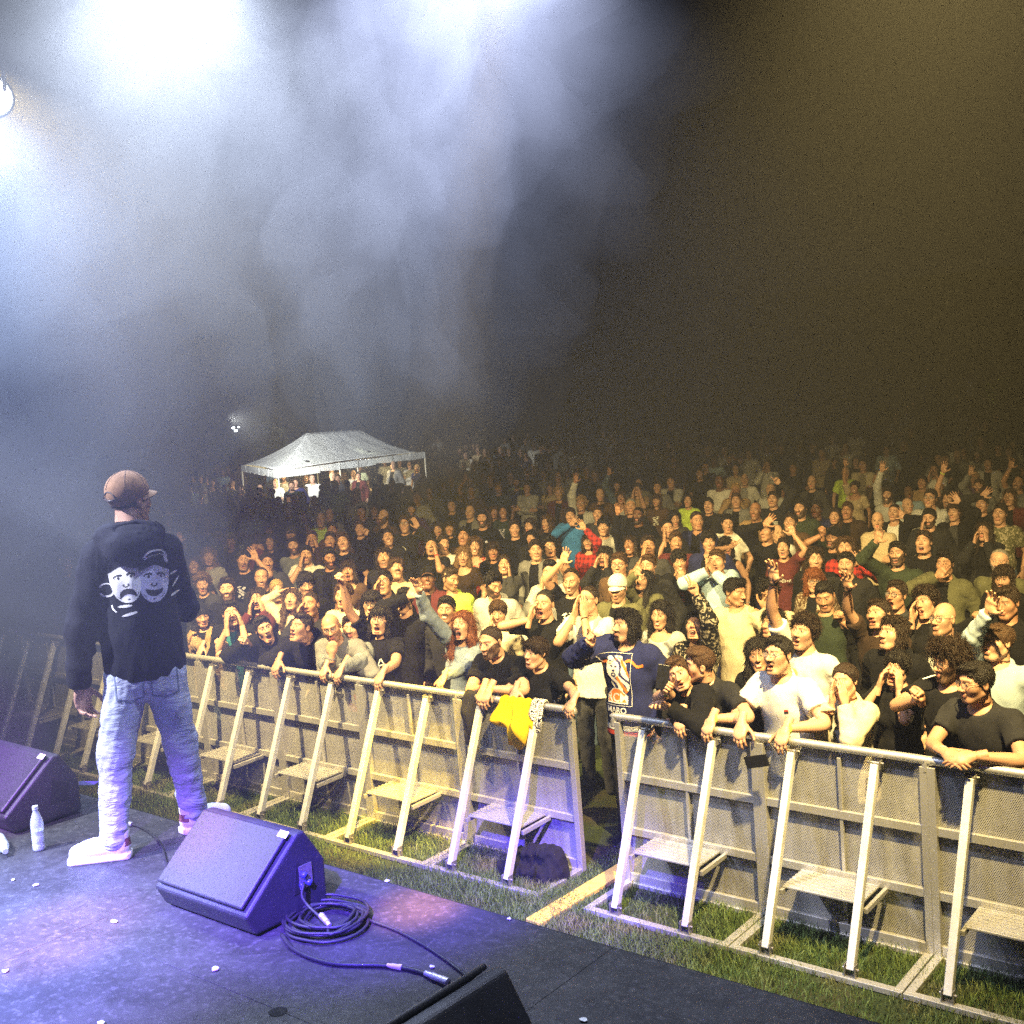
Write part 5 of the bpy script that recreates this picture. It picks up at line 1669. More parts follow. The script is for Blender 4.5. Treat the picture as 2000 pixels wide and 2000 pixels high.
# ------------------------------------------------------------------ the crowd
# picture place of the face, build, hair, hair colour, top, colour, details, what sets this person apart
A = dict
FRONT = [
 (394,1203,'f','long','blk','jacket','tan',A(cap=('beanie','blk'),hd=(8,-5),H=1.6,R=('rail',372,1285),L=('rail',405,1290)),'woman with long dark hair and tan jacket at the rail beside the stage performer'),
 (451,1197,'m','short','blk','openroll','blk',A(col2='teal',hd=(5,8),mo=2,R=('cup',),L=('cup',),sk='l'),'man in dark vest and teal sleeves cupping bare forearms to his mouth at the rail'),
 (515,1225,'m','short','blk','jacket','blk',A(hd=(12,6),mo=3,R=('fist',475,1246,.25),sk='l'),'short haired shouting person in black jacket holding a fist at chest height by the rail'),
 (588,1222,'m','fade','dbr','hoodie','blk',A(hd=(-48,16),mo=2,R=('rail',528,1302),sk='m'),'man in black hoodie looking up sideways with forearm stretched along the rail'),
 (647,1224,'m','bald','br','long','grey',A(hd=(-8,-8),gl='square',be='s',R=('chin',),L=('rail',668,1305),sk='m'),'bald man in glasses and grey sweater resting chin on his hand at the rail'),
 (686,1226,'f','short','dbr','jacket','dgrey',A(col2='red',mt='denim',hd=(-12,4),R=('rail',628,1312),L=('rail',655,1318),neck='v'),'woman in grey denim jacket over red top leaning both arms on the rail'),
 (742,1211,'m','bob','blk','tee','blk',A(plain=1,hd=(-18,8),mo=3,gl='thin',R=('fist',664,1124,.2),L=('rail',737,1328),H=1.7),'person with glasses, long black hair and black tee with emblem, raising a fist'),
 (903,1221,'f','wavy','red','shirt','denim',A(mt='denim',hd=(-26,12),mo=3,R=('open',806,1128,.3),L=('rail',822,1350),H=1.68),'shouting woman with long auburn wavy hair and blue denim shirt raising one arm'),
 (958,1252,'m','buzz','dbr','tee','blk',A(plain=1,hd=(-40,-6),be='f',R=('rail',903,1368),L=('rail',925,1366),mo=1),'bearded man with cropped hair and black tee with white gothic lettering leaning on the rail'),
 (1046,1272,'f','fringe','dbr','tee','blk',A(plain=1,hd=(-44,2),mo=1,R=('rail',1000,1358),H=1.66,L=('rail',1085,1392)),'smiling woman with short dark fringe and black tee reading CSIPIS beside the yellow jacket'),
 (1222,1222,'m','medium','blk','jersey','navy',A(hd=(-52,6),be='g',R=('horns',1146,1240,.30),H=1.8,face=(.05,-1,0),shoes=1,tc='char',ybase=.16),'dark haired man in navy hockey jersey with lion crest standing in the barrier gap'),
 (1325,1312,'m','short','br','jacket','blk',A(hd=(-6,2),mo=2,sk='l',H=1.68,R=('rail',1283,1430),L=('relax',1290,1372,.2)),'person in black jacket shouting at the rail, their cheek kissed by a friend'),
 (1366,1294,'m','fade','br','tee','char',A(hd=(-86,-2),sk='l',H=1.72,R=('hold',1297,1340,.3),L=('rail',1345,1438)),'short haired person in dark grey tee turning to kiss the cheek of a friend'),
 (1519,1278,'m','short','blk','polo','white',A(hd=(-34,8),mo=2,be='m',gl='thin',R=('rail',1412,1442),L=('rail',1488,1462),H=1.78,ccol='tan',tc='dgrey'),'moustached man in white polo shirt and glasses leaning over the rail with a phone'),
 (1650,1330,'f','tied','dbr','jacket','cream',A(hd=(-28,4),R=('flatcup',),L=('flatcup',),H=1.62,mo=1,col2='lgrey'),'woman in cream white jacket pressing both palms together at her mouth'),
 (1752,1304,'f','fringe','blk','tee','blk',A(hd=(-20,6),mo=2,R=('cup',),L=('cup',),H=1.6,tc='grey'),'woman with black fringe and black tee cupping both tattooed hands round her mouth'),
 (1853,1294,'m','bigcurly','dbr','vneck','blk',A(hd=(-50,-4),be='f',gl='square',R=('fist',1793,1348,.25),sk='m',H=1.74),'curly haired bearded man in glasses and black tee with a cigarette in his mouth'),
 (1905,1332,'m','short','blk','vneck','char',A(hd=(-56,-4),be='s',gl='thin',R=('clasp',1853,1498),L=('clasp',1858,1500),sk='m',H=1.74,bw=1.08),'man in charcoal v-neck tee and thin glasses clasping his hands on the rail'),
]
MID = [
 (444,1152,'m','quiff','dbr','jacket','blk',A(be='f'),'bearded man with dark quiff standing behind the teal sleeved man'),
 (503,1170,'f','long','dbr','long','maroon',A(mo=2,R=('cup',),L=('cup',)),'long haired woman in maroon top cupping both hands behind the shouting person in black'),
 (541,1154,'f','tied','bl','scoop','beige',A(hd=(10,0)),'fair woman with tied back hair and beige low neck top'),
 (598,1140,'m','fringe','blk','tee','blk',A(be='m',hd=(8,-12)),'man with heavy black fringe, moustache and black tee in front of a white tee'),
 (570,1172,'f','long','br','long','cream',A(hd=(-15,20),mo=2,R=('head',)),'woman with upturned face and cream top holding a hand on her forehead'),
 (606,1182,'m','buzz','dbr','hoodie','char',A(mo=2,R=('cup',),sk='t'),'man calling through one cupped hand behind the hooded man on the rail'),
 (511,1130,'m','receding','dbr','jacket','char',A(be='s',sk='m'),'balding man in charcoal jacket behind the cupping long haired woman'),
 (476,1094,'m','short','blk','tee','blk',A(mo=2,be='s',L=('open',500,1080,.2),sk='m'),'man in black tee with bare arm bent up beside his face, dark left side'),
 (522,1097,'m','short','dbr','jacket','dgrey',A(hd=(5,0),sk='m'),'man in dark grey jacket left of the man with a hand over his mouth'),
 (598,1083,'m','short','blk','tee','white',A(R=('cup1',),hd=(0,2),be='s'),'man in white tee holding a hand over his mouth on the left'),
 (643,1089,'m','short','blk','jacket','char',A(be='f',hd=(12,-8),sk='t'),'bearded man glancing down beside the white tee with hand over mouth'),
 (573,1067,'m','short','dbr','tee','dgrey',A(be='f',mt='denim'),'bearded man in grey blue tee behind the left white tee'),
 (527,1059,'f','long','dbr','jacket','blk',A(),'pale long haired woman in black left of the grey blue tee man'),
 (645,1056,'m','short','dbr','long','dgrey',A(sk='m'),'short haired man in dark grey directly below the neon yellow shirt'),
 (670,1059,'m','quiff','br','tee','blk',A(hd=(-8,12)),'man with long neck and quiff looking up, right of the neon shirt'),
 (649,1035,'m','fade','dbr','jacket','brown',A(sk='t'),'man in brown jacket just under the neon yellow shirt hem'),
 (525,1036,'f','bob','br','jacket','dbrown',A(sk='m'),'woman with brown bob far left under the orange sign'),
 (568,1043,'m','short','br','jacket','char',A(cap=('peak','dgrey')),'man in dark grey cap below the orange sign'),
 (506,1072,'m','curly','dbr','jacket','maroon',A(L=('fist',497,1066,.2),sk='t'),'curly haired man in maroon raising a fist near the left edge of the crowd'),
 (450,1058,'f','curly','gr','jacket','dgrey',A(hd=(10,0)),'person with pale curly hair and grey jacket at the dark left edge'),
 (396,1140,'f','curly','lbr','jacket','dgrey',A(hd=(-6,-6)),'curly fair haired woman in grey jacket right behind the stage performer'),
 (434,986,'m','short','dbr','long','mint',A(R=('cross',),L=('cross',)),'person in pale mint sweatshirt with folded arms at far left'),
 (403,1018,'m','short','dbr','tank','lgrey',A(),'person in light grey tank top left of the mint sweatshirt'),
 (680,1115,'f','bob','dbr','top' if 0 else 'scoop','brown',A(mo=3,sk='m',hd=(-10,10)),'screaming woman in brown top behind the fist raised by the long black hair'),
 (672,1163,'m','short','br','tee','cream',A(hd=(-25,0)),'man in cream tee half hidden behind the raised bare arm'),
 (725,1178,'f','bob','blk','jacket','blk',A(gl='square',mo=1,hd=(-12,-6)),'smiling woman with black bob and square glasses behind the fist raiser'),
 (751,1137,'m','short','blk','jacket','blk',A(col2='white',gl='square',mo=2,R=('cup1',),sk='m',gap=.07),'man in square glasses, white tee and black jacket calling through one hand'),
 (750,1091,'m','medium','dbr','jacket','char',A(mo=2,be='s',hd=(-8,14),sk='m'),'man with centre parted hair and open mouth behind the calling man in white'),
 (790,1172,'m','short','blk','jacket','blk',A(R=('flat',800,1150,.2),hd=(-20,-5)),'man in black lifting a flat hand left of the denim sleeve'),
 (872,1190,'m','short','blk','hoodie','char',A(be='m',mo=1,hd=(-14,2),sk='m'),'smiling dark browed man tucked behind the auburn hair'),
 (880,1132,'m','fade','dbr','shirt','neon',A(hd=(38,-6),sk='m',be='s'),'man with faded haircut and neon yellow shirt looking to the right'),
 (964,1142,'m','quiff','blk','hoodie','lgrey',A(hd=(24,-18),be='f',sk='m'),'bearded man with dark quiff and light grey hoodie looking down'),
 (985,1102,'f','tied','dbr','long','dgrey',A(L=('cheek',),mo=1,hd=(-4,6)),'smiling woman with tied hair pressing a hand to her cheek'),
 (905,1086,'f','verylong','lbr','scoop','dbrown',A(hd=(-6,0)),'woman with very long light brown hair and dark top in the middle crowd'),
 (928,1066,'f','long','br','tank','red',A(hd=(-4,0),mt='print',mo=1),'woman with long hair and patterned red top in the middle crowd'),
 (963,1076,'f','bob','dbr','jacket','blk',A(hd=(0,0),sk='t'),'woman with dark bob in black right of the red patterned top'),
 (843,1067,'m','short','blk','tee','blk',A(mo=3,L=('cup1',),hd=(-6,16)),'man in black tee shouting through one hand with bare forearm in the middle crowd'),
 (866,1062,'m','short','dbr','tee','white',A(hd=(20,0)),'man in white tee right of the shouting black tee man'),
 (758,1050,'m','short','dbr','jacket','char',A(hd=(0,14),mo=1,col2='dgrey'),'tall man with raised chin and dark jacket left of centre'),
 (790,1024,'m','quiff','br','long','char',A(L=('flat',817,1020,.1),gl='thin'),'man with raised flat hand in front of his face left of centre'),
 (703,1032,'m','short','br','jacket','blk',A(L=('point',716,1036,.15)),'man in black pointing sideways right of the neon yellow shirt'),
 (804,997,'m','short','blk','jacket','purple',A(be='f'),'bearded man in dark purple below the right side of the tent'),
 (942,1013,'m','quiff','blk','tee','blk',A(be='f',sk='m',H=1.82),'tall bearded man with quiff and black tee left of the strapped white shirt'),
 (966,1001,'f','long','br','jacket','brown',A(sk='m'),'long haired woman in brown right behind the tall bearded man'),
 (882,987,'m','short','blk','jacket','blk',A(),'pale short haired man in black jacket with small white badge'),
 (878,1032,'f','bob','dbr','long','blk',A(sk='m'),'woman with dark bob in black below the badge wearing man'),
 (906,1047,'m','short','blk','tee','brown',A(sk='t'),'man in brown tee above the very long light brown hair'),
 (854,1034,'f','long','dbr','jacket','char',A(hd=(8,-4)),'long haired woman in charcoal above the shouting black tee man'),
 (706,1000,'m','short','blk','jacket','dgrey',A(sk='m'),'man in dark grey jacket just right of the neon shirt, head level with its hem'),
 (731,997,'f','long','br','jacket','pink',A(mt='print'),'woman in pinkish patterned jacket right of the neon shirt'),
 (836,1130,'m','short','blk','jacket','maroon',A(cap=('peak','blk'),sk='d'),'dark skinned man in black cap behind the raised denim sleeve'),
 (973,1197,'f','fringe','br','long','cream',A(R=('cheek',),hd=(-6,-4)),'woman with a hand to her eyes behind the bearded man with gothic lettering'),
 (1063,1180,'m','buzz','blk','tee','blk',A(mo=3,hd=(-24,8),be='s',R=('cup1',),Rh=(-1.2,-.5,-.25),H=1.76),'shouting crop haired man in black tee with one hand and elbow stretched to his mouth'),
 (1149,1172,'m','buzz','dbr','tee','white',A(gl='square',hd=(-34,10),R=('flatcup',),L=('flatcup',),H=1.8),'man in white tee and dark glasses pressing both hands over his mouth'),
 (1206,1149,'m','short','dbr','jacket','olive',A(cap=('peak','white'),be='s',hd=(-18,-12),col2='blk'),'man in white cap and olive jacket'),
 (1115,1135,'m','receding','dbr','tee','blk',A(hd=(-16,-6),be='s',mo=1,R=('open',1098,1082,.2)),'man with high forehead raising a long bare arm left of his head'),
 (1075,1117,'m','fade','blk','hoodie','lgrey',A(R=('cup1',),mo=2,hd=(-12,0)),'man with flat dark hair calling through his hand below the glasses man in white vest'),
 (1074,1069,'m','curly','blk','tank','white',A(gl='thin',mo=3,hd=(2,10)),'glasses man with dark curls and white vest, mouth wide open'),
 (1046,1074,'m','short','dbr','jacket','grey',A(hd=(4,0)),'man in mid grey jacket left of the white vest'),
 (1005,1032,'m','short','dbr','tee','blk',A(hd=(4,-2)),'pale man in black tee below the strapped white shirt'),
 (1038,1050,'f','fringe','blk','jacket','char',A(),'person with black fringe peeking out above the mid grey jacket'),
 (1035,1028,'f','long','dbr','jacket','blk',A(hd=(-30,0)),'long haired woman in profile right of the pale man in black tee'),
 (1068,1020,'f','verylong','br','jacket','dbrown',A(hd=(-40,-4)),'woman with very long brown hair and dark brown coat in the back middle'),
 (1114,1007,'m','short','dbr','shirt','blue',A(R=('open',1116,1016,.2),hd=(-5,0)),'man in bright blue shirt holding a hand before his chin'),
 (1150,1058,'f','bob','dbr','shirt','red',A(L=('open',1139,1022,.2),mt='check',hd=(-14,4)),'woman in red checked shirt raising her open hand'),
 (1167,1004,'m','fade','br','long','dgrey',A(hd=(-4,2)),'man with square face and dark grey sweatshirt left of the black raised sleeve'),
 (1179,1028,'m','fringe','blk','shirt','lgrey',A(hd=(-8,2)),'man with black fringe and pale grey shirt left of the black raised sleeve'),
 (1230,1064,'f','long','dbr','long','blk',A(R=('open',1204,982,.15),sk='t',mo=1),'dark haired woman in black stretching one arm straight up above the crowd'),
 (1246,1007,'m','buzz','blk','tee','blk',A(sk='d',bw=1.1,be='f'),'broad dark skinned bearded man in black tee'),
 (1232,989,'m','buzz','gr','jacket','char',A(sk='m'),'older man with cropped grey hair behind the broad man in black'),
 (1266,1066,'m','short','dbr','tee','dgrey',A(R=('cup1',),mo=2,sk='m',hd=(6,6)),'man in dark grey tee with bare forearm up calling through his hand'),
 (1181,1086,'f','bob','blk','long','char',A(mo=3,R=('cup',),L=('cup',)),'dark haired person calling between two upright hands above the white cap'),
 (1209,1103,'m','short','br','jacket','brown',A(gl='square',hd=(-12,2)),'man in heavy round glasses right behind the white cap'),
 (1266,1105,'m','short','br','hoodie','char',A(hd=(-20,2)),'fair skinned man in charcoal hoodie behind the raised olive sleeve'),
 (1257,1134,'f','long','blk','shirt','olive',A(R=('open',1243,1108,.25),hd=(-32,14),mo=1),'long haired woman in olive shirt raising an open hand right of the white cap'),
 (1290,1200,'f','wavy','blk','scoop','lgrey',A(hd=(-22,-4),mo=1,sk='l'),'pale woman with long black wavy hair and low neck top behind the hockey jersey'),
 (1358,1224,'f','short','blk','jacket','blk',A(mt='print',mo=3,hd=(-14,26),L=('peace',1356,1140,.2),col2='blk'),'laughing woman in dark printed jacket making a two finger sign above her head'),
 (1436,1156,'m','quiff','blk','shirt','cream',A(hd=(66,-10),L=('relax',1498,1170,.15),mo=1,sk='m'),'man in cream shirt smiling in profile to the right'),
 (1400,1096,'m','short','br','hoodie','lblue',A(R=('clap',1383,1102,.2),L=('clap',1388,1106,.2),hd=(-14,4),mo=2),'man in pale blue hoodie clapping before his face'),
 (1326,1095,'m','fringe','blk','long','blk',A(R=('chin',),mo=1,hd=(6,-8)),'smiling young man with black fringe resting his chin in his hand'),
 (1384,1057,'m','fringe','blk','jacket','navy',A(hd=(2,-2),H=1.8),'young man with thick black hair and navy jacket behind the clapping man'),
 (1421,1022,'m','short','blk','tee','white',A(hd=(6,-6),bw=1.1),'man with thick dark hair and wide white tee in the right middle'),
 (1361,1017,'m','buzz','dbr','jacket','navy',A(hd=(18,0),sk='m'),'crop haired man in navy left of the wide white tee'),
 (1304,1032,'m','buzz','blk','jacket','char',A(R=('cheek',),hd=(8,-4)),'crop haired man in charcoal holding the side of his face'),
 (1318,1013,'f','long','blk','jacket','dgrey',A(hd=(10,-10)),'long dark haired woman bowing her head left of the neon tee'),
 (1320,1058,'m','short','br','long','maroon',A(hd=(10,0),sk='m'),'man in maroon behind the black fringe and chin hand'),
 (1475,998,'m','bald','br','jacket','tan',A(sk='t',be='s'),'bald red faced man in tan jacket right of centre back'),
 (1497,1038,'m','short','dbr','long','blk',A(R=('open',1494,1012,.1),sk='m'),'man in black sleeves lifting a splayed hand in the right middle'),
 (1418,1068,'f','bob','blk','tank','blk',A(R=('peace',1428,1056,.12),hd=(14,-4)),'woman with black bob making a two finger sign by her eye'),
 (1530,1070,'f','short','dbr','tee','maroon',A(plain=1,L=('open',1549,1030,.18),mo=2,hd=(-8,10)),'woman in maroon tee with white lettering raising a bare arm with wristband'),
 (1544,1020,'m','short','dbr','jacket','brown',A(),'man in brown jacket hidden behind a raised hand with wristband'),
 (1570,1234,'m','curly','dbr','tee','white',A(R=('open',1505,1096,.3),mo=2,hd=(-30,10),be='s',H=1.76),'laughing curly haired man in white tee with one long bare arm high up'),
 (1508,1218,'f','long','blk','long','char',A(hd=(-40,8)),'dark haired woman in charcoal between the polo man and the raised bare arm'),
 (1480,1279,'f','long','blk','scoop','blk',A(hd=(-2,0),mo=1,sk='m'),'smiling long haired woman at the shoulder of the white polo man'),
 (1611,1165,'m','fade','blk','tee','dgreen',A(be='m',hd=(-10,-16),L=('fist',1640,1198,.2),sk='m'),'moustached man in dark green tee looking down with a loose fist'),
 (1716,1200,'m','short','dbr','tee','dbrown',A(R=('open',1652,1128,.25),mo=2,be='s',hd=(-34,12)),'man in dark brown tee raising a hairy bare forearm and shouting'),
 (1743,1237,'m','medium','dbr','hoodie','blk',A(hd=(-44,12)),'young man with wavy dark hair and black hoodie lifting his chin'),
 (1750,1162,'m','short','dbr','tee','dgrey',A(gl='square',mo=3,hd=(-28,8),sk='m'),'shouting man in square glasses and dark grey tee on the right'),
 (1808,1176,'m','curly','dbr','jacket','char',A(R=('cup1',),hd=(-32,4),mo=2),'curly haired man calling through a cupped hand above the bald man'),
 (1842,1210,'m','bald','br','jacket','blk',A(gl='square',col2='white',hd=(-36,8),be='s',gap=.07),'bald man in black glasses and black jacket over a white shirt'),
 (1948,1254,'m','short','br','shirt','ldenim',A(R=('open',1932,1172,.25),hd=(-48,2),mt='denim'),'person in light blue denim shirt raising one arm at far right'),
 (1967,1178,'m','short','dbr','jacket','blk',A(sk='t',hd=(-28,-4),R=('fist',1912,1200,.2)),'red faced man in black jacket holding a fist at far right'),
 (1653,1102,'m','short','blk','jacket','char',A(be='m',hd=(-12,2)),'moustached man in charcoal behind the hairy raised forearm'),
 (1651,1069,'m','medium','br','shirt','red',A(mt='check',L=('open',1677,1088,.2),mo=1,hd=(-6,2)),'person in red checked shirt with an open hand beside the face on the right'),
 (1592,1092,'m','medium','dbr','jacket','blk',A(hd=(8,2)),'man with shaggy dark hair and black jacket above the red haired glasses woman'),
 (1590,1134,'f','bob','red','jacket','brown',A(gl='square',hd=(6,-4),mt='print'),'red haired woman in round glasses and patterned brown jacket'),
 (1627,1051,'m','beanie' if 0 else 'none','dbr','tee','blk',A(cap=('beanie','blk'),be='f',mo=2,sk='t',R=('fist',1606,1032,.15)),'bearded man in black beanie cupping a raised fist on the right'),
 (1752,1082,'m','short','blk','long','dgreen',A(be='f',mo=2,R=('open',1711,1042,.2),hd=(-14,6),bw=1.1),'bearded man in dark green raising one open palm on the right'),
 (1804,1059,'m','short','dbr','tee','blk',A(mo=3,hd=(-16,14)),'man in black tee screaming with head thrown back on the right'),
 (1815,1012,'m','short','blk','jacket','char',A(be='f',R=('cup1',),hd=(-10,-4)),'bearded man in charcoal holding a fist to his mouth in front of the pale shirt'),
 (1746,1001,'m','buzz','dbr','jacket','blk',A(col2='white',L=('open',1765,999,.12),neck='v',gap=.075),'crop haired man in black jacket over white vest waving beside his head'),
 (1630,1009,'f','tied','dbr','scoop','blk',A(hd=(-6,4)),'woman with tied hair and low neck black top left of the folded arms sweater'),
 (1655,997,'m','short','br','jacket','dbrown',A(hd=(-14,0),sk='t'),'man in dark brown jacket right below the folded arms sweater'),
 (1563,993,'m','short','blk','hoodie','dgreen',A(be='f',H=1.82),'tall bearded man in dark green hoodie right of the single finger hand'),
 (1595,995,'m','short','blk','jacket','navy',A(sk='d'),'dark skinned man in navy jacket right of the tall bearded man in green'),
 (1845,1102,'m','quiff','blk','jacket','olive',A(mo=3,be='s',R=('flat',1832,1112,.2),hd=(-14,6),sk='m'),'shouting man with quiff and olive jacket, one flat hand at his jaw'),
 (1951,1098,'m','receding','gr','shirt','olive',A(be='f',hd=(-10,4)),'grey bearded man in olive shirt at right with sunglasses pushed up'),
 (1953,1003,'m','short','dbr','tee','olive',A(mt='print',hd=(-14,2)),'man in green camouflage tee at far right'),
 (1922,1038,'f','long','dbr','jacket','char',A(R=('cup',),L=('cup',)),'person hiding the face behind both hands below the camouflage tee'),
 (1864,1001,'m','curly','br','jacket','blk',A(L=('open',1872,970,.15),col2='dgrey'),'man with fluffy hair and dark patterned top waving behind his head at right'),
 (1817,973,'m','short','dbr','shirt','lgrey',A(gl='square',H=1.84,bw=1.1),'tall man in glasses and pale grey shirt standing out at the right'),
 (1972,972,'m','medium','br','jacket','maroon',A(),'man in maroon jacket at the far right edge above the camouflage tee'),
 (1960,1130,'f','bob','dbr','jacket','blk',A(hd=(-16,-4)),'woman with brown bob in black between the grey bearded man and the raised hand'),
 (1502,1160,'m','curly','blk','tee','cream',A(hd=(20,0)),'curly haired man in cream tee turned away behind the cream shirt'),
]
FAR = [
 (1029,953,'m','short','dbr','long','lgrey',A(R=('cross',),L=('cross',),mt='plain'),'man in pale top with dark shoulder strap and folded arms in the back middle'),
 (1074,953,'f','long','br','long','beige',A(R=('cross',),L=('cross',)),'woman in beige top right of the strapped pale top'),
 (1310,941,'m','short','dbr','jacket','lgrey',A(R=('cross',),L=('cross',)),'person in light grey jacket with folded arms left of the white v-neck tee'),
 (1284,952,'m','short','dbr','jacket','grey',A(),'person in mid grey jacket beside the light grey folded arms'),
 (1405,940,'m','buzz','blk','vneck','white',A(sk='d',H=1.82),'tall dark skinned man in white v-neck tee at the back'),
 (1344,978,'f','tied','dbr','tee','neon',A(),'woman in neon yellow tee in the back middle'),
 (1384,987,'m','short','blk','jacket','char',A(mo=2),'man with open mouth in charcoal right of the neon tee'),
 (1394,900,'m','short','blk','tee','lblue',A(sk='d'),'man in pale cyan tee at the back, arms to the side'),
 (1438,978,'m','short','br','jacket','grey',A(),'man in grey jacket just right of the white v-neck tee'),
 (1118,976,'m','short','dbr','jacket','brown',A(be='f'),'bearded man in brown jacket below the two white tops'),
 (1283,978,'f','bob','br','long','brown',A(),'woman with brown bob in brown sweatshirt left of the neon tee'),
 (1108,924,'f','long','br','shirt','white',A(R=('cross',)),'woman in white shirt in the dim back rows'),
 (1127,913,'f','long','dbr','shirt','lgrey',A(),'woman in pale grey shirt right of the white shirt in the dim back rows'),
 (1071,907,'m','short','dbr','jacket','grey',A(),'dim person in grey jacket above the beige top'),
 (1005,902,'f','long','dbr','jacket','dgrey',A(),'dim long haired person above the strapped pale top'),
 (1280,879,'m','short','dbr','tee','lgrey',A(R=('cross',),L=('cross',)),'small far man in pale tee with folded arms left of the white jumper'),
 (1222,879,'m','short','dbr','jacket','lgrey',A(),'small far person in light jacket left in the last rows'),
 (1242,881,'f','long','br','tee','white',A(),'small far woman in white tee in the last rows'),
 (1173,887,'f','bob','dbr','jacket','grey',A(),'small far person in grey left of the light jacket in the last rows'),
 (1327,868,'f','long','dbr','jacket','brown',A(),'small far woman in brown at the very back'),
 (1462,886,'m','short','blk','long','white',A(R=('relax',1432,912,.1),L=('down',),H=1.8),'man in white jumper at the back holding one arm out to the side'),
 (1424,896,'m','short','blk','tee','blk',A(L=('open',1434,890,.1),sk='m'),'man in black at the back stretching a bare arm towards the white jumper'),
 (1605,885,'m','short','dbr','shirt','beige',A(R=('cross',),H=1.82),'tall man in pale beige shirt at the back right'),
 (1630,903,'f','long','dbr','jacket','dgrey',A(L=('relax',1632,900,.1)),'dim person right of the tall pale beige shirt'),
 (1685,908,'m','short','dbr','long','yellow' if 0 else 'cream',A(R=('cross',),L=('cross',),tc='denim',H=1.8),'man in pale yellow sweater and jeans with folded arms at the back right'),
 (1672,901,'m','medium','dbr','jacket','dbrown',A(),'person in dark brown just left behind the pale yellow sweater'),
 (1731,878,'m','short','dbr','openroll','lblue',A(col2='white',tc='grey'),'man in white and pale blue jacket and grey trousers at the back right'),
 (1549,914,'m','short','blk','tee','blk',A(sk='t'),'man in black tee right of the single raised finger'),
 (1510,975,'m','short','dbr','long','char',A(L=('point',1518,935,.05)),'man in charcoal sleeve pointing one finger straight up at the back'),
 (1526,876,'m','short','dbr','jacket','dgrey',A(),'dim person far back above the black tee man'),
 (1561,872,'f','long','dbr','jacket','grey',A(col2='lgrey'),'dim person with pale lapel far back left of the beige shirt'),
 (1586,872,'m','short','dbr','jacket','char',A(),'dim person in charcoal far back touching the beige shirt'),
 (1766,869,'f','long','bl','jacket','dgrey',A(),'fair haired person far back right of the pale blue jacket'),
 (1847,897,'m','short','dbr','jacket','char',A(R=('hold',1856,935,.1),col2='dgrey'),'dim person at right holding a pale cup'),
 (1925,828,'m','short','dbr','jacket','olive',A(H=1.8),'dim person high up the slope at far right'),
 (1909,888,'f','long','dbr','tee','lgrey',A(),'small person in pale tee low on the far right slope'),
 (1950,876,'m','short','dbr','jacket','dgrey',A(),'small dim person on the far right slope'),
 (1971,882,'m','short','br','tee','dgrey',A(),'small person in dark grey tee at the far right edge'),
 (1930,905,'m','short','dbr','jacket','lgrey',A(mt='print'),'person in pale patterned shirt behind a raised palm at right'),
 (1918,985,'m','short','dbr','jacket','char',A(R=('open',1919,958,.05)),'man in charcoal raising one palm at the back right'),
 (655,950,'m','none','dbr','tee','neon',A(cap=('peak','yellow'),R=('head',),tc='maroon',H=1.8),'person in neon yellow tee and yellow cap below the tent'),
 (635,957,'m','short','dbr','tee','lblue',A(),'person in pale blue tee beside the neon yellow tee'),
 (893,920,'f','long','dbr','shirt','mint',A(),'woman in pale green blouse right of the tent'),
 (881,937,'m','short','dbr','jacket','char',A(),'person in charcoal left below the pale green blouse'),
 (838,960,'m','short','dbr','long','grey',A(R=('relax',812,965,.1)),'person in grey stretching an arm under the right tent corner'),
 (735,955,'f','long','dbr','jacket','lgrey',A(),'person in pale jacket under the tent front edge'),
 (765,948,'m','short','dbr','jacket','grey',A(L=('hold',768,942,.1)),'person in grey holding a glowing phone under the tent'),
 (610,935,'m','buzz','dbr','shirt','white',A(),'person in white shirt working under the tent lamp'),
 (700,930,'f','tied','dbr','jacket','maroon',A(),'person in maroon under the middle of the tent'),
]
PEOPLE, REC = [], {}
def add_row(row, group, front=False):
    u, v, sex, hair, hc, top, col, o, lab = row
    p = dict(u=u, v=v, sex=sex, hair=hair, hc=hc, top=top, col=col, label=lab, group=group, seed=int(u * 7 + v * 3))
    p.update(o)
    z0 = at_z(u, v, 1.55)
    if u > 1500 and v < 960:
        h_ = 0.0
        for _ in range(14):
            z0 = at_z(u, v, 1.55 + h_)
            if not (0 < project(z0)[2] < 46): z0 = at_depth(u, v, 40)
            h_ += .4 * (min(float(hill(z0[0], z0[1])), 1.6) - h_)
        if h_ > .02: p['gz'] = h_
    dep = project(z0)[2]
    if dep <= 0 or dep > 48: p['gz'] = 0; dep = 36
    p['lod'] = 0 if dep < 11.5 else (1 if dep < 21 else 2)
    if 'H' not in p: p['H'] = (1.74 if sex == 'm' else 1.64) + (p['seed'] % 7 - 3) * .012
    p.setdefault('ybase', .40)
    if front: p['shoes'] = 1
    r = make_person(p)
    q = project(r['hw'])
    PEOPLE.append((u, v, q[2], lab, r['base'], col))
    REC[(u, v)] = r
    return r
CROWD = 'people in the concert audience'
_N = 999
for row in FRONT[:_N]: add_row(row, CROWD, True)
for row in MID[:_N]: add_row(row, CROWD)
for row in FAR[:_N]: add_row(row, CROWD)

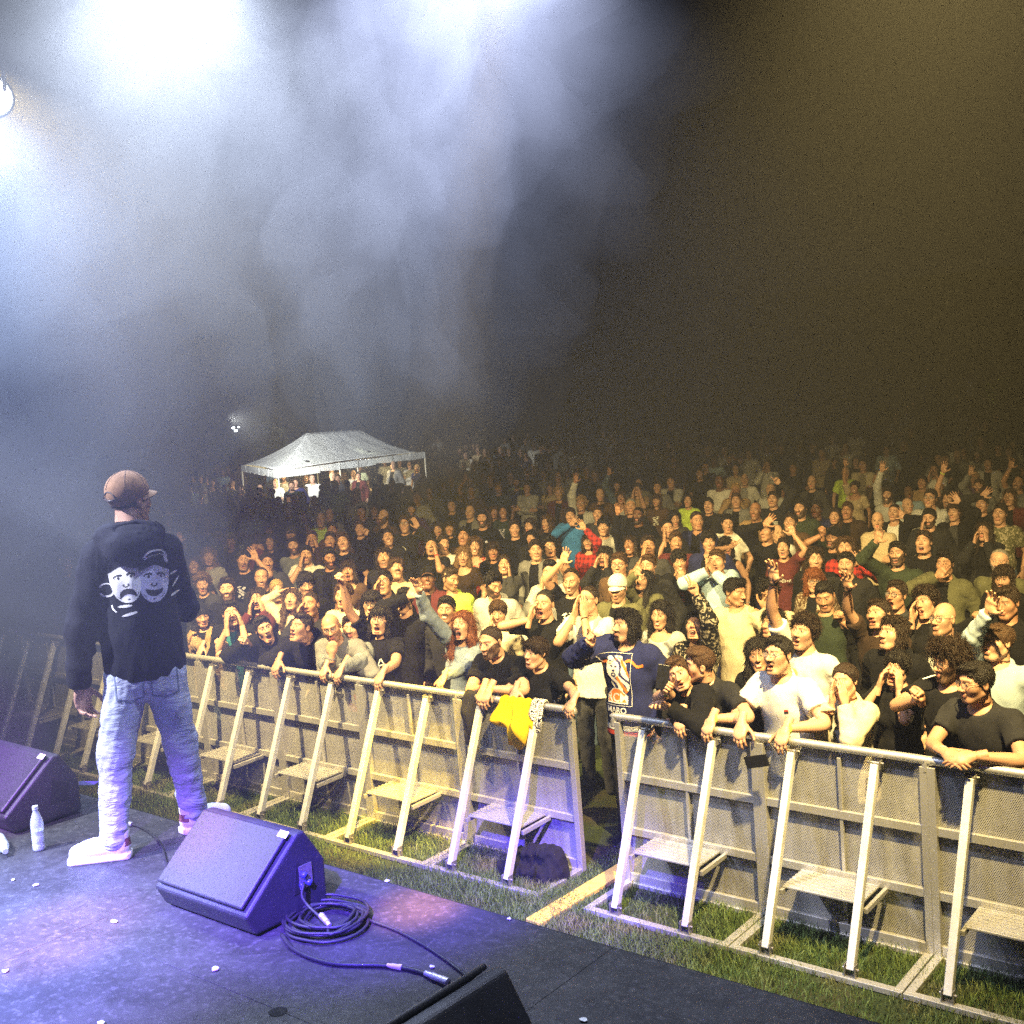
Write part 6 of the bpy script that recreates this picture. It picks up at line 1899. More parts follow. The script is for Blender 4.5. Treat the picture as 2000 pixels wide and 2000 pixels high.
# fill the gaps between them with people standing where the crowd stands
taken = [(a, b) for a, b, *_ in PEOPLE]
spots = [np.array(q[4][:2]) for q in PEOPLE]
rg = random.Random(11)
CW = {'blk': 'black', 'char': 'charcoal', 'dgrey': 'dark grey', 'grey': 'mid grey', 'lgrey': 'light grey', 'white': 'white', 'cream': 'cream', 'navy': 'navy', 'denim': 'blue denim', 'olive': 'olive', 'dgreen': 'dark green',
      'brown': 'brown', 'dbrown': 'dark brown', 'tan': 'tan', 'red': 'red', 'maroon': 'maroon', 'pink': 'pink', 'beige': 'beige', 'teal': 'teal', 'blue': 'blue', 'purple': 'purple', 'lblue': 'pale blue'}
TW = {'tee': 'tee', 'long': 'sweatshirt', 'jacket': 'jacket', 'hoodie': 'hoodie', 'shirt': 'shirt', 'tank': 'tank top', 'scoop': 'top'}
HW = {'short': 'short', 'fade': 'faded', 'buzz': 'cropped', 'quiff': 'swept up', 'curly': 'curly', 'medium': 'shaggy', 'fringe': 'fringed', 'receding': 'thinning', 'long': 'long', 'wavy': 'wavy', 'bob': 'bobbed', 'tied': 'tied back'}
used_labels = set(q[3] for q in PEOPLE)
STOPW = set('a the of in with right left behind just under at very raised by and or to his her over below above beside between its as one both low neon short wide folded dark light pale black small far that lower upper front square thin up an on long open strapped tall cropped into inside mid bare their holding two other from making raising lifting pressing'.split())
def short_ref(lab):
    ws = lab.replace(',', '').split(); best = None
    for n in range(4, 10):
        c = ws[:n]
        while len(c) > 3 and c[-1] in STOPW: c = c[:-1]
        pre = ' '.join(c)
        if sum(q[3].replace(',', '').startswith(pre) for q in PEOPLE) == 1: return pre
        best = pre
    return best
ncount, tries = 0, 0
TARGET = 300 - len(PEOPLE) - 1
if _N < 900: TARGET = 0
while ncount < TARGET and tries < 60000:
    tries += 1
    band = rg.random()
    Y = 1.1 + 30 * band ** 1.5
    X = rg.uniform(-3.0 - 1.75 * Y - 9.2, -1.5 - .28 * Y)
    if Y > 14 and rg.random() < .35: continue
    u, v, dep = project((X, Y, 1.62 + float(hill(X, Y))))
    if not (20 < u < 1995): continue
    sp = .50 + .012 * Y
    if Y > 13: sp = .8
    if any((abs(b[0] - X) < sp and abs(b[1] - Y) < sp and np.hypot(b[0] - X, b[1] - Y) < sp) for b in spots): continue
    fs = CF * .13 / dep
    if any(abs(a - u) < fs * .95 and -fs * .5 < (v - b) < fs * 2.6 for a, b in taken): continue     # would hide a face the photo shows
    if u < 360 and (Y > 9 or rg.random() < .6): continue
    sex = 'f' if rg.random() < .36 else 'm'
    hair = rg.choice(['short', 'short', 'short', 'fade', 'fade', 'buzz', 'quiff', 'quiff', 'curly', 'medium', 'fringe', 'receding'] if sex == 'm' else ['long', 'long', 'wavy', 'bob', 'tied', 'fringe'])
    top = rg.choice(['tee', 'tee', 'jacket', 'long', 'hoodie', 'shirt'] if sex == 'm' else ['tee', 'jacket', 'long', 'scoop', 'shirt'])
    col = rg.choice(['blk', 'blk', 'blk', 'char', 'char', 'dgrey', 'dgrey', 'grey', 'navy', 'navy', 'maroon', 'brown', 'dbrown', 'olive', 'dgreen', 'purple', 'lgrey', 'grey', 'denim', 'beige', 'white', 'cream'] + (['white', 'lblue', 'lgrey', 'tan'] if Y > 6 else []))
    o = {}
    r1 = rg.random(); act = ''
    if r1 < .09: o['R'] = ('cup',); o['L'] = ('cup',); o['mo'] = 2; act = ', both hands cupped to the mouth'
    elif r1 < .16: o['L'] = ('cheek',); act = ', one hand on the cheek'
    elif r1 < (.56 if u > 1000 else .36) and Y > 1.5: o['R'] = ('open', u - fs * rg.uniform(.3, 1.5), v - fs * rg.uniform(1.9, 3.9)); act = ', one hand up'
    elif r1 < .62 and Y > 6: o['R'] = ('cross',); o['L'] = ('cross',); act = ', arms folded'
    if 'mo' not in o: o['mo'] = rg.choice([0, 0, 0, 0, 1, 1, 2])
    if sex == 'm': o['be'] = rg.choice(['', '', 's', 'f', 'g', 'm'])
    if rg.random() < .14: o['gl'] = rg.choice(['square', 'thin'])
    o['sk'] = rg.choice('llmmt')
    hc = rg.choice(['blk', 'dbr', 'dbr', 'br', 'br', 'lbr', 'bl'])
    near = sorted(PEOPLE, key=lambda q: np.hypot(q[0] - u, (q[1] - v) * 1.3))
    lab = None
    for q in near[:6]:
        du, dv = u - q[0], v - q[1]
        rel = ('right of' if du > 0 else 'left of') if abs(du) > abs(dv) * .8 else ('below' if dv > 0 else 'above')
        ref = short_ref(q[3])
        who = 'woman' if sex == 'f' else 'man'
        cand = f"{CW[col]} {TW[top]} {who}, {HW[hair]} hair{act}, {rel} the {ref}"
        if len(cand.split()) > 16: cand = f"{CW[col]} {TW[top]} {who}, {HW[hair]} hair, {rel} the {ref}"
        if len(cand.split()) > 16: cand = f"{CW[col]} {TW[top]} {who}, {rel} the {ref}"
        while len(cand.split()) > 16: cand = ' '.join(cand.split()[:-1])
        cand = cand.rstrip(',')
        for tail in (' and', ' with', ' in', ' of', ' the', ' a', ' his', ' her', ' at', ' over', ' to', ' both', ' one', ' behind', ' beside'):
            if cand.endswith(tail): cand = cand[:-len(tail)]
        if cand not in used_labels:
            lab = cand; break
    if lab is None: continue
    used_labels.add(lab)
    if hill(X, Y) > .02: o['gz'] = float(hill(X, Y))
    row = (u, v, sex, hair, hc, top, col, o, lab)
    n0 = len(PEOPLE)
    r = add_row(row, CROWD)
    PEOPLE.pop()      # not a landmark for later labels
    taken.append((u, v)); spots.append(np.array([X, Y]))
    ncount += 1
print('people', len(taken), 'tries', tries)
# everyone beyond the 300 nearest: one far-off mass of people
src = []
for o in [q for q in SC.objects if q.get('category') == 'person' and q.location.y > 9][:26]:
    Vs, Cs, Qs, k = [], [], [], 0
    for ch in o.children:
        if ch.type != 'MESH' or ch.name.startswith(('spectacles', 'trousers', 'shoe')): continue
        me = ch.data; n_ = len(me.vertices)
        co_ = np.zeros(n_ * 3, np.float32); me.vertices.foreach_get('co', co_)
        M_ = np.array(ch.matrix_local); co_ = co_.reshape(-1, 3) @ M_[:3, :3].T + M_[:3, 3]
        c_ = np.tile(np.array(ch.color[:]), (n_, 1))
        if 'feat' in me.attributes:
            f_ = np.zeros(n_ * 4, np.float32); me.attributes['feat'].data.foreach_get('color', f_); f_ = f_.reshape(-1, 4)
            c_[:, :3] = c_[:, :3] * (1 - f_[:, 3:]) + f_[:, :3] * f_[:, 3:]
        nl = len(me.polygons); st_ = np.zeros(nl, np.int32); me.polygons.foreach_get('loop_start', st_); tt = np.zeros(nl, np.int32); me.polygons.foreach_get('loop_total', tt)
        li = np.zeros(len(me.loops), np.int32); me.loops.foreach_get('vertex_index', li)
        q4 = st_[tt == 4]; Qs.append(li[q4[:, None] + np.arange(4)] + k)
        Vs.append(co_); Cs.append(c_); k += n_
    lg = MB()
    for q_ in (-1, 1): lg.tube([(q_ * .085, 0, .95), (q_ * .1, -.01, .5), (q_ * .1, .02, .0)], [.10, .07, .06], 7)
    lv = np.concatenate(lg.V); lf = np.array([f for f, m in lg.F if len(f) == 4])
    Vs.append(lv); Cs.append(np.tile([.02, .02, .028, 1], (len(lv), 1))); Qs.append(lf + k)
    src.append((np.concatenate(Vs), np.concatenate(Cs), np.concatenate(Qs)))
rf = np.random.default_rng(21)
AV, AC, AF, k, placed = [], [], [], 0, 0
for t_ in range(30000):
    if placed >= 170 or not src: break
    Y = 6 + (40 if rf.random() < .3 else 30) * rf.random(); X = rf.uniform(-3.0 - 1.75 * Y - 9.2, -1.5 - .28 * Y)
    u, v, dep = project((X, Y, 1.62 + float(hill(X, Y))))
    if not (430 < u < 1998): continue
    if math.sin(X * .9 + 1.7 * math.sin(Y * .35)) + math.sin(Y * .8 + X * .3) < -.15 + (Y - 10) * .02: continue
    if any(abs(b_[0] - X) < .55 and abs(b_[1] - Y) < .55 for b_ in spots): continue
    fs = CF * .13 / dep
    if any(abs(a_ - u) < fs * .9 and -fs * .5 < (v - b_) < fs * 2.2 for a_, b_ in taken): continue
    spots.append(np.array([X, Y])); taken.append((u, v))
    V_, C_, Q_ = src[rf.integers(len(src))]
    a_ = rf.normal() * .25 + math.atan2(4.9 + X, Y + 3.3) * -.6; s_ = rf.uniform(.93, 1.06)
    R_ = np.array([[math.cos(a_), -math.sin(a_), 0], [math.sin(a_), math.cos(a_), 0], [0, 0, 1]])
    AV.append(V_ @ R_.T * s_ + (X, Y, float(hill(X, Y)))); AC.append(C_); AF.append(Q_ + k); k += len(V_); placed += 1
if AV:
    m, nt, bs, out = mat('far_people'); at = N(nt, 'Attribute'); at.attribute_name = 'feat'
    L(nt, at.outputs['Color'], bs.inputs['Base Color']); bs.inputs['Roughness'].default_value = .8; bs.inputs['Specular IOR Level'].default_value = .15
    fc = link('crowd', mesh_from('crowd', np.concatenate(AV), [(np.concatenate(AF), 0)], True, [m], np.concatenate(AC)))
    tag(fc, 'dim far-off mass of people filling the field behind the nearer audience', None, None, 'stuff')
print('far', placed, k)
# ------------------------------------------------------------------ the performer on the stage, seen from behind
PB = np.array([-4.97, -3.30, DZ]); PF = unit((-.85, .53, 0)); prz = math.atan2(PF[0], -PF[1])
pr = empty('person', PB, prz)
tag(pr, 'performer seen from behind in brown cap, black hoodie with masks print and light jeans', 'person')
hc = np.array([-.050, -.035, 1.715]); dl = unit((-.76, -.65, -.02)); Rp = roll_m(rot_dir(dl), -2)
hv, hf = head_t('m', 0, LOD[0][0])
BV, BF, BA, nb = [], [], [], 0
def padd(V, F, a=None):
    global nb
    BV.append(V); BF.append(F + nb); BA.append(np.zeros((len(V), 4)) if a is None else a); nb += len(V)
padd(hv @ Rp.T + hc, hf, feats(hv, 'm', 0, 's', HC['dbr'], None))
padd(*tube_arrays(smooth_path([hc + np.array([0, .03, -.04]) @ Rp.T, (-.045, .008, 1.59), (-.035, .012, 1.50), (-.03, .01, 1.40)], 8), [.056, .056, .057, .06, .066, .075, .085, .09], 18))
SL, EL, WL = np.array([.125, .01, 1.455]), np.array([.235, .03, 1.12]), np.array([.262, -.015, .835])
SR, ER, WR = np.array([-.190, -.01, 1.455]), np.array([-.260, -.12, 1.15]), np.array([-.12, -.30, 1.44])
for S, E, Wp, hk, f, n, sg in ((SL, EL, WL, 'relax', (-.10, -.12, -1), (-.55, .75, 0), 1), (SR, ER, WR, 'grip', (.1, -.25, 1), (.7, -.6, .1), -1)):
    padd(*tube_arrays(smooth_path([S, (S + E) / 2, E, (E + Wp) / 2, Wp], 18), np.interp(np.linspace(0, 1, 18), [0, .4, .55, .95, 1], [.054, .045, .046, .029, .028]), 14))
    tv, tf = hand_t(hk, .0045)
    tv = tv * 1.05
    if sg > 0: tv = tv * (-1, 1, 1); tf = tf[:, ::-1]
    padd(tv @ frame(f, n).T + Wp, tf)
link('body', mesh_from('body', np.concatenate(BV), [(np.concatenate(BF), 0)], True, [SKIN], np.concatenate(BA)), pr, SKINS['l'])
# hoodie
hs = .0085
G = Grid((-.42, -.42, .75), (.50, .26, 1.70), hs)
k = .06
G.cone((-.160, .0, 1.45), (.095, .0, 1.45), .080, .080, k).ell((-.035, .0, 1.28), (.182, .142, .26), k).ell((-.045, .0, 1.04), (.188, .150, .25), k).ell((-.045, .0, .90), (.190, .145, .14), k)
G.ell((-.035, .055, 1.525), (.138, .094, .068), .04).ell((-.10, .03, 1.545), (.07, .09, .055), .03).ell((.03, .03, 1.545), (.07, .09, .055), .03)
G.ell((-.035, .138, 1.505), (.138, .070, .088), .006).ell((-.038, .085, 1.575), (.122, .080, .040), .010)
G.folds(31, .006, 24, 5, .8); G.folds(33, .0035, 60, 4, .5)
P = G.pts()
rib = (P[..., 2] < .845)
G.f = G.f + np.where(rib, .014 - .0012 * np.sin(np.arctan2(P[..., 1], P[..., 0]) * 90), 0).astype(np.float32)
G.f = np.maximum(G.f, .775 - P[..., 2])
for S, E, Wp, sd in ((SL, EL, WL, 1), (SR, ER, WR, 2)):
    g2 = Grid((-.42, -.42, .75), (.50, .26, 1.70), hs)
    e = E + (Wp - E) * .86; e2 = E + (Wp - E) * 1.0
    g2.cone(S, E, .080, .066, 0).cone(E, e, .066, .058, .05).cone(e, e2, .044, .040, .02)
    g2.folds(40 + sd, .006, 40, 5, 1.0); g2.folds(44 + sd, .003, 85, 4, .8)
    nn = unit(Wp - E).astype(np.float32); d = (P - e2.astype(np.float32)) @ nn
    near = np.linalg.norm(P - e2.astype(np.float32), axis=-1) < .12
    g2.f = np.where(near, np.maximum(g2.f, d), g2.f)
    kk = .06; h_ = np.maximum(kk - np.abs(G.f - g2.f), 0) / kk
    G.f = np.minimum(G.f, g2.f) - h_ * h_ * kk * .25
G.ell((-.045, -.03, 1.62), (.078, .082, .075), .012, 's')
V, F = G.mesh()
hood = link('hoodie', mesh_from('hoodie', V, [(F, 0)], True, [CLOTH['plain']]), pr, (.0125, .013, .018))
def jeans_mat():
    m, nt, bs, out = mat('light_denim')
    co = objco(nt)
    s = N(nt, 'SeparateXYZ'); L(nt, co, s.inputs[0])
    low = ramp(nt, s.outputs[2], .70, .20, .35, 1.0)
    def ridged(sc, rot, seed):
        mp = N(nt, 'Mapping'); L(nt, co, mp.inputs['Vector']); mp.inputs['Scale'].default_value = sc; mp.inputs['Rotation'].default_value = rot; mp.inputs['Location'].default_value = (seed, seed * .7, 0)
        n = noise(nt, 1.0, 3, .55, mp.outputs[0], .7)
        return math_n(nt, 'POWER', math_n(nt, 'SUBTRACT', 1.0, math_n(nt, 'ABSOLUTE', math_n(nt, 'MULTIPLY', math_n(nt, 'SUBTRACT', n, .5), 3.2))), 2.0)
    h = math_n(nt, 'ADD', ridged((4, 4, 13), (.25, .2, 0), 1.3), math_n(nt, 'MULTIPLY', ridged((6, 6, 22), (-.4, .35, 0), 4.1), .5))
    h = math_n(nt, 'MULTIPLY', h, low)
    w = noise(nt, 420, 2, .8, co)
    c = mix_c(nt, ramp(nt, w, .3, .7), (.36, .41, .55), (.50, .54, .66))
    c = mix_c(nt, ramp(nt, noise(nt, 4.5, 4, .6, co), .42, .7, 0, .55), c, (.58, .61, .70))
    L(nt, c, bs.inputs['Base Color']); bs.inputs['Roughness'].default_value = .85; bs.inputs['Specular IOR Level'].default_value = .15
    bump(nt, bs, math_n(nt, 'ADD', h, math_n(nt, 'MULTIPLY', w, .02)), .34, .024)
    return m
G = Grid((-.26, -.12, 1.36), (.20, .27, 1.68), .007)
G.ell((-.035, .120, 1.515), (.142, .080, .098), 0).ell((-.038, .075, 1.590), (.118, .078, .036), .02).ell((-.15, .05, 1.555), (.05, .085, .05), .03).ell((.085, .05, 1.555), (.05, .085, .05), .03)
G.ell((-.035, .155, 1.60), (.075, .05, .030), .012, 's').ell((-.045, -.03, 1.62), (.078, .085, .08), .008, 's')
G.folds(61, .006, 42, 5, .7); G.folds(62, .003, 90, 4, .7)
V, F = G.mesh()
link('hood', mesh_from('hood', V, [(F, 0)], True, [CLOTH['plain']]), pr, (.015, .0155, .021))
# jeans: wide, stacked in folds at the shins
G = Grid((-.42, -.30, .02), (.32, .26, 1.02), .0085)
G.ell((-.045, .005, .88), (.172, .132, .15), 0)
for pts in (((.040, .01, .85), (.128, .025, .50), (.176, .085, .09)), ((-.130, .0, .85), (-.178, -.065, .50), (-.222, -.125, .09))):
    G.cone(pts[0], pts[1], .108, .084, .035).cone(pts[1], pts[2], .084, .064, .03)
P = G.pts(); z = P[..., 2]
r_ = np.random.default_rng(9)
w = np.zeros(G.f.shape, np.float32)
for i in range(5):
    kx, ky, kz = r_.normal() * 22, r_.normal() * 22, r_.uniform(35, 95)
    w += np.sin(P @ np.array([kx, ky, kz], np.float32) + 2.6 * np.sin(P @ np.array([17 - 6 * i, -14 + 5 * i, 11 + 3 * i], np.float32) + i * 1.7) + r_.uniform(0, 6)) / 2.6
amt = np.interp(z, [0, .1, .32, .55, .75, .95], [.0050, .0042, .0026, .0014, .0014, .0014]).astype(np.float32)
G.f += amt * w
G.folds(12, .007, 30, 5, .7); G.folds(13, .0035, 75, 5, 1.2)
G.f = np.maximum(G.f, .055 - z)
V, F = G.mesh()
jeans = link('jeans', mesh_from('jeans', V, [(F, 0)], True, [jeans_mat()]), pr)
for sg, cx in ((1, .082), (-1, -.082)):
    def pk(x, y, sg=sg):
        o = (np.abs(x) < .066) & (y < .070) & (y > -.075 - .02 * (1 - np.abs(x) / .066))
        i = (np.abs(x) < .059) & (y < .062) & (y > -.068 - .02 * (1 - np.abs(x) / .059))
        return np.where(o & ~i, 1, 0)
    decal('back_pocket', jeans, pk, .15, .2, .003, (cx - .045, .02, .845), (-1, 0, 0), (0, 0, 1), (0, 1, 0), [simple('jeans_seam', (.16, .2, .3), .9)], pr, .002)
# shoes
SHOEW = simple('white_leather', (.80, .79, .77), .5)
SOLE = simple('white_sole', (.78, .77, .74), .6)
HEEL = simple('heel_tab', (.20, .07, .08), .7, nscale=90, namp=.9)
def sneaker(ank, ang):
    c, s = math.cos(ang), math.sin(ang)
    R = np.array([[c, -s, 0], [s, c, 0], [0, 0, 1.]])
    G = Grid((-.07, -.24, -.005), (.07, .10, .15), .0065)
    G.cone((0, .03, .055), (0, -.16, .045), .046, .044, 0, sc=(1, 1, .92)).cone((0, .035, .06), (0, .04, .125), .046, .044, .03).ell((0, -.07, .07), (.042, .08, .04), .03)
    V1 = G.pts()
    G.f = np.minimum(G.f, np.maximum(np.sqrt((np.maximum(np.abs(V1[..., 0]) - .018, 0)) ** 2 + (np.maximum(np.abs(V1[..., 1] + .062) - .115, 0)) ** 2) - .035, V1[..., 2] - .028))
    G.plane((0, 0, -1), 0)
    V, F = G.mesh(); cz = V[F].mean(1); m = np.where(cz[:, 2] < .029, 1, np.where((cz[:, 1] > .064) & (cz[:, 2] > .06) & (cz[:, 2] < .105), 2, 0))
    V = V @ R.T + np.array([ank[0], ank[1], 0])
    return link('shoe', mesh_from('shoe', V, [(F[m == i], i) for i in range(3) if (m == i).any()], True, [SHOEW, SOLE, HEEL]), pr)
def laces(ank, ang):
    c, s_ = math.cos(ang), math.sin(ang)
    b = MB()
    for k in range(4):
        y = -.035 - .022 * k; z = .112 - .013 * k
        b.tube([(ank[0] + c * x - s_ * y, ank[1] + s_ * x + c * y, z - abs(x) * .35) for x in (-.03, 0, .03)], .004, 6)
    b.obj('lace', simple('shoe_lace', (.55, .54, .52), .8), pr, smooth=True)
laces((.180, .085), rad(80))
sneaker((.180, .085), rad(80)); sneaker((-.226, -.125), rad(-62))
# head: hair and cap
HM = Matrix.Translation(hc.tolist()) @ Matrix(Rp.tolist()).to_4x4()
link('hair', hair_t('nape', .0062), pr, HC['dbr'], HM)
cp = link('cap', cap_t('peak', .0055), pr, (.25, .145, .08), HM @ Matrix.Diagonal((1.04, 1.03, 1.04, 1)))
link('brim', brim_t(), cp, (.33, .21, .125))
b = MB(); b.tube([(.004 + .036 * math.cos(t), .128 - .006 * abs(math.cos(t)), .012 + .034 * math.sin(t)) for t in np.linspace(0, math.pi, 14)], .0035, 6)
b.tube([(.042, .119, .012), (.0, .128, .004), (-.036, .119, .012)], .006, 6)
b.obj('strap', simple('cap_strap', (.04, .03, .03), .5), cp, smooth=True)
b = MB()
for a in range(6):
    t = a * math.pi / 3 + .3
    b.tube([(.091 * math.cos(t) * math.cos(q), .018 + .111 * math.sin(t) * math.cos(q), .044 + .097 * math.sin(q)) for q in np.linspace(.12, 1.5, 10)], .0016, 5)
b.obj('cap_seam', simple('cap_seam', (.14, .08, .05), .8), cp, smooth=True)
# theatre masks printed on the back
def ell(x, y, cx, cyy, rx, ry, a=0.0):
    c, s = math.cos(a), math.sin(a); dx, dy = x - cx, y - cyy
    return ((dx * c + dy * s) / rx) ** 2 + ((-dx * s + dy * c) / ry) ** 2 < 1
def arc(x, y, cx, cyy, r, w, a0, a1, sq=1.0):
    dx, dy = x - cx, (y - cyy) / sq; rr = np.hypot(dx, dy); t = np.arctan2(dy, dx)
    return (np.abs(rr - r) < w) & (t > a0) & (t < a1)
def mask_shape(x, y, happy):
    up = (np.abs(x) < .076 - .10 * np.maximum(0, -y - .0) * (1.0)) & (y < .075 + .012 * np.cos(x * 40)) & (y > -.02)
    lo = ell(x, y, 0, -.018, .072, .088)
    m = up | (lo & (y < .07))
    d = ell(x, y, -.034, .038, .024, .011, .25) | ell(x, y, .034, .038, .024, .011, -.25)
    eye = ell(x, y, -.032, .030, .018, .009) | ell(x, y, .032, .030, .018, .009)
    pup = ell(x, y, -.030, .030, .007, .008) | ell(x, y, .034, .030, .007, .008)
    nose = arc(x, y, 0, -.006, .015, .0035, -3.0, -.1) | (ell(x, y, -.012, -.008, .005, .004) | ell(x, y, .012, -.008, .005, .004))
    if happy:
        mo = ell(x, y, 0, -.036, .045, .038) & (y < -.030 + 4.5 * x * x)
        teeth = mo & (y > -.041 + 4.5 * x * x)
    else:
        mo = ell(x, y, 0, -.066, .042, .036) & (y > -.070 - 4.5 * x * x)
        teeth = mo & ell(x, y, 0, -.078, .03, .016)
    line = arc(x, y, 0, -.03, .062, .002, -2.6, -2.2) | arc(x, y, 0, -.03, .062, .002, -.95, -.5) | ell(x, y, 0, -.088, .008, .004)
    r = np.where(m, 1, 0)
    r = np.where(m & (d | nose | line | pup), 3, r); r = np.where(m & d & eye & ~pup, 1, r)
    r = np.where(m & mo, 3, r); r = np.where(m & teeth, 2, r)
    return r
def masks(x, y):
    a = rad(-7); c, s = math.cos(a), math.sin(a)
    x1, y1 = x + .072, y; u1, v1 = c * x1 - s * y1, s * x1 + c * y1
    a = rad(5); c, s = math.cos(a), math.sin(a)
    x2, y2 = x - .072, y + .012; u2, v2 = c * x2 - s * y2, s * x2 + c * y2
    A1, B1 = mask_shape(u1, v1, False), mask_shape(u2, v2, True)
    r = np.where(B1 > 0, np.where(B1 == 1, 2, B1), 0); r = np.where(A1 > 0, A1, r)
    rib = arc(x, y, .085, .115, .058, .006, -.2, 2.9, .8) | (arc(x, y, .085, .100, .062, .004, .3, 2.7, .55)) | (ell(x, y, .140, .100, .008, .022, .3))
    rib |= arc(x, y, -.168, -.04, .032, .005, -2.9, -.2, .8) | arc(x, y, -.168, -.02, .032, .005, .6, 3.0, .7)
    rib |= ell(x, y, -.085, -.122, .036, .007, .05) | ell(x, y, -.065, -.165, .04, .007, .22) | arc(x, y, -.10, -.11, .05, .004, -3.1, -2.2)
    rib |= ell(x, y, .178, .020, .022, .006, .35) | ell(x, y, .185, -.03, .032, .004, .9) | ell(x, y, .178, -.092, .028, .007, .25)
    return np.where((r == 0) & rib, 1, r)
decal('back_print', hood, lambda x, y: masks(x * 1.1, y * 1.1), .42, .38, .0022, (-.055, .16, 1.335), (-1, 0, 0), (0, 0, 1), (0, 1, 0), [INK['white'], INK['lilac'], INK['black']], pr, .0035)
mc = empty('microphone', PB, prz); tag(mc, 'dark microphone in the raised hand of the performer', 'microphone')
b = MB(); b.tube([WR + (.0, -.03, -.02), WR + (.035, -.06, .14)], [.013, .017], 12); b.obj('handle', simple('mic_black', (.02, .02, .02), .4), mc, smooth=True)
b = MB(); q = WR + np.array([.042, -.066, .165]); b.lathe([(.0, -.028), (.018, -.02), (.026, 0), (.02, .02), (0, .028)], q, 14); b.obj('grille', simple('mic_grille', (.25, .25, .25), .4, .7), mc, smooth=True)

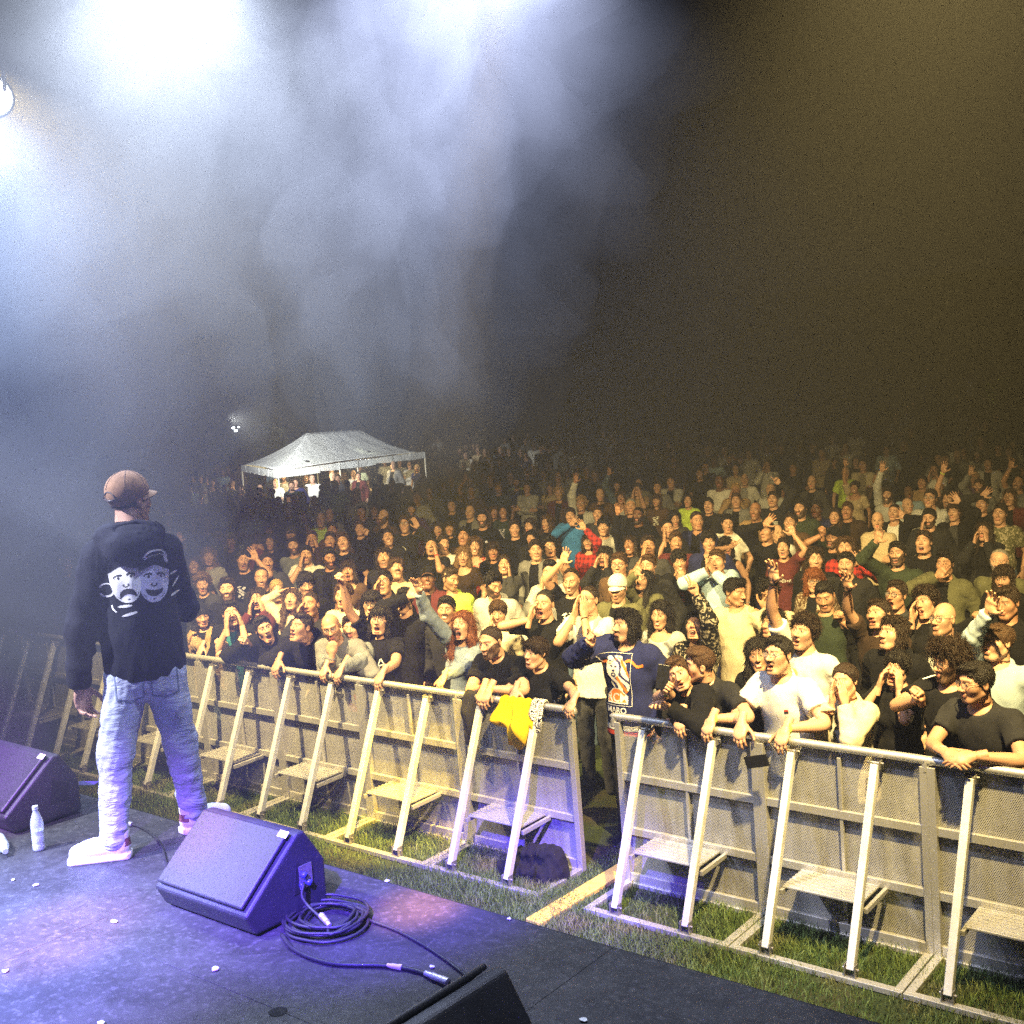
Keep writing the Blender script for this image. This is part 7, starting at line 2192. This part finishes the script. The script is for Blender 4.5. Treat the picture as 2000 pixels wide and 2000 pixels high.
# ------------------------------------------------------------------ prints and small things in the crowd
def chest(key, name, fn, w, h, res, z, x, mats, off=.004, y0=-.3, tilt=0.0):
    r = REC.get(key)
    if r is None: return
    RL = r['RL']
    o = r['lean_v'](np.array([x, -.12, z]))
    ax = RL @ np.array([math.cos(tilt), 0, math.sin(tilt)]); ay = RL @ np.array([-math.sin(tilt), 0, math.cos(tilt)]); nn = RL @ np.array([0, -1., 0])
    decal(name, r['shirt'], fn, w, h, res, o, ax, ay, nn, mats, r['root'], off)
if REC:
    chest((742, 1211), 'chest_emblem', lambda x, y: np.where(((np.abs(x) + np.abs(y) * .45) < .034) & ~(((np.abs(x) + np.abs(y) * .45) < .024) & (np.abs(y - .25 * x) > .006)) & (np.abs(y) < .055), 1, 0), .1, .13, .003, 1.25, .05, [INK['white']])
    tm = text_mask('Chango', .098, .25); und = lambda x, y: arc(x, y, -.02, .03, .10, .005, -2.2, -1.0, .7)
    chest((958, 1252), 'chest_lettering', lambda x, y: np.where(tm(x, y) | und(x, y), 1, 0), .36, .16, .003, 1.22, .02, [INK['white']])
    t2 = text_mask('CSIPIS', .075)
    leaf = lambda x, y: ell(x, y, .165, .018, .016, .016) | ell(x, y, .150, -.004, .014, .014) | ell(x, y, .182, .0, .014, .014) | ell(x, y, .166, -.028, .008, .018)
    chest((1046, 1272), 'chest_lettering', lambda x, y: np.where(t2(x + .03, y) | leaf(x, y), 1, 0), .42, .12, .003, 1.24, .0, [INK['white']])
    t3 = text_mask('an', .10)
    chest((1290, 1200), 'chest_lettering', lambda x, y: np.where(t3(x, y), 1, 0), .2, .1, .003, 1.17, -.02, [INK['black']])
    chest((1519, 1278), 'chest_logo', lambda x, y: np.where((np.abs(x) < .011) & (np.abs(y) < .013), np.where(y > 0, 1, 2), 0), .03, .03, .003, 1.30, .085, [INK['red'], INK['black']])
    scr = lambda x, y: np.where((np.abs(y) < .018 + .008 * np.sin(x * 55)) & (np.sin(x * 260 + 3 * np.sin(y * 200)) > .1), 1, 0)
    chest((1530, 1070), 'chest_lettering', scr, .26, .06, .004, 1.25, 0, [INK['white']])
    # hockey jersey: lion crest, orange house with letters, bands
    rcm = text_mask('RCM', .088); mq = text_mask('MARQ', .06)
    def crest(x, y):
        r = np.zeros(x.shape, int)
        mane = ell(x, y, .0, .085, .088, .085) | ell(x, y, .03, .01, .075, .085, -.4) | ell(x, y, .055, -.045, .05, .06, -.5)
        face = ell(x, y, -.02, .075, .052, .062)
        st = (np.sin(x * 95 + y * 62 + 2 * np.sin(y * 40)) > .25)
        r = np.where(mane, np.where(st & ~face, 2, 1), r)
        r = np.where(mane & ~face & (np.sin(x * 60 + y * 38) > .72) & (x > 0), 3, r)
        r = np.where(ell(x, y, -.038, .095, .013, .007, -.3) | ell(x, y, .002, .095, .013, .007, .3) | ell(x, y, -.02, .064, .014, .009) | ell(x, y, -.02, .034, .024, .018), 2, r)
        r = np.where(ell(x, y, -.02, .036, .012, .005), 1, r)
        r = np.where(ell(x, y, -.055, .150, .02, .016) | ell(x, y, .03, .152, .02, .016), 1, r)
        hx, hy = x - .0, y + .125
        house = (np.abs(hx) < .088) & (hy > -.048) & (hy < .062 - np.maximum(0, np.abs(hx) - .03) * .95)
        hin = (np.abs(hx) < .080) & (hy > -.041) & (hy < .055 - np.maximum(0, np.abs(hx) - .03) * .95)
        r = np.where(house, 1, r); r = np.where(hin, 3, r); r = np.where(hin & rcm(hx, hy + .008), 1, r)
        r = np.where((r == 0) & mq(x + .01, y + .225), 1, r)
        fr = (np.abs(x) < .118) & (y < .19) & (y > -.19)
        fi = (np.abs(x) < .114) & (y < .186) & (y > -.186)
        return np.where((r == 0) & fr & ~fi, 1, r)
    chest((1222, 1222), 'lion_crest', crest, .26, .54, .003, 1.26, -.03, [INK['white'], INK['navy'], INK['orange']], .006)
    band = lambda x, y: np.where(np.abs(y - .02) < .018, 1, np.where(np.abs(y + .018) < .016, 2, 0))
    chest((1222, 1222), 'hem_band', band, .50, .09, .006, .885, 0, [INK['white'], INK['red']], .005)
    colr = lambda x, y: np.where(np.abs(y + .3 * np.abs(x) + .012 * np.sin(x * 60)) < .010, 1, 0)
    chest((1222, 1222), 'collar_band', colr, .34, .16, .004, 1.41, 0, [INK['orange']], .006)
    PHB = simple('phone_black', (.012, .012, .014), .25)
    def phone(u, v, dep, rot, lab):
        p = at_depth(u, v, dep); b = MB(); b.box((0, 0, 0), (.075, .011, .155)); b.box((-.018, .0065, .05), (.024, .003, .03))
        o = b.obj('phone', PHB, bevel=.004); o.location = p; o.rotation_euler = rot; tag(o, lab, 'phone')
    d1 = project(REC[(1519, 1278)]['hw'])[2] if (1519, 1278) in REC else 7
    q = at_z(1478, 1485, 1.13); phone(1478, 1487, project((q[0], -.12, 1.10))[2] , (rad(8), rad(75), rad(10)), 'black phone held below the rail by the man in the white polo')
    if (1366, 1294) in REC: phone(1294, 1322, project(REC[(1366, 1294)]['hw'])[2] - .33, (rad(-10), rad(10), rad(30)), 'black phone raised by the person in dark grey kissing a friend')
    if (1853, 1294) in REC:
        r = REC[(1853, 1294)]; H_ = np.array(r['HM']); a = H_ @ np.array([-.008, -.095, -.062, 1]); b2 = H_ @ np.array([-.03, -.185, -.075, 1])
        Wm = np.array(Matrix.Translation(r['base'].tolist()) @ Matrix.Rotation(r['rz'], 4, 'Z') @ Matrix.Scale(r['s'], 4))
        a, b2 = (Wm @ a)[:3], (Wm @ b2)[:3]
        b = MB(); b.tube([a, b2], .0042, 8); o = b.obj('cigarette', PAPER, smooth=True); tag(o, 'white cigarette between the lips of the curly haired man', 'cigarette')
